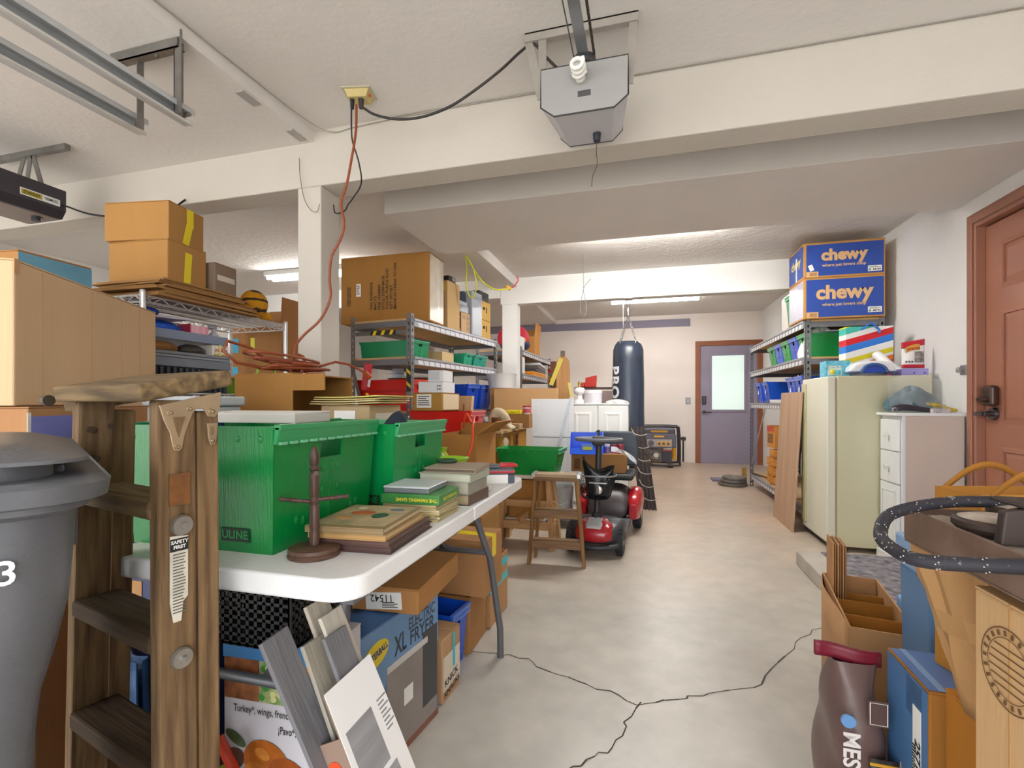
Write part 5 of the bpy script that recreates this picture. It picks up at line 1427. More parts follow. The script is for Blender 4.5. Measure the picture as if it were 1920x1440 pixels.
obj('palm', B().tube(bez([(-.05, 0, .02), (-.055, 0, .08), (-.03, 0, .135), (.01, .0, .13), (.045, .0, .09), (.065, 0, .05)], 6), [.022, .028, .034, .038, .040, .040, .040, .040, .040, .040, .040, .040, .039, .038, .037, .036, .036, .035, .035, .034, .034, .033, .033, .032, .032, .03, .03, .028, .028, .026, .02][:31], 10), GL, t, smooth=70)
for k in range(4):
    obj('finger', B().tube(bez([(.05 + .006 * k, -.028 + .018 * k, .06), (.075, -.03 + .02 * k, .035), (.10 + .01 * (k % 2), -.03 + .022 * k, .018)], 4), [.015, .015, .015, .014, .014, .014, .013, .012, .008], 8), GL, t, smooth=70)
obj('thumb', B().tube(bez([(-.03, -.03, .08), (-.01, -.05, .05), (.0, -.05, .015)], 4), [.016, .016, .015, .014, .014, .013, .012, .011, .007], 8), GL, t, smooth=70)
t = thing('clamp', 'dark wooden clamp block standing inside the canvas glove', 'clamp', (-1.085, 3.475, BZ))
obj('block', bx(-.024, -.018, .016, .024, .018, .10), wood('4a2c1c', '70452a', 'z', 12), t, bev=.004)
obj('foot', bx(-.034, -.024, 0, .034, .024, .016), mat('3a3630', .5), t, bev=.003)
t = thing('tag_loop', 'white round tag hanging on a string from the glove', 'tag', (-.985, 3.425, .76))
obj('disc', B().cyl((0, 0, .0), (0, -.004, .0), .024, None, 18).tf(MX.Diagonal((.8, 1, 1.3, 1))), mat('e9e2c8', .6), t)
obj('string', B().tube(bez([(0, .0, .03), (.012, .01, .06), (.008, .03, .09)], 5), .002, 5), mat('6a5a40', .8), t)
t = thing('spray_bottle', 'clear bottle with an orange cap standing on the plywood sheet', 'bottle', (-1.24, 3.56, BZ))
obj('bottle', B().lathe([(.03, 0), (.033, .01), (.031, .04), (.017, .06), (.017, .095)], 16), mat('c9ccd8', .2, 0, .3, 30), t, smooth=40)
obj('cap', B().lathe([(.026, .095), (.026, .13), (.0, .131)], 16), plastic('e2491c'), t, smooth=40)
t = thing('yellow_glue_gun', 'yellow and black hand tool lying on the plywood sheet', 'tool', (-1.185, 3.50, BZ))
obj('body', bx(-.05, -.018, .018, .055, .018, .05), plastic('ddd222'), t, bev=.008)
obj('grip', bx(-.045, -.014, .0, -.01, .014, .02), BLACK, t, bev=.004)
t = thing('blue_tray', 'dark blue shallow tray with bags of hardware on the plywood sheet', 'tray', (-1.33, 3.62, BZ), 0)
obj('base', bx(-.10, -.10, 0, .09, .10, .006).box(-.10, -.10, .006, .09, -.094, .04).box(-.10, .094, .006, .09, .10, .04).box(-.10, -.094, .006, -.094, .094, .04).box(.084, -.094, .006, .09, .094, .04), plastic('27427c'), t)
t = thing('hardware_bag', 'clear bag of hardware piled in the dark blue tray', 'bag', (-1.335, 3.62, BZ + .0065))
obj('film', lump(.08, .08, .06, 9), mat('b9c2cc', .2, 0, .4, 30, .5, 40), t, smooth=50)
t = thing('grey_drill', 'dark grey power drill lying behind the orange-capped bottle', 'drill', (-1.36, 3.80, BZ), 20)
obj('body', B().cyl((-.09, 0, .05), (.08, 0, .05), .032, .026), mat('4a4440', .5), t, smooth=40)
obj('grip', bx(-.06, -.018, .0, -.02, .018, .05), mat('3a3430', .5), t, bev=.008)
obj('chuck', B().cyl((.08, 0, .05), (.12, 0, .05), .016, .008), metal('6a6a6c'), t, smooth=40)
# flat tall carton behind and white melamine panels
carton('wide shallow brown carton standing on edge behind the white panel', (-1.11, 4.56, BZ), (.62, .10, .35), 1, card('bb9468', .06))
PWH = mat('dcdfe3', .45)
def melamine(label, loc, w, h, rot):
    t = thing('melamine_panel', label, 'panel', loc, rot=rot)
    obj('board', bx(-w / 2, -.008, 0, w / 2, .008, h), PWH, t, bev=.001)
    b = B()
    for sx in (-1, 1):
        for k in range(int(h / .032) - 2):
            b.cyl((sx * (w / 2 - .045), -.0075, .05 + k * .032), (sx * (w / 2 - .045), -.0087, .05 + k * .032), .003, None, 6)
    obj('shelf_pin_holes', b, mat('8f9296', .7), t, stuff=True)
    return t
melamine('tall white melamine panel with rows of pin holes by the white cabinet', (-.82, 4.37, .0), .395, 1.085, (-2, 0, 0))
t = melamine('shorter white melamine panel in front of the tall one', (-.80, 4.29, .0), .36, .77, (-2.5, 0, 0))
obj('edge_groove', bx(-.18, -.0095, .735, .18, -.008, .742), mat('7f8284', .6), t)
tag(obj('metal_strip', B().bar((-.80, 4.25, .42), (-.63, 4.30, 1.10), .022, .004, (0, 1, 0)), metal('a9acb0', .4)), 'grey metal strip leaning across the white melamine panel', 'strip')
# low white platform and bucket
t = thing('white_platform', 'low white wooden step box on the floor under the pale bucket', 'step box', (-.69, 4.10, 0))
obj('top', bx(-.14, -.12, .10, .13, .12, .12), PWH, t, bev=.003)
obj('side', bx(-.13, -.115, 0, -.115, .115, .10), PWH, t)
obj('side', bx(.105, -.115, 0, .12, .115, .10), PWH, t)
t = thing('bucket', 'pale grey plastic bucket with wire handle behind the small stepladder', 'bucket', (-.69, 4.10, .121))
obj('pail', B().lathe([(.085, 0), (.09, .004), (.11, .21), (.114, .215), (.106, .215), (.086, .01), (.0, .008)], 24), mat('c2c5c6', .4), t, smooth=40)
obj('handle', B().tube([(.112 * math.cos(a), -.03 - .10 * math.sin(a), .20 - .12 * math.sin(a)) for a in [k * .314 for k in range(11)]], .0025, 5), metal('d8d8d8'), t)
# open carton with side flap, red cord
t = open_carton('open brown carton with raised side flaps beyond the table end', (-.965, 2.58, .44), (.22, .34, .44), 0, card('a5763e'), flaps={'r': (.13, 58), 'b': (.05, 3)})
carton('brown carton under the open flapped carton beyond the table', (-.965, 2.60, 0), (.26, .34, .438), 0, card('96703f'))
t = tote('red plastic tote beyond the table carrying a labelled carton', (-1.235, 2.93, .78), (.40, .28, .215), 'c81a14', 0, .9, None, ribs=False)
carton('tall carton under the red tote beyond the table', (-1.235, 2.93, 0), (.36, .30, .778), 0, card('8f663e'))
t = carton('small brown carton with a white address label on the red tote', (-1.315, 2.93, .999), (.20, .30, .112), 0, card('a9803f'))
dd = (.20, .30, .112)
box_label(t, 'f', dd, -.02, .005, .10, .085, 5)
patch(t, 'r', dd, .0, .0, .26, .10, mat('d8c4a0', .6), 'pale_side')
t = carton('flat white carton with small black symbols under another white one', (-1.305, 2.91, 1.1125), (.17, .20, .07), 0, mat('dcdcde', .5), name='white_carton')
for u in (.05, .065):
    for v_ in (-.012, .008):
        patch(t, 'f', (.17, .20, .07), u, v_, .008, .01, INK, 'symbol')
t = carton('small white carton on top of the carton tower beyond the table', (-1.275, 2.90, 1.1835), (.105, .16, .072), 0, mat('dcdcde', .5), name='white_carton')
patch(t, 'f', (.105, .16, .072), -.01, 0, .075, .055, mat('bfc0c4', .5), 'panel')
tag(obj('orange_cord', B().tube(bez([(-1.06, 2.74, .90), (-1.02, 2.70, .985), (-.98, 2.68, .93), (-.90, 2.50, .975), (-.865, 2.38, .92), (-.86, 2.36, .84), (-.885, 2.34, .76), (-.95, 2.33, .715), (-1.02, 2.32, .71)], 7), .006, 7), plastic('e8481a'), smooth=60), 'bright orange cord looping from the red tote over the open carton', 'cable')
# paper bag and grey boxes near the blue totes
t = thing('paper_bag', 'brown paper shopping bag with handle beside the small carton tower', 'bag', (-1.30, 3.33, .86), 10)
obj('bag', B().hexa([(-.07, -.05, 0), (.07, -.05, 0), (.07, .05, 0), (-.07, .05, 0), (-.09, -.05, .24), (.09, -.05, .24), (.09, .05, .24), (-.09, .05, .24)]), card('c9a67c'), t, bev=.002)
obj('handle', B().tube(bez([(-.03, -.053, .18), (-.02, -.06, .06), (.02, -.06, .06), (.03, -.053, .18)], 6), .004, 6), mat('6a4a2c', .7), t, smooth=60)
obj('sticker', bx(-.05, -.0525, .16, -.02, -.0505, .19), mat('e89a3c', .5), t)
carton('carton under the brown paper shopping bag', (-1.30, 3.30, 0), (.24, .22, .858), 0, card('8f663e'))
# ------------------------------------------------------------------ second rack beyond the white post
rk2 = steel_rack('grey steel shelving beyond the white post against the far bay', (-1.63, 6.22, 0), 1.66, .56, 1.70, (1.665, 1.39, .95, .2), -1, stick='d6d0d2', gap=(.07, .11))
def on2(x, y, z): return (-1.63 + x, 6.22 + y, z)
t = thing('red_sports_bag', 'red sports bag with yellow patch on the far steel shelving', 'bag', on2(.08, -.5, 1.6665), 0)
obj('bag', B().sph((0, 0, .17), (.20, .2, .17), 16, 10), mat('c8203a', .7, 0, .3, 10), t, smooth=60)
obj('patch', B().sph((.12, -.10, .13), (.06, .06, .05), 10, 8), mat('e0c020', .6), t, smooth=60)
obj('dark_base', B().sph((0.02, 0, .09), (.19, .19, .09), 16, 8), mat('2c2f5a', .7), t, smooth=60)
t = open_carton('open orange-brown carton with tall raised flap on the far steel shelving', on2(.08, .05, 1.6665), (.36, .34, .24), 0, card('c28a4c'), flaps={'r': (.18, 6), 'b': (.14, 12)})
carton('small white carton on the far steel shelving top', on2(.16, -.74, 1.6665), (.2, .16, .15), 0, mat('e2e0dc', .5), name='white_carton')
carton('white carton standing on the second shelf beyond the white post', on2(.14, -.70, 1.3915), (.22, .2, .2), 0, mat('eae6e0', .5), name='white_carton')
for k, (c_, h, z) in enumerate((('e89418', .06, 0), ('4a4650', .045, .0615), ('6a6058', .04, .108), ('e8ecf0', .03, .1495))):
    t = thing('flat_case', ('orange flat tool case on the second shelf beyond the white post', 'dark grey flat case on the orange tool case', 'grey-brown flat case near the top of the case stack', 'white flat case on top of the case stack')[k], 'case', on2(.08, .15 + .05 * k, 1.3915 + z), 2 * k)
    obj('lower_shell', bx(-.2, -.38, 0, .2, .38, h * .5), mat(c_, .45), t, bev=.006)
    obj('upper_shell', bx(-.2, -.38, h * .5 + .001, .2, .38, h), mat(c_, .4), t, bev=.006)
carton('brown carton on the third shelf beyond the white post', on2(.0, -.4, .9515), (.4, .4, .26), 0, card('c09058'))
carton('red-topped carton on the third shelf beyond the white post', on2(.0, .3, .9515), (.4, .4, .22), 0, card('a0523c'))
t = thing('white_tub', 'large white plastic tub standing on the blue totes by the post', 'tub', on_rack(.42, .62, .838 + .36))
obj('tub', B().lathe([(.13, 0), (.155, .14), (.16, .145), (.15, .145), (.125, .01), (0, .008)], 24), mat('d9dbdc', .35), t, smooth=40)
carton('tall brown carton holding up the white plastic tub', on_rack(.46, .62, 0), (.24, .24, 1.196), -7, card('a87a4e'))
# stack of striped yellow cups
t = thing('cup_stack', 'stack of striped yellow and blue paper cups beyond the far shelving', 'cups', (-1.19, 6.4, 1.05), 0)
for k in range(9):
    obj('cup', B().lathe([(.055, k * .05), (.07, k * .05 + .045), (.0, k * .05 + .045)], 14), mat(('e8c83a', '8fb8d8', 'c8452c')[k % 3], .5), t, smooth=40)
carton('tall narrow carton under the striped cup stack', (-1.19, 6.4, 0), (.2, .2, 1.048), 0, card('b08a5a'))
# long-bodied wooden board with yellow straps (ironing-board shape)
t = thing('wooden_form', 'long rounded wooden board with yellow straps standing beyond the white panel', 'board', (-.98, 6.0, 0), 0)
pts = [(-.085, 0), (.085, 0), (.085, 1.45), (.07, 1.58), (.03, 1.64), (-.03, 1.64), (-.07, 1.58), (-.085, 1.45)]
obj('board', B().prism(pts, 'xz', -.02, .02), wood('b98450', 'c99a68', 'z', 6), t, bev=.006)
obj('rear_board', bx(-.16, .0, 0, -.09, .05, 1.57), wood('5a3424', '77482f', 'z', 8), t)
obj('clip', bx(-.03, -.025, 1.62, .02, .03, 1.70), mat('6a5a52', .5), t, bev=.008)
obj('strap', B().bar((-.02, -.024, 1.6), (-.15, -.03, 1.27), .055, .006, (0, 1, 0)), mat('e2cf5a', .6), t)
obj('strap', B().bar((.08, -.02, 1.30), (.11, -.02, 1.12), .04, .006, (0, 1, 0)), mat('e8dc8a', .6), t)
# dark stand with red crate behind the cabinet
t = thing('workbench_stand', 'dark folding workbench stand beyond the white cabinets', 'workbench', (-.52, 6.3, 0))
DS = mat('5a4648', .5, .3)
obj('top_bar', bx(-.36, -.03, 1.22, .34, .03, 1.25), DS, t, bev=.006)
obj('panel', bx(-.30, .0, 1.02, .34, .02, 1.2), mat('b9a8a4', .6), t)
obj('lower_bar', B().tube([(-.2, -.04, 1.0), (.0, -.05, .98), (.2, -.05, .98), (.34, -.04, 1.0)], .02, 8), DS, t, smooth=60)
obj('loop', B().tube([(.02 + .10 * math.cos(a), -.06, .90 + .06 * math.sin(a)) for a in [k * .3927 for k in range(16)]], .014, 6, True), DS, t, smooth=60)
for sx in (-1, 1):
    obj('leg', bx(sx * .3 - .02, -.02, 0, sx * .3 + .02, .02, 1.22), DS, t)
obj('clamp_peg', bx(.12, -.02, 1.25, .14, .02, 1.30), DS, t)
t = thing('red_crate', 'small red plastic crate on the dark workbench stand', 'crate', (-.68, 6.3, 1.251), 0)
obj('body', B().hexa([(-.06, -.05, 0), (.08, -.05, 0), (.08, .05, 0), (-.06, .05, 0), (-.05, -.06, .12), (.09, -.06, .15), (.09, .06, .15), (-.05, .06, .12)]), plastic('d42a14'), t, bev=.006)
obj('rim', bx(-.11, -.055, .0, -.06, .055, .06), plastic('c01f14'), t, bev=.006)
# ================================================================== white cabinets and things on them
CW = mat('dfe0de', .45, 0, .03, 3)
t = thing('base_cabinet', 'white two-door cabinet standing behind the mobility scooter', 'cabinet', (-.445, 4.95, 0))
obj('carcass', bx(-.295, -.09, 0, .295, .12, 1.03), CW, t, bev=.002)
for s in (-1, 1):
    dr = obj('door', bx(min(s * .006, s * .29), -.108, .06, max(s * .006, s * .29), -.0905, 1.02), CW, t, bev=.003)
    x0, x1 = min(s * .06, s * .235), max(s * .06, s * .235)
    for (z0, z1) in ((.12, .60), (.66, .96)):
        b = B(); k_ = .022
        o_ = [(x0, z0), (x1, z0), (x1, z1), (x0, z1)]; i_ = [(x0 + k_, z0 + k_), (x1 - k_, z0 + k_), (x1 - k_, z1 - k_), (x0 + k_, z1 - k_)]
        i2 = [(x0 + 2 * k_, z0 + 2 * k_), (x1 - 2 * k_, z0 + 2 * k_), (x1 - 2 * k_, z1 - 2 * k_), (x0 + 2 * k_, z1 - 2 * k_)]
        for i in range(4):
            j = (i + 1) % 4
            b.quad((o_[i][0], -.1085, o_[i][1]), (o_[j][0], -.1085, o_[j][1]), (i_[j][0], -.114, i_[j][1]), (i_[i][0], -.114, i_[i][1]))
            b.quad((i_[i][0], -.114, i_[i][1]), (i_[j][0], -.114, i_[j][1]), (i2[j][0], -.107, i2[j][1]), (i2[i][0], -.107, i2[i][1]))
        b.quad(*[(p[0], -.107, p[1]) for p in i2])
        obj('raised_panel', b, mat('e8e8e6', .4), dr)
obj('top_board', bx(-.30, -.112, 1.03, .30, .12, 1.045), CW, t, bev=.002)
t = thing('white_pump', 'white ceramic pump bottle with brass top on the white cabinet', 'bottle', (-.64, 4.95, 1.0455))
obj('base', B().lathe([(.06, 0), (.05, .03), (.03, .04), (.03, .08), (.055, .10), (.06, .13), (.045, .155), (.015, .16)], 18), mat('e6e2e2', .3), t, smooth=50)
obj('valve', B().lathe([(.014, .16), (.018, .175), (.012, .19), (.02, .20), (.01, .22), (.0, .225)], 12), mat('b09a4a', .3, .8), t, smooth=40)
t = thing('white_jar', 'round white plastic jar on the white cabinet beside the pump', 'jar', (-.50, 4.95, 1.0455))
obj('jar', B().lathe([(.085, 0), (.09, .02), (.09, .10), (.0, .10)], 22), mat('dcd6de', .35), t, smooth=40)
obj('lid', B().lathe([(.092, .10), (.092, .13), (.0, .132)], 22), mat('f0eeee', .4), t, smooth=40)
t = thing('white_rag', 'crumpled white rag on the right side of the white cabinet', 'cloth', (-.27, 4.95, 1.0455))
obj('cloth', lump(.11, .07, .035, 21), mat('d6d2d0', .9, 0, .1, 10), t, smooth=50)
# ================================================================== small wooden step stool
W2 = wood('6a4a2e', '97703f', 'z', 12, .5); W2x = wood('6e5138', '8f7050', 'x', 12, .5)
t = thing('step_stool', 'small two-step wooden folding stool in front of the scooter', 'step stool', (-.548, 3.10, 0), 3)
WT = .145
for s in (-1, 1):
    obj('front_leg', B().bar((s * .178, -.03, 0), (s * (WT - .012), -.02, .565), .022, .045, (0, 1, 0)), W2, t, bev=.003)
    obj('rear_leg', B().bar((s * .160, .12, 0), (s * (WT - .028), .055, .555), .018, .034, (0, 1, 0)), W2, t, bev=.003)
    obj('top_bracket', bx(s * WT - .012, -.055, .568, s * WT + .012, .075, .594), metal('c4c4c2', .35), t, bev=.002)
    obj('stay', B().cyl((s * .165, -.02, .13), (s * .155, .12, .16), .004), metal('5a5652'), t)
for k in range(2):
    obj('top_slat', bx(-WT + .013, -.05 + k * .064, .570, WT - .013, .008 + k * .064, .590), wood('8f7a60', 'b09c80', 'x', 10), t, bev=.003)
obj('top_rail', bx(-WT - .004, -.045, .545, WT + .004, -.03, .569), W2x, t, bev=.002)
for z in (.165, .36):
    xx = .178 - (z / .565) * (.178 - WT + .012) - .008
    obj('step', bx(-xx, -.05, z - .022, xx, .03, z), W2x, t, bev=.003)
    obj('step_nosing', bx(-xx, -.056, z - .05, xx, -.046, z), W2x, t, bev=.002)
# ================================================================== trestle with a green tote
WP = wood('b5895a', 'cfa878', 'z', 8); WPx = wood('b5895a', 'cfa878', 'x', 8)
t = thing('wooden_trestle', 'unpainted pine trestle stand carrying the shallow green tote', 'trestle', (-.83, 3.52, 0), 0)
for sx in (-1, 1):
    for sy in (-1, 1):
        obj('leg', B().bar((sx * .20, sy * .13, 0), (sx * .16, sy * .07, .50), .035, .06, (0, 1, 0)), WP, t, bev=.002)
    obj('end_rail', B().bar((sx * .185, -.14, .16), (sx * .185, .14, .16), .03, .05), wood('b5895a', 'cfa878', 'y', 8), t, bev=.002)
obj('front_rail', bx(-.22, -.115, .13, .22, -.085, .19), WPx, t, bev=.002)
obj('front_rail', bx(-.22, -.10, .29, .22, -.07, .34), WPx, t, bev=.002)
obj('diagonal', B().bar((-.05, -.12, .19), (.07, .06, .30), .03, .045), WP, t)
obj('top_board', bx(-.24, -.13, .50, .24, .13, .525), mat('d8d0c4', .6), t, bev=.002)
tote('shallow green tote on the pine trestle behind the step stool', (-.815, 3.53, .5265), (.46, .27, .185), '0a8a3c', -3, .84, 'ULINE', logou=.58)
t = thing('white_bubble_wrap', 'loose white packing film inside the shallow green tote', 'film', (-.80, 3.53, .535), 0)
obj('film', lump(.15, .08, .13, 5), mat('e6ebe8', .4), t, smooth=50)
# pale panel lying under the trestle
t = carton('brown carton resting beneath the pine trestle top', (-.84, 3.52, .20), (.26, .12, .28), 0, card('a8783f'))
tag(obj('trestle_shelf', bx(-.99, 3.44, .192, -.69, 3.60, .1995), mat('d8d0c4', .6)), 'thin pale board laid across the trestle rails', 'board')
# ================================================================== mobility scooter
t = thing('mobility_scooter', 'red and black mobility scooter with wire front basket', 'scooter', (-.325, 3.43, 0), -4)
TY_ = mat('2a2b2e', .7, 0, .2, 30); SB = mat('33363c', .4); SRD = mat('b01626', .25, 0, 0, 8, 0, 60, (1, 1, 1), .5, 0, 0, 1, None, .5); SG = mat('6d7076', .4)
def wheel(x, y, r, w):
    wh = obj('wheel', B().lathe([(r * .6, -w / 2), (r * .9, -w / 2), (r, -w * .3), (r, w * .3), (r * .9, w / 2), (r * .6, w / 2)], 26, (x, y, r), MX.Rotation(R(90), 3, 'Y')), TY_, t, smooth=35)
    tr = B()
    for k in range(22):
        a = k * math.pi / 11
        for s in (-1, 1):
            tr.cb((x + s * w * .2, y + (r + .001) * math.cos(a + s * .07), r + (r + .001) * math.sin(a + s * .07)), (w * .36, .012, .012), MX.Rotation(a, 3, 'X'))
    obj('tread_blocks', tr, TY_, wh, stuff=True)
    obj('hub', B().lathe([(.0, -w / 2 - .004), (r * .55, -w / 2 + .002), (r * .6, 0), (r * .55, w / 2 - .002), (.0, w / 2 + .004)], 18, (x, y, r), MX.Rotation(R(90), 3, 'Y')), mat('a8a49c', .4, .5), wh, smooth=40)
wheel(-.175, .0, .098, .052); wheel(.165, .0, .098, .052); wheel(-.215, .80, .115, .07); wheel(.215, .80, .115, .07)
# front cowl: lofted shell
def ring(y, w, z0, z1, n=16, sq=.6):
    out = []
    for k in range(n):
        a = 2 * math.pi * k / n
        c_, s_ = math.cos(a), math.sin(a)
        out.append((w * math.copysign(abs(c_) ** sq, c_), y, (z0 + z1) / 2 + (z1 - z0) / 2 * math.copysign(abs(s_) ** sq, s_)))
    return out
obj('front_cowl', loft([ring(-.13, .10, .10, .165), ring(-.10, .155, .085, .20), ring(-.03, .185, .10, .235), ring(.06, .20, .12, .25), ring(.14, .19, .12, .22)]), SB, t, smooth=50)
obj('nose_panel', loft([ring(-.145, .085, .11, .175), ring(-.12, .125, .10, .205), ring(-.06, .13, .12, .238), ring(.0, .09, .16, .25)]), SRD, t, smooth=50)
obj('nose_inlay', loft([ring(-.128, .05, .172, .212), ring(-.09, .066, .18, .226), ring(-.03, .06, .19, .252)]), mat('b9bbc0', .35), t, smooth=50)
obj('bumper', B().tube(bez([(-.19, -.02, .13), (-.15, -.10, .085), (-.06, -.145, .075), (.06, -.145, .075), (.15, -.10, .085), (.19, -.02, .13)], 5), .018, 8), SB, t, smooth=60)
obj('badge', B().sph((0, -.1385, .14), (.012, .004, .01), 10, 6), mat('c9a84a', .3, .7), t, smooth=60)
obj('front_axle', B().cyl((-.15, 0, .098), (.15, 0, .098), .016), mat('2c2c2e', .5, .5), t, smooth=40)
obj('floor_deck', bx(-.19, .10, .10, .19, .58, .135), mat('53555a', .6, 0, .1, 20), t, bev=.012)
for s in (-1, 1):
    obj('rear_fender', loft([ring(.50, .03, .13, .25), ring(.58, .055, .11, .33), ring(.72, .065, .14, .36), ring(.86, .06, .13, .33), ring(.93, .03, .15, .26)]).tf(MX.Translation((s * .205, 0, 0))), SRD, t, smooth=50)
obj('rear_body', loft([ring(.50, .15, .13, .26), ring(.56, .175, .11, .34), ring(.72, .17, .12, .38), ring(.90, .16, .13, .34)]), mat('4a4245', .4), t, smooth=50)
obj('seat_post', B().cyl((0, .70, .33), (0, .70, .44), .03), BLACK, t, smooth=40)
obj('seat', bx(-.20, .56, .42, .20, .90, .475), mat('25292f', .45), t, bev=.025, seg=3)
obj('seat_back', B().prism([(-.20, .50), (.20, .50), (.215, .62), (.20, .76), (.15, .80), (-.15, .80), (-.20, .76), (-.215, .62)], 'xz', .90, .95), mat('333c46', .4), t, bev=.018, seg=3)
obj('back_bracket', bx(-.05, .90, .43, .05, .93, .55), BLACK, t)
obj('tiller', B().tube([(0, .0, .20), (0, .05, .40), (0, .085, .60), (0, .11, .76)], .022, 10), mat('2c2d30', .45), t, smooth=60)
obj('tiller_boot', B().lathe([(.045, .19), (.04, .24), (.026, .28)], 14), mat('232426', .6), t, smooth=40)
obj('tiller_head', bx(-.045, .06, .74, .045, .15, .81), SB, t, bev=.018, seg=3)
obj('handlebar', B().tube([(.165 * math.cos(a), .10 + .10 * math.sin(a), .785) for a in [k * .3927 for k in range(16)]], .0125, 8, True), SG, t, smooth=60)
obj('key', B().cyl((0, .10, .81), (0, .10, .84), .008).sph((0, .10, .845), .012, 8, 6), SB, t, smooth=60)
# wire front basket
bk_ = B()
def bring(z, rx, ry, n=20):
    return [(rx * math.copysign(abs(math.cos(a)) ** .75, math.cos(a)), -.02 + ry * math.copysign(abs(math.sin(a)) ** .75, math.sin(a)), z) for a in [2 * math.pi * k / n for k in range(n)]]
BKZ = (.385, .40, .45, .50, .545)
BRX = (.085, .10, .115, .128, .14); BRY = (.065, .075, .085, .092, .10)
rings = [bring(z, rx, ry, 44) for z, rx, ry in zip(BKZ, BRX, BRY)]
for k in range(0, 44):
    for i in range(4):
        bk_.cyl(rings[i][k], rings[i + 1][k], .0013, None, 4, False)
for z in [.39 + .0125 * k for k in range(13)]:
    u = (z - .385) / .16
    bk_.tube(bring(z, .085 + .055 * u, .065 + .035 * u, 24), .0012, 4, True)
obj('basket_mesh', bk_, mat('1f2226', .5, .4), t, stuff=True)
obj('basket_rim', B().tube(bring(.548, .143, .103, 28), .0055, 6, True), mat('8f9298', .35, .5), t, smooth=60)
obj('basket_base', B().add(bring(.384, .085, .065, 24), [tuple(range(24))]), mat('1f2226', .5, .4), t)
obj('basket_badge', bx(-.03, -.118, .50, .09, -.113, .508), mat('c4c6ca', .3, .8), t)
obj('reflector', B().sph((.035, -.102, .455), (.022, .006, .03), 10, 7), mat('cfcfd2', .15, .8), t, smooth=60)
tb = thing('black_bag', 'glossy black vinyl bag stuffed into the scooter basket', 'bag', (-.32, 3.415, .39), -4)
def bagf(u, v):
    a = u * 6.2832
    k = 1 + .10 * math.sin(3 * a + 1) + .05 * math.sin(8 * a)
    return (.10 * k * math.cos(a) * (.7 + .4 * v), .05 * k * math.sin(a) * (.9 - .45 * v), v * (.22 + .035 * math.sin(a * 2 + 1) - .03 * math.cos(a)))
obj('sack', B().grid(bagf, 24, 6), mat('15181d', .2), tb, smooth=40, sol=.002)
# bins and carton on the seat
t = carton('brown carton with printed symbols on the scooter seat', (-.365, 4.13, .477), (.44, .22, .15), -3, card('9c7448'))
patch(t, 'f', (.44, .22, .15), -.17, -.01, .05, .09, mat('6a4a2c', .7, 0, .5, 60), 'print')
t = thing('blue_parts_bin', 'bright blue open-front parts bin with label on the seat carton', 'parts bin', (-.455, 4.09, .628), 4)
BL = mat('2356d0', .35)
obj('base', bx(-.14, -.10, 0, .12, .06, .004), BL, t)
obj('back_panel', bx(-.15, .056, 0, .13, .062, .17), BL, t)
obj('side_panel', B().prism([(-.10, 0), (.06, 0), (.06, .17), (-.02, .17), (-.10, .05)], 'yz', -.145, -.14), BL, t)
obj('side_panel', B().prism([(-.10, 0), (.06, 0), (.06, .17), (-.02, .17), (-.10, .05)], 'yz', .116, .121), BL, t)
obj('front_lip', B().cb((-.01, -.11, .024), (.27, .004, .055), (-24, 0, 0)), BL, t)
obj('label_holder', bx(-.05, -.112, .03, .045, -.104, .085), mat('5f86d8', .4), t)
obj('label', bx(-.04, -.1135, .036, .035, -.112, .06), mat('c8c83a', .5), t)
for k in range(3):
    t = thing('spice_jar', ('violet-labelled jar on the seat carton', 'purple-red jar between two others on the seat carton', 'dark red jar at the end of the seat carton')[k], 'jar', (-.30 + .055 * k, 4.10, .6285))
    obj('jar', B().lathe([(.024, 0), (.024, .055), (.0, .055)], 14), mat(('7a6ab0', 'a05a80', '8c3a50')[k], .3, 0, .3, 40), t, smooth=40)
    obj('lid', B().lathe([(.025, .055), (.025, .075), (.0, .076)], 14), mat(('c9c4dc', '8c2c48', '9c3044')[k], .4), t, smooth=40)
t = thing('clear_film', 'scrap of clear plastic film draped at the edge of the seat carton', 'film', (-.20, 4.03, .629), 0)
obj('film', B().grid(lambda u, v: (-.06 + .20 * u, -.06 * v - .03 * u, .045 - .10 * u * u + .02 * math.sin(u * 9 + v * 4)), 14, 6), mat('e4ecf2', .1, 0, .2, 20, 0, 60, (1, 1, 1), .6, 0, 0, .55), t, smooth=50)
# ================================================================== generator by the far wall
t = thing('portable_generator', 'black and yellow portable generator on the floor by the far wall', 'generator', (.245, 8.34, 0))
GK = mat('5c5a66', .5); GYL = mat('eaab1c', .4); GT = mat('3a3436', .45, .3)
for y in (-.22, .2):
    obj('frame_tube', B().tube(bez([(-.28, y, .06), (-.28, y, .60), (-.24, y, .66), (.22, y, .66), (.29, y, .60), (.30, y, .12), (.25, y, .05), (-.24, y, .05)], 5), .017, 8), GT, t, smooth=60)
obj('fuel_tank', bx(-.25, -.18, .50, .24, .18, .64), GK, t, bev=.03, seg=3)
obj('tank_stripe', bx(-.14, -.185, .57, .12, -.178, .60), GYL, t)
obj('control_panel', B().prism([(-.26, .30), (.25, .33), (.25, .54), (-.26, .56)], 'xz', -.225, -.17), GK, t, bev=.01)
obj('panel_face', bx(-.20, -.229, .34, .18, -.225, .46), mat('a8a0a0', .5), t)
obj('gauge', B().cyl((-.14, -.229, .40), (-.14, -.24, .40), .045), GK, t, smooth=40)
for k in range(3):
    so = obj('socket', bx(-.045 + k * .068, -.235, .36, .02 + k * .068, -.228, .425), GYL, t)
    obj('socket_face', B().cyl((-.0125 + k * .068, -.235, .3925), (-.0125 + k * .068, -.239, .3925), .024), GK, so)
obj('brand_strip', bx(-.09, -.2275, .495, .06, -.2255, .52), GYL, t)
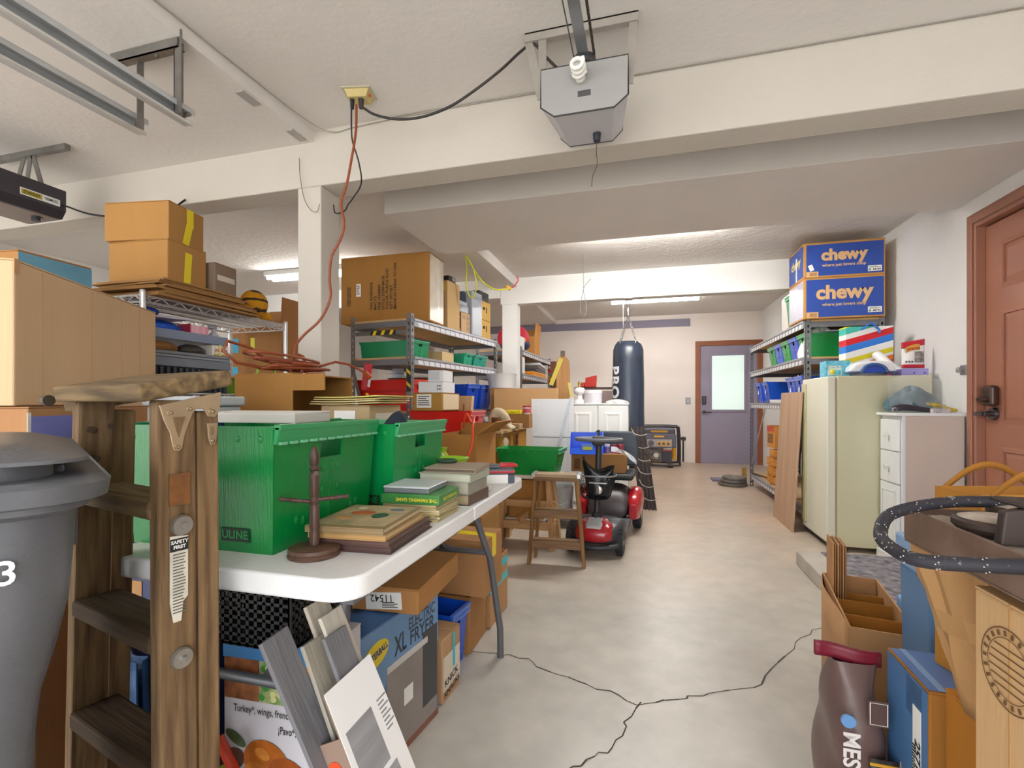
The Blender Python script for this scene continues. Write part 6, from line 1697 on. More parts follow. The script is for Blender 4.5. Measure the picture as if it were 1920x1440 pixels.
obj('engine', bx(-.18, -.12, .08, .06, .14, .30), mat('8a8480', .5, .3, .5, 20), t, bev=.01)
obj('engine_detail', B().cyl((-.06, -.14, .2), (-.06, -.19, .2), .04).cyl((-.14, -.13, .16), (-.02, -.18, .14), .02), mat('c2bcb4', .35, .6), t, smooth=40)
obj('battery', bx(.03, -.21, .09, .18, -.08, .27), mat('3a3640', .5), t, bev=.004)
obj('battery_top', bx(.03, -.212, .27, .18, -.08, .285), mat('b03a30', .5), t)
obj('side_shroud', bx(.19, -.16, .12, .25, .12, .33), GYL, t, bev=.02)
wh = obj('wheel', B().lathe([(.05, -.03), (.10, -.03), (.112, -.015), (.112, .015), (.10, .03), (.05, .03)], 24, (-.24, -.26, .112), MX.Rotation(R(90), 3, 'X')), GT, t, smooth=40)
obj('wheel_disc', B().lathe([(.0, -.034), (.09, -.03), (.09, .03), (.0, .034)], 22, (-.24, -.26, .112), MX.Rotation(R(90), 3, 'X')), mat('e0b81c', .4), wh, smooth=40)
obj('foot', bx(.12, -.2, 0, .2, .16, .05), GT, t)
obj('handle', B().tube([(.30, -.10, .48), (.36, -.10, .46), (.36, -.10, .10)], .014, 8), GT, t, smooth=60)
obj('handle_grip', bx(.33, -.13, .44, .40, -.07, .50), GT, t, bev=.01)
# bundle of dark rods leaning on the bag
t = thing('rod_bundle', 'bundle of dark metal stakes with wire ties leaning by the punching bag', 'stake bundle', (.03, 4.90, 0), 0)
for k in range(13):
    x = -.075 + .0115 * k; z1 = .80 + .015 * math.sin(k * 2.1)
    obj('stake', B().bar((x + .02, .02 * (k % 3), 0), (x - .105 + .001 * k, .11 + .012 * (k % 3), z1), .0125, .014, (0, 1, 0)), mat('3f3532', .6, .3, .3, 20), t)
for k in range(6):
    z = .12 + k * .125; x0 = .02 - .125 * z / .8
    obj('wire_tie', B().tube(bez([(x0 - .06, -.02 + .12 * z, z + .05), (x0 - .03, -.035 + .12 * z, z), (x0 + .03, -.04 + .12 * z, z - .02), (x0 + .09, -.02 + .12 * z, z - .01)], 5), .004, 5), mat('b0a8a2', .4, .6), t, smooth=60)
# stacked metal rings/plates on the floor near the right shelf
for k, (c_, r_, z, dx) in enumerate((('6a625c', .17, 0, 0), ('746c66', .15, .037, .01), ('7f7872', .14, .074, .03))):
    t = thing('weight_plate', ('largest grey weight plate at the bottom of the floor pile', 'middle grey weight plate in the floor pile', 'smaller grey weight plate on top of the floor pile')[k], 'weight plate', (1.08 + dx, 6.66 + .02 * k, z))
    obj('disc', B().lathe([(.03, 0), (r_, 0), (r_ + .004, .01), (r_ + .004, .026), (r_, .036), (r_ * .8, .036), (r_ * .76, .026), (.06, .026), (.055, .036), (.03, .036)], 30), mat(c_, .55, .4, .2, 12), t, smooth=35)
t = thing('slate_tile', 'flat purple-grey slate tile on the floor by the shelving', 'tile', (1.05, 7.05, 0))
obj('slab', bx(-.17, -.12, 0, .2, .12, .022), mat('77708a', .7, 0, .2, 10), t, bev=.004)
# ================================================================== right side shelving
rk3 = steel_rack('grey steel shelving along the right wall holding small green and blue totes', (1.573, 5.60, 0), 2.19, .566, 1.76, (1.735, 1.43, 1.045, .165), 0, stick='e8e6e8', gap=(.06, .10), boards='c9a56c')
obj('brace', B().bar((-.28, .30, .99), (-.28, .98, .30), .035, .004, (1, 0, 0)), mat('8f9196', .4, .5), rk3)
# big blue shipping cartons
CB = mat('28489c', .5, 0, .06, 4)
CT = mat('dcb07c', .6)
for k, (z, h, lb, sz, num) in enumerate(((1.7375, .335, 'large blue shipping carton at the bottom of the pair on the right shelving', .155, '48792'), (2.074, .285, 'large blue shipping carton on top of the other on the right shelving', .125, '44104'))):
    t = carton(lb, (1.555, 4.68, z), (.575, .42, h), 0, card('c08d52'), name='shipping_carton')
    dc = (.575, .42, h)
    patch(t, 'f', dc, .004, -.002, .545, h - .03, CB, 'blue_print')
    patch(t, 'l', dc, 0, 0, .395, h - .03, CB if k else mat('b9b4c4', .5, 0, .06, 4), 'blue_print')
    ptext(t, 'f', dc, .0, .035 * h / .3, 'chewy', sz, CT, off=.006, e=.0026, name='logo_text')
    ptext(t, 'f', dc, .0, -.05 * h / .3, 'where pet lovers shop', .034, CT, off=.0008, e=.0026, name='slogan')
    if k:
        ptext(t, 'l', dc, 0, .02, 'chewy', .10, mat('e0cf7a', .5), off=.004, e=.0026, name='logo_text')
    patch(t, 'l', dc, .02, -.03 if k else .03, .035, .20, mat('dfe6ea', .2), 'clear_tape', e=.003)
    l_ = patch(t, 'f', dc, .215, -h * .33, .095, .045, PAPER, 'shipping_label', e=.0026)
    text(num, .022, l_, (.012, -.009, .0014), (0, 0, 0), INK, off=.0006)
    obj('print', bx(-.04, .006, .0006, .04, .010, .0014).box(-.04, .013, .0006, .02, .016, .0014).box(-.042, -.016, .0006, -.028, -.002, .0014), mat('6a7a6a', .7), l_, stuff=True)
    b_ = patch(t, 'f', dc, -.225, -h * .41, .085, .045, CT, 'bar_code_panel', e=.0024)
    bb = B()
    for j in range(9):
        bb.box(-.02 + j * .006, -.014, .0006, -.0175 + j * .006, .014, .0014)
    obj('print', bb, mat('7a4a22', .7), b_, stuff=True)
    if k:
        patch(t, 'f', dc, -.235, -h * .22, .032, .05, PAPER, 'paper_note', rot=20, e=.003)
# totes: ends face the aisle
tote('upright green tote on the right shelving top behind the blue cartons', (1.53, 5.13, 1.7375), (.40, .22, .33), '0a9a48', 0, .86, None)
carton('small white carton behind the upright green tote on the shelving top', (1.55, 5.37, 1.7375), (.40, .20, .36), 0, mat('e4dcd4', .5), name='white_carton')
GR, BL_ = '0b8c3e', '1f4fd0'
for k, (y, c_, lb) in enumerate(((4.74, GR, 'green tote full of white bags at the near end of the second right shelf'), (5.01, '2a50c8', 'blue tote with a folded flap next to the bag-filled green tote'), (5.28, '1a9a4c', 'green tote between two blue ones on the second right shelf'), (5.54, '3a62d8', 'narrow blue tote between two green ones on the second right shelf'), (5.80, '10984a', 'last green tote at the far end of the second right shelf'))):
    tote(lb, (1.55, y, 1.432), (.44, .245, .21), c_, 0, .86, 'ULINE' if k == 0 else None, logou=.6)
t = thing('white_bag', 'white plastic bag bulging out of the near green tote', 'bag', (1.47, 4.74, 1.442), 0)
obj('film', lump(.16, .095, .245, 31), mat('e2ebe4', .4), t, smooth=50)
t = thing('flat_sleeve', 'flat pale board lying across the near green tote', 'board', (1.62, 4.66, 1.6465), 0)
obj('sheet', bx(-.16, -.07, 0, .16, .10, .012), mat('b9bcc8', .5), t, bev=.002)
for k, (y, lb) in enumerate(((4.83, 'blue tote nearest the refrigerator on the third right shelf'), (5.09, 'blue tote second along from the refrigerator on the third right shelf'), (6.07, 'wide blue tote with a plain long side on the third right shelf'), (6.42, 'blue tote at the far end of the third right shelf'))):
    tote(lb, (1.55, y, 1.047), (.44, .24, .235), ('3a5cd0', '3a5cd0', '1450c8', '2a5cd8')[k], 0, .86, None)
    t = [o for o in C.objects if o.get('label') == lb][0]
    obj('paper_tag', bx(-.218, -.012, .10, -.2165, .02, .14), PAPER, t, rot=(0, 0, 0))
t = thing('white_device', 'small white electronic box with black cable on the third right shelf', 'device', (1.34, 5.62, 1.047), 0)
obj('case', bx(-.04, -.12, 0, .08, .12, .035), mat('e8e8e8', .4), t, bev=.006)
obj('cable', B().tube([(-.04, .12, .01), (-.035, .3, .012), (-.03, .5, .012)], .007, 6), BLACK, t)
# lower right bay
t = thing('dark_board', 'large dark board leaning at the back of the bottom right shelf', 'panel', (1.60, 6.30, .1665), rot=(0, 9, 0))
obj('board', bx(-.01, -.35, 0, .01, .33, .68), mat('4d444a', .6, 0, .08, 5), t)
t = carton('kindling carton with red printed top on the wood scraps', (1.41, 5.84, .56), (.16, .22, .24), 6, card('c68a48'), name='printed_carton')
patch(t, 'l', (.16, .22, .24), 0, .085, .21, .06, mat('c2482c', .6, 0, .4, 20), 'red_print')
patch(t, 'l', (.16, .22, .24), 0, -.02, .16, .10, mat('8c5a2a', .7, 0, .8, 30), 'brown_print')
for k in range(22):
    r_, c_ = divmod(k, 6)
    t = thing('wood_offcut', 'short sawn wood offcut in the pile on the bottom right shelf', 'wood', (1.41 + random.uniform(-.01, .01), 5.70 + c_ * .052 + random.uniform(-.005, .005), .1675 + r_ * .096 + random.uniform(0, .004)), random.uniform(-6, 6), 'wood offcuts on the bottom right shelf')
    obj('block', B().cb((0, 0, .045), (.16, .045, .085), (random.uniform(-5, 5), 0, 0)), wood('b06a24', 'd8984a', 'x', 12), t, bev=.002)
t = thing('hardboard_sheet', 'pale hardboard sheet lying on the bottom right shelf', 'board', (1.44, 5.30, .1665), 4)
obj('sheet', bx(-.12, -.35, 0, .12, .35, .008), mat('d9bd96', .7, 0, .1, 6), t)
t = thing('pry_bar', 'rusty iron bar lying on the bottom right shelf', 'iron bar', (1.34, 6.35, .1665), 20)
obj('bar', B().tube([(-.02, -.25, .012), (.0, 0, .012), (.02, .2, .012), (.03, .25, .03)], .011, 7), mat('5a4238', .6, .4), t, smooth=60)
t = thing('wood_stud', 'short upright timber stud beside the shelving foot', 'wood', (1.245, 6.80, 0))
obj('stud', bx(-.025, -.03, 0, .025, .03, .21), wood('8c6a2c', 'b08c4a', 'z', 8), t, bev=.002)
# ================================================================== refrigerator
FC = mat('cdc8a8', .4, 0, .04, 2); FD = mat('d9d7c4', .35, 0, .03, 2)
t = thing('refrigerator', 'cream upright refrigerator by the brown door seen from its side', 'refrigerator', (1.575, 4.165, 0))
obj('body', bx(-.262, -.275, .035, .30, .275, 1.238), FC, t, bev=.006)
obj('door', bx(-.325, -.275, .055, -.272, .275, 1.236), FD, t, bev=.008, seg=3)
obj('gasket', bx(-.272, -.268, .06, -.262, .268, 1.23), mat('9c9478', .7), t)
obj('handle_recess', bx(-.334, .17, .1, -.325, .275, 1.2), mat('b9b48c', .45), t, bev=.004)
obj('kick_grille', bx(-.30, -.26, .03, -.265, .26, .055), mat('5a5448', .6), t)
for sx in (-.25, .27):
    for sy in (-.24, .24):
        obj('foot', B().cyl((sx, sy, 0), (sx, sy, .036), .016), BLACK, t)
obj('lower_hinge', bx(-.325, -.282, .03, -.25, -.262, .055), mat('8f8a78', .5, .4), t)
# plywood leaning on the shelving
t = thing('plywood_board', 'tall narrow plywood board leaning against the refrigerator front', 'board', (1.160, 4.66, .0), rot=(0, 3.4, 0))
obj('board', bx(-.009, -.29, 0, .009, .29, 1.14), wood('a8846a', 'b89a80', 'z', 5), t, bev=.002)
# white drawer cabinet
t = thing('drawer_cabinet', 'narrow white drawer cabinet between the refrigerator and the brown door', 'cabinet', (1.745, 3.745, 0))
CWB = mat('e4e6e6', .4)
obj('carcass', bx(-.145, -.13, 0, .165, .135, .965), mat('cdbdb2', .45, 0, .04, 3), t, bev=.002)
obj('face_frame', bx(-.165, -.13, .0, -.145, .135, .965), CWB, t, bev=.002)
obj('top_board', bx(-.20, -.14, .965, .17, .14, .985), CWB, t, bev=.005)
for z0, z1 in ((.735, .94), (.525, .73)):
    dr = obj('drawer_front', bx(-.182, -.118, z0, -.166, .122, z1), CWB, t, bev=.005)
    obj('knob', B().lathe([(.006, 0), (.006, .012), (.015, .018), (.014, .026), (.0, .03)], 12, (-.182, 0, (z0 + z1) / 2), MX.Rotation(R(-90), 3, 'Y')), mat('d2d2ce', .35), dr, smooth=50)
dr = obj('door', bx(-.182, -.118, .06, -.166, .122, .52), CWB, t, bev=.004)
obj('raised_panel', bx(-.186, -.07, .12, -.182, .075, .46), CWB, dr, bev=.003)
obj('door_bead', bx(-.188, -.09, .10, -.182, -.078, .48).box(-.188, .083, .10, -.182, .095, .48).box(-.188, -.078, .468, -.182, .083, .48).box(-.188, -.078, .10, -.182, .083, .112), CWB, dr, bev=.002)
obj('plinth', bx(-.20, -.125, 0, -.182, .135, .055), CWB, t, bev=.004)
# things on the refrigerator
FZ = 1.2385
t = thing('gift_bag', 'large gift bag with rainbow diagonal stripes on the refrigerator', 'gift bag', (1.63, 4.25, FZ + .06), 4)
gm = bpy.data.materials.new('striped_paper'); gm.use_nodes = True
n_ = gm.node_tree; b_ = n_.nodes['Principled BSDF']; b_.inputs['Roughness'].default_value = .35
tcn = n_.nodes.new('ShaderNodeTexCoord'); mp = n_.nodes.new('ShaderNodeMapping'); mp.inputs['Rotation'].default_value = (0, R(16), 0)
sx_ = n_.nodes.new('ShaderNodeSeparateXYZ'); ma = n_.nodes.new('ShaderNodeMath'); ma.operation = 'MULTIPLY_ADD'; ma.inputs[1].default_value = 2.6; ma.inputs[2].default_value = .02
rp = n_.nodes.new('ShaderNodeValToRGB'); rp.color_ramp.interpolation = 'CONSTANT'
cols = [(0, 'c02030'), (.10, 'e87a3a'), (.19, 'f2f2ee'), (.24, 'e0d22a'), (.33, 'f2f2ee'), (.45, '2f7cd8'), (.58, 'd8202c'), (.70, 'f2f2ee'), (.80, '4ac0b0'), (.92, 'd6dc2a')]
el = rp.color_ramp.elements
el[0].position = 0; el[0].color = (*lin(cols[0][1]), 1); el[1].position = cols[1][0]; el[1].color = (*lin(cols[1][1]), 1)
for p_, c_ in cols[2:]:
    e_ = el.new(p_); e_.color = (*lin(c_), 1)
n_.links.new(tcn.outputs['Object'], mp.inputs['Vector']); n_.links.new(mp.outputs['Vector'], sx_.inputs['Vector']); n_.links.new(sx_.outputs['Z'], ma.inputs[0]); n_.links.new(ma.outputs[0], rp.inputs['Fac']); n_.links.new(rp.outputs['Color'], b_.inputs['Base Color'])
obj('bag', bx(-.165, -.05, 0, .155, .06, .325), gm, t, bev=.003)
obj('ribbon', B().tube(bez([(-.06, -.05, .30), (-.03, -.06, .325), (.0, -.06, .345), (.03, -.06, .325), (.06, -.055, .29), (.055, -.055, .27)], 6), .008, 6), mat('2f74d0', .4), t, smooth=60)
t = thing('wipes_box', 'low carton under the striped gift bag on the refrigerator', 'box', (1.64, 4.26, FZ), 0)
obj('body', bx(-.19, -.12, 0, .19, .12, .058), mat('b05a90', .5, 0, .3, 12), t, bev=.003)
t = thing('toy_box', 'small clear-fronted carton of turquoise toys on the refrigerator', 'box', (1.345, 4.05, FZ), 0)
obj('body', bx(-.07, -.06, 0, .085, .07, .115), mat('2f9ab8', .4, 0, .9, 40, 0, 60, (1, 1, 1), .5, 0, 0, 1, '7ac8dc'), t, bev=.002)
obj('window', bx(-.06, -.062, .01, .03, -.0605, .08), mat('c8dcd8', .15, 0, .4, 60), t)
obj('toy', B().sph((-.03, -.066, .035), (.016, .006, .02), 10, 7), mat('d8cc30', .4), t, smooth=60)
obj('toy', B().sph((.005, -.066, .03), (.018, .006, .018), 10, 7), mat('4ab8c8', .4), t, smooth=60)
t = thing('rounded_appliance', 'white rounded appliance with a blue arch standing on the refrigerator', 'appliance', (1.53, 3.97, FZ), 0)
pr_ = [(-.14, .025), (-.13, .06), (-.10, .09), (-.03, .105), (.04, .105), (.10, .095), (.14, .07), (.15, .025)]
obj('shell', B().prism(pr_, 'xz', -.07, .08), mat('e9eaec', .3), t, bev=.02, seg=3, smooth=40)
obj('arch', B().tube([(.01 + .075 * math.cos(a), -.075, .022 + .055 * math.sin(a)) for a in [k * math.pi / 12 for k in range(13)]], .012, 8), mat('3a5a94', .35), t, smooth=60)
obj('arch_fill', B().prism([(.01 + .068 * math.cos(a), .02 + .05 * math.sin(a)) for a in [k * math.pi / 12 for k in range(13)]], 'xz', -.074, -.068), mat('2448b0', .3), t)
obj('skirt', bx(-.14, -.068, .018, .15, .075, .03), mat('4a5a7c', .4), t, bev=.004)
obj('base', B().cyl((0, 0, 0), (0, 0, .018), .10, None, 24).tf(MX.Diagonal((1.1, .65, 1, 1))), mat('6a6c70', .5), t, smooth=40)
t = thing('white_scoop', 'curved white plastic scoop handle leaning on the gift bag', 'scoop', (1.70, 4.06, FZ), 0)
obj('shell', B().tube(bez([(-.06, .06, .16), (-.055, .03, .15), (-.02, -.01, .09), (.035, -.04, .035), (.10, -.045, .03)], 6), [.028 + .006 * math.sin(k * .13) for k in range(25)], 10), mat('f0f0ee', .3), t, smooth=70)
t = thing('purple_box', 'lilac flat box beneath the treat bag on the refrigerator', 'box', (1.80, 3.99, FZ), 0)
obj('body', bx(-.09, -.07, 0, .068, .07, .045), mat('9c92d0', .5, 0, .1, 10), t, bev=.002)
obj('print', bx(-.02, -.0715, .01, -.01, -.0705, .02).box(.04, -.0715, .01, .05, -.0705, .02), mat('4a3c8c', .5), t, stuff=True)
t = thing('treat_bag', 'red and white pet treat bag standing on the lilac box', 'bag', (1.805, 3.985, FZ + .0455), 4)
def pouch(w, h, d):
    return lambda u, v: ((u - .5) * w * (1 - .04 * math.sin(v * 3.14)), -d * math.sin(u * math.pi) * math.sin(v * math.pi) ** .6, v * h + .025 * (u - .5) * v)
obj('front', B().grid(pouch(.14, .19, .02), 12, 12), mat('e9e4e0', .3), t, smooth=60, sol=.002)
obj('back', B().grid(lambda u, v: ((u - .5) * .14, .012 * math.sin(u * math.pi) * math.sin(v * math.pi), v * .19 + .025 * (u - .5) * v), 10, 10), mat('c9c4c0', .4), t, smooth=60, sol=.002)
obj('top_band', B().grid(lambda u, v: ((u - .5) * .142, -.003 - .012 * math.sin(u * math.pi) * (1 - v), .155 + v * .042 + .025 * (u - .5)), 12, 4), mat('c01f30', .3), t, smooth=60, sol=.002)
obj('bottom_band', B().grid(lambda u, v: ((u - .5) * .14, -.004 - .014 * math.sin(u * math.pi) * (.35 + v * .4), .008 + v * .024), 12, 3), mat('c01f30', .3), t, smooth=60, sol=.002)
obj('logo_panel', B().grid(lambda u, v: (-.055 + u * .085, -.026 - .002 * math.sin(u * 3.14), .11 + v * .04 + .008 * math.sin(u * 3.14) + .02 * u), 10, 4), mat('d89a3a', .4), t, smooth=60, sol=.001)
text('VETBONE', .022, t, (-.012, -.0295, .139), (90, -8, 0), mat('b01f2c', .4), off=.0006, sx=.85).name = 'logo_text'
obj('dog_picture', B().grid(lambda u, v: (.0 + u * .055, -.0235 - .003 * math.sin(u * 3.14), .045 + v * .075), 6, 6), mat('8f8680', .4, 0, .8, 40), t, smooth=60, sol=.001)
for k in range(3):
    obj('dot', B().cyl((-.05 + k * .018, -.0215, .05), (-.05 + k * .018, -.0235, .05), .006, None, 10), mat('4a4446', .5), t)
# bag of cloth and straps on the drawer cabinet
CZ = .9855
t = thing('clear_storage_bag', 'clear zip bag holding folded dark teal cloth on the drawer cabinet', 'bag', (1.70, 3.78, CZ), 0)
obj('folded_cloth', lump(.145, .085, .15, 41), mat('3f5f6c', .6, 0, .5, 16), t, (0, 0, .01), smooth=50)
obj('film', B().grid(lambda u, v: (-.155 + .31 * u * (1 - .04 * v), -.10 + .02 * math.sin(u * 9) * v + .05 * v, .0 + v * .245 - .03 * (1 - math.sin(u * math.pi)) * v), 18, 10), mat('e6ecec', .1, 0, .1, 20, .3, 20, (1, 1, 1), .6, 0, 0, .22), t, smooth=50)
t = thing('moulded_tool', 'dark moulded tool lying in front of the clear zip bag', 'tool', (1.66, 3.66, CZ), 0)
obj('body', B().tube(bez([(-.11, 0, .02), (-.06, 0, .035), (.0, 0, .03), (.07, 0, .02), (.13, .0, .015)], 5), [.018, .02, .021, .022, .022, .022, .021, .02, .02, .019, .019, .018, .018, .017, .017, .016, .015, .014, .012, .01, .008], 8), mat('33303a', .35), t, smooth=70)
obj('eye', B().tube([(-.105 + .014 * math.cos(a), -.016, .02 + .012 * math.sin(a)) for a in [k * .7854 for k in range(8)]], .003, 5, True), mat('b8b8c0', .3), t)
t = thing('ratchet_strap', 'yellow and black strap coiled on the drawer cabinet top', 'strap', (1.80, 3.70, CZ), 0)
obj('webbing', B().tube(bez([(-.10, .0, .03), (-.05, .02, .055), (.0, -.01, .05), (.05, .02, .035), (.09, .0, .02), (.10, -.02, .015)], 6), .011, 6), mat('8a7a2c', .6, 0, .9, 40, 0, 60, (1, 1, 1), .5, 0, 0, 1, 'e0b824'), t, smooth=60)
obj('webbing', B().tube(bez([(-.06, .03, .02), (.0, .04, .03), (.05, .03, .045), (.09, .03, .012)], 6), .010, 6), mat('4a4434', .6, 0, .8, 40, 0, 60, (1, 1, 1), .5, 0, 0, 1, 'caa82c'), t, smooth=60)
t = thing('tape_cassette', 'small clear-grey cassette box in front of the yellow strap', 'cassette', (1.795, 3.635, CZ), 3)
obj('case', bx(-.05, -.015, 0, .045, .015, .028), mat('c2bcc0', .25, 0, .3, 50), t, bev=.002)
# ================================================================== right foreground pile
RK = card('c09468', .08)
# long divided carton standing beside the landing
t = open_carton('long narrow open carton with dividers on the floor beside the landing step', (.70, 1.84, 0), (.17, .50, .40), -10, RK)
for y in (-.11, .02, .14):
    obj('divider', bx(-.08, y - .002, .02, .08, y + .002, .385 if y < .1 else .37), card('a8702f'), t)
obj('near_panel', bx(-.083, -.24, .01, .083, -.235, .39), card('b57a48'), t)
# bowed outer wall
obj('bowed_wall', B().grid(lambda u, v: (-.087 - .022 * math.sin(u * math.pi) * v, -.25 + u * .5, v * .405 + .012 * math.sin(u * 5) * v), 14, 4), RK, t, smooth=60, sol=.004)
for k in range(3):
    t = thing('cardboard_sheet', ('outer folded cardboard sheet standing in the divided carton', 'middle folded cardboard sheet standing in the divided carton', 'inner folded cardboard sheet standing in the divided carton')[k], 'cardboard', (.655 + k * .017, 2.0 + .004 * k, .012), -10)
    obj('sheet', bx(-.006, -.07, 0, -.001, .055, .545 - .004 * k), card('b98a5e'), t)
    obj('fold', bx(.001, -.07, 0, .006, .055, .54 - .004 * k), card('8f663e'), t)
# dog food bag
BG = mat('6d5550', .38, 0, .12, 8, .2, 14)
t = thing('plastic_sack', 'brown plastic sack with dark red seal and white lettering beside the blue carton', 'sack', (.470, 1.33, 0), -2)
def pf(u, v):
    a = u * 6.2832
    w, d = .052 + .006 * math.sin(v * 5), .115 + .01 * math.sin(v * 4 + 1)
    q = max(0, (v - .72) / .28)
    sx = math.copysign(abs(math.cos(a)) ** .7, math.cos(a)); sy = math.copysign(abs(math.sin(a)) ** .7, math.sin(a))
    return (w * sx * (1 - .0 * q) + .006 * math.sin(v * 14 + a * 2), d * sy * (1 - .80 * q) - .02 * q, v * .445)
obj('film', B().grid(pf, 36, 16), BG, t, smooth=60)
obj('seal', B().grid(lambda u, v: (-.075 + .135 * u, -.024 + .006 * math.sin(u * 7), .435 + v * .034 + .012 * (1 - u)), 10, 3), mat('7a1c30', .45), t, smooth=50, sol=.008)
fx = obj('front_label', B().grid(lambda u, v: (.0 + .052 * u, -.128 + .004 * math.sin(v * 4), .08 + v * .21), 4, 6), mat('2c2522', .5), t, smooth=60, sol=.002)
for k, (z0, h_, c_) in enumerate(((.275, .006, 'd8a02c'), (.19, .006, 'd8a02c'), (.10, .08, 'a8401c'))):
    obj('label_band', bx(.0, -.1335, z0, .052, -.1315, z0 + h_), mat(c_, .5), fx)
text('CO', .036, fx, (.026, -.1345, .252), (90, 0, 0), PAPER, off=.0014)
text('BE', .036, fx, (.026, -.1345, .218), (90, 0, 0), PAPER, off=.0014)
text('M', .06, fx, (.028, -.1345, .145), (90, 0, 0), PAPER, off=.002)
text('MESQUITE', .044, t, (-.034, -.130, .235), (90, 90, 0), mat('e4dedc', .5), off=.0012).name = 'side_text'
obj('round_emblem', B().cyl((-.036, -.118, .355), (-.036, -.124, .355), .014, None, 18), mat('6a9ad0', .4), t, smooth=40)
sq = obj('icon_panel', bx(.006, -.107, .345, .044, -.1055, .40), mat('5c4642', .5), t)
obj('icon_lines', B().tube([(.009, -.1085, .349), (.041, -.1085, .349), (.041, -.1085, .396), (.009, -.1085, .396)], .0012, 4, True), PAPER, sq)
# blue carton
BLU = mat('4a76a8', .5, 0, .12, 5)
t = carton('blue shipping carton with a number label and torn corner', (.665, 1.178, 0), (.28, .175, .50), -2, card('a87234'), name='shipping_carton')
dq = (.28, .175, .50)
patch(t, 'l', dq, 0, 0, .17, .49, BLU, 'blue_print')
patch(t, 't', dq, 0, 0, .275, .165, mat('5a7ab4', .45, 0, .08, 5), 'blue_print')
patch(t, 't', dq, -.115, 0, .012, .165, mat('86a4cc', .3), 'clear_tape', e=.002)
patch(t, 'l', dq, .035, .205, .06, .07, mat('2f5f8c', .3, 0, .3, 20), 'crinkled_tape', e=.002)
lb = patch(t, 'l', dq, .050, .115, .032, .16, PAPER, 'number_label', e=.003)
text('25710', .030, lb, (.004, -.02, .0014), (0, 0, -90), INK, off=.001)
bb = B()
for j in range(16):
    bb.box(-.015, -.09 + j * .006, .0006, -.006, -.087 + j * .006, .0014)
obj('print', bb, INK, lb, stuff=True)
obj('torn_patch', B().prism([(-.02, -.06), (.03, -.10), (.0, -.03), (-.01, .01)], 'xy', 0, .001), mat('d8a878', .8), t, fpos('l', dq, -.01, .03, .002), (90, 0, -90))
# kraft carton beneath the paper bag
t = carton('orange-brown kraft carton standing in front of the blue carton', (.665, .985, 0), (.25, .19, .52), 0, card('b5762c'))
# crumpled kraft paper bag hanging under the tray
t = thing('crumpled_paper_bag', 'crumpled kraft paper bag wedged beneath the dusty metal tray', 'bag', (.555, .985, .5215), 0)
def cb_(u, v):
    a = u * 6.2832
    k = 1 + .09 * abs(math.sin(3 * a + 4 * v)) - .10 * abs(math.sin(5.5 * a - 3 * v + 1)) + .05 * math.sin(11 * a + 6 * v)
    return (.098 * k * math.cos(a) * (.6 + .45 * v) + .03 * (1 - v), .09 * k * math.sin(a) * (.6 + .45 * v), v * .285)
obj('paper', B().grid(cb_, 30, 8), card('b88e60', .15), t, smooth=12, sol=.002)
# big corrugated carton with round maker's stamp
t = carton('tall tan carton with a round printed stamp carrying the dusty tray', (.605, .57, 0), (.30, .54, .79), 0, card('cda678', .05))
dk = (.30, .54, .79)
cr = B()
for y in (.11, -.07, -.02, .2):
    cr.box(-.1512, y - .0015, .0, -.1502, y + .0015, .79)
obj('crease', cr, card('b8905e'), t, stuff=True)
st_ = mat('6b4a2a', .8)
def ringp(r, wd, n=40):
    b = B()
    for k in range(n):
        a0, a1 = 2 * math.pi * k / n, 2 * math.pi * (k + 1) / n
        b.quad((0, r * math.cos(a0), r * math.sin(a0)), (0, r * math.cos(a1), r * math.sin(a1)), (0, (r - wd) * math.cos(a1), (r - wd) * math.sin(a1)), (0, (r - wd) * math.cos(a0), (r - wd) * math.sin(a0)))
    return b
sp = obj('round_stamp', ringp(.053, .0018), st_, t, (-.1518, .20, .704))
obj('stamp_ring', ringp(.040, .0012), st_, sp)
lines = B()
for k in range(6):
    z = .026 - k * .0105; l_ = math.sqrt(max(0, .038 ** 2 - z * z)) * .95
    lines.box(-.0003, -l_, z - .0007, .0003, l_, z + .0007)
obj('stamp_lines', lines, st_, sp, stuff=True)
for k in range(22):
    a = 2 * math.pi * k / 22
    obj('stamp_mark', bx(-.0003, -.002, -.0033, .0003, .002, .0033), st_, sp, (0, .0455 * math.cos(a), .0455 * math.sin(a)), (math.degrees(a) - 90, 0, 0))
# dusty metal tray with burner plates and a braided hose
DT = mat('6e5548', .7, .2, .4, 10, .15, 40, (1, 1, 1), .3, 0, 0, 1, '8a7264')
DU = mat('9a8676', .95, 0, .6, 14, .5, 60, (1, 1, 1), .2, 0, 0, 1, 'cfc4b8')
t = thing('dusty_tray', 'dusty brown metal appliance pan with round plates on the tan carton', 'pan', (.655, .675, .812), 0)
b = bx(-.222, -.31, 0, .222, .31, .004)
b.box(-.222, -.31, .004, -.217, .31, .058).box(.217, -.31, .004, .222, .31, .058).box(-.217, -.31, .004, .217, -.305, .058).box(-.217, .305, .004, .217, .31, .058)
obj('pan', b, DT, t, bev=.002)
obj('lint', B().grid(lambda u, v: (-.21 + .42 * u, -.30 + .60 * v, .040 + .008 * math.sin(u * 17 + 3 * v) * math.cos(v * 23) + .004 * math.sin(u * 43 + v * 31)), 40, 50), DU, t, smooth=60, sol=.004)
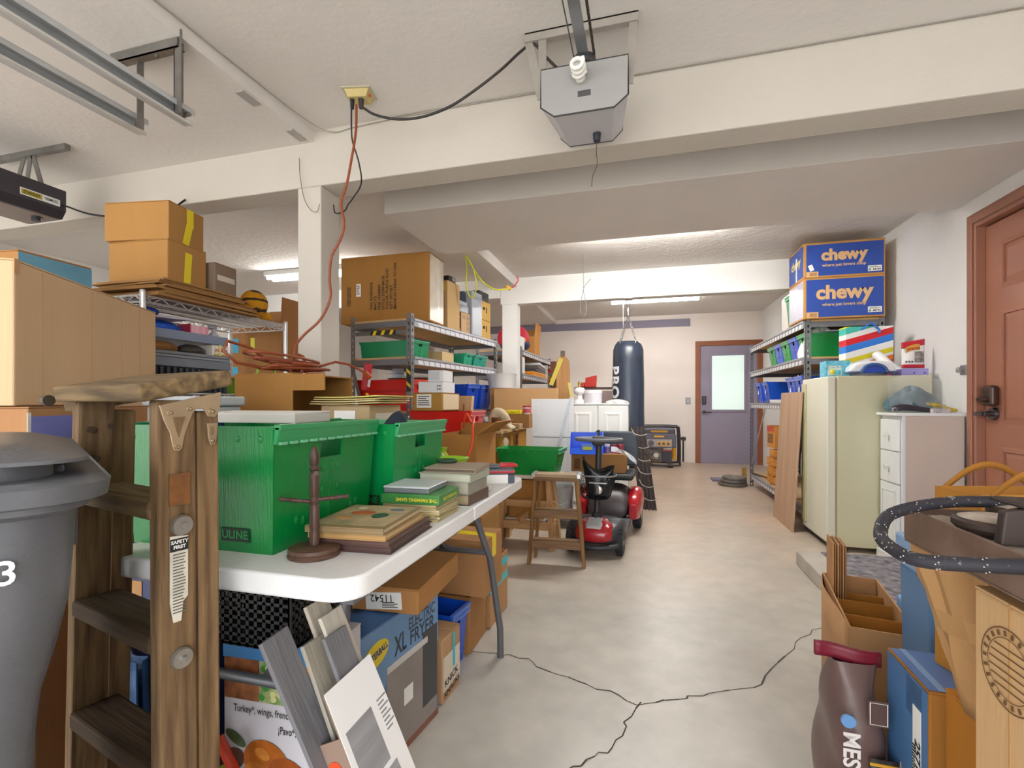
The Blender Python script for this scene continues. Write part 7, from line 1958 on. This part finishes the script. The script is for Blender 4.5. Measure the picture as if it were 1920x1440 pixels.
for k, (x, y, r_, z) in enumerate(((-.155, .195, .052, .050), (-.075, .255, .055, .058), (-.09, .10, .06, .050))):
    pl_ = obj('burner_plate', B().lathe([(r_ * .9, 0), (r_, .006), (r_, .014), (r_ * .93, .018), (0, .016)], 30, (x, y, z)), mat('4f4038', .6, .3, .4, 20), t, smooth=40)
    obj('dust_layer', B().lathe([(r_ * .9, .0175), (r_ * .6, .0215), (0, .021)], 26, (x, y, z)), DU, pl_, smooth=60)
obj('bracket', B().prism([(-.06, .0), (.10, .0), (.10, .03), (.0, .034), (-.03, .05), (-.055, .045)], 'xz', -.09, -.075).box(-.04, -.10, .05, .12, -.03, .056), mat('3f332e', .6, .3), t, (-.15, .185, .052), bev=.003)
HO = bpy.data.materials.new('braided_hose'); HO.use_nodes = True
n_ = HO.node_tree; b_ = n_.nodes['Principled BSDF']; b_.inputs['Roughness'].default_value = .7
tcn = n_.nodes.new('ShaderNodeTexCoord'); vo = n_.nodes.new('ShaderNodeTexNoise'); vo.inputs['Scale'].default_value = 120
rp = n_.nodes.new('ShaderNodeValToRGB'); rp.color_ramp.elements[0].position = .63; rp.color_ramp.elements[0].color = (*lin('2a2830'), 1); rp.color_ramp.elements[1].position = .72; rp.color_ramp.elements[1].color = (*lin('8a8078'), 1)
n_.links.new(tcn.outputs['Object'], vo.inputs['Vector']); n_.links.new(vo.outputs['Fac'], rp.inputs['Fac']); n_.links.new(rp.outputs['Color'], b_.inputs['Base Color'])
t = thing('braided_hose', 'black braided hose looping out over the edge of the dusty tray', 'hose', (0, 0, 0))
hp = bez([(.80, .78, .882), (.66, .87, .895), (.56, .93, .894), (.47, .94, .888), (.385, .91, .872), (.346, .855, .851), (.338, .80, .844), (.352, .755, .842), (.41, .72, .852), (.46, .675, .868), (.53, .61, .885), (.62, .53, .895)], 8)
obj('hose', B().tube(hp, .0092, 12), HO, t, smooth=70)
fl_ = B()
for i in range(3, len(hp) - 2, 5):
    d_ = (V(hp[i + 1]) - V(hp[i - 1])).normalized()
    u_ = d_.cross(V((0, 0, 1))).normalized(); w_ = u_.cross(d_)
    for j in range(6):
        a = j * 1.047
        for q in range(2):
            c_ = V(hp[i]) + d_ * (.0035 * q) + (u_ * math.cos(a + q * .3) + w_ * math.sin(a + q * .3)) * .0093
            fl_.cb(c_, (.0012, .0012, .0012))
obj('braid_flecks', fl_, mat('c9c0b4', .7), t, stuff=True)
# paper shopping bag behind
t = thing('shopping_bag', 'kraft paper shopping bag with twisted handles behind the dusty tray', 'bag', (.80, 1.22, .5025), 14)
b = B()
w, d, h = .40, .10, .372
for s in (-1, 1):
    b.quad((-w / 2, s * d / 2, 0), (w / 2, s * d / 2, 0), (w / 2, s * d / 2, h), (-w / 2, s * d / 2, h))
    b.quad((s * w / 2, -d / 2, 0), (s * w / 2, d / 2, 0), (s * w / 2, d / 2, h), (s * w / 2, -d / 2, h))
b.quad((-w / 2, -d / 2, 0), (w / 2, -d / 2, 0), (w / 2, d / 2, 0), (-w / 2, d / 2, 0))
obj('bag', b, card('b9803a'), t, sol=.003)
for s in (-1, 1):
    obj('handle', B().grid(lambda u, v: (-.19 + .20 * u, s * .051, h - .02 + .058 * math.sin(u * math.pi) + .014 * v), 14, 1), card('a06c2c'), t, sol=.003, smooth=60)
# light blue bins squeezed behind the pile
t = thing('blue_lidded_bin', 'light blue tall plastic bin between the blue carton and the divided carton', 'storage bin', (.80, 1.46, 0), -2)
obj('body', B().hexa([(-.125, -.07, 0), (.12, -.07, 0), (.12, .07, 0), (-.125, .07, 0), (-.135, -.08, .62), (.13, -.08, .62), (.13, .08, .62), (-.135, .08, .62)]), mat('5a86b4', .4), t, bev=.008)
obj('lid', bx(-.142, -.088, .62, .14, .088, .70), mat('8fb4dc', .35), t, bev=.008)
t = thing('shallow_blue_bin', 'pale blue upturned shallow bin beside the divided carton', 'storage bin', (.875, 1.80, 0), -8)
obj('body', B().hexa([(-.065, -.2, 0), (.065, -.2, 0), (.065, .2, 0), (-.065, .2, 0), (-.05, -.18, .385), (.05, -.18, .385), (.05, .18, .385), (-.05, .18, .385)]), mat('6ba6e0', .35), t, bev=.012, seg=3)
obj('foot_rim', bx(-.072, -.205, 0, .072, .205, .025), mat('5a96d4', .35), t, bev=.004)
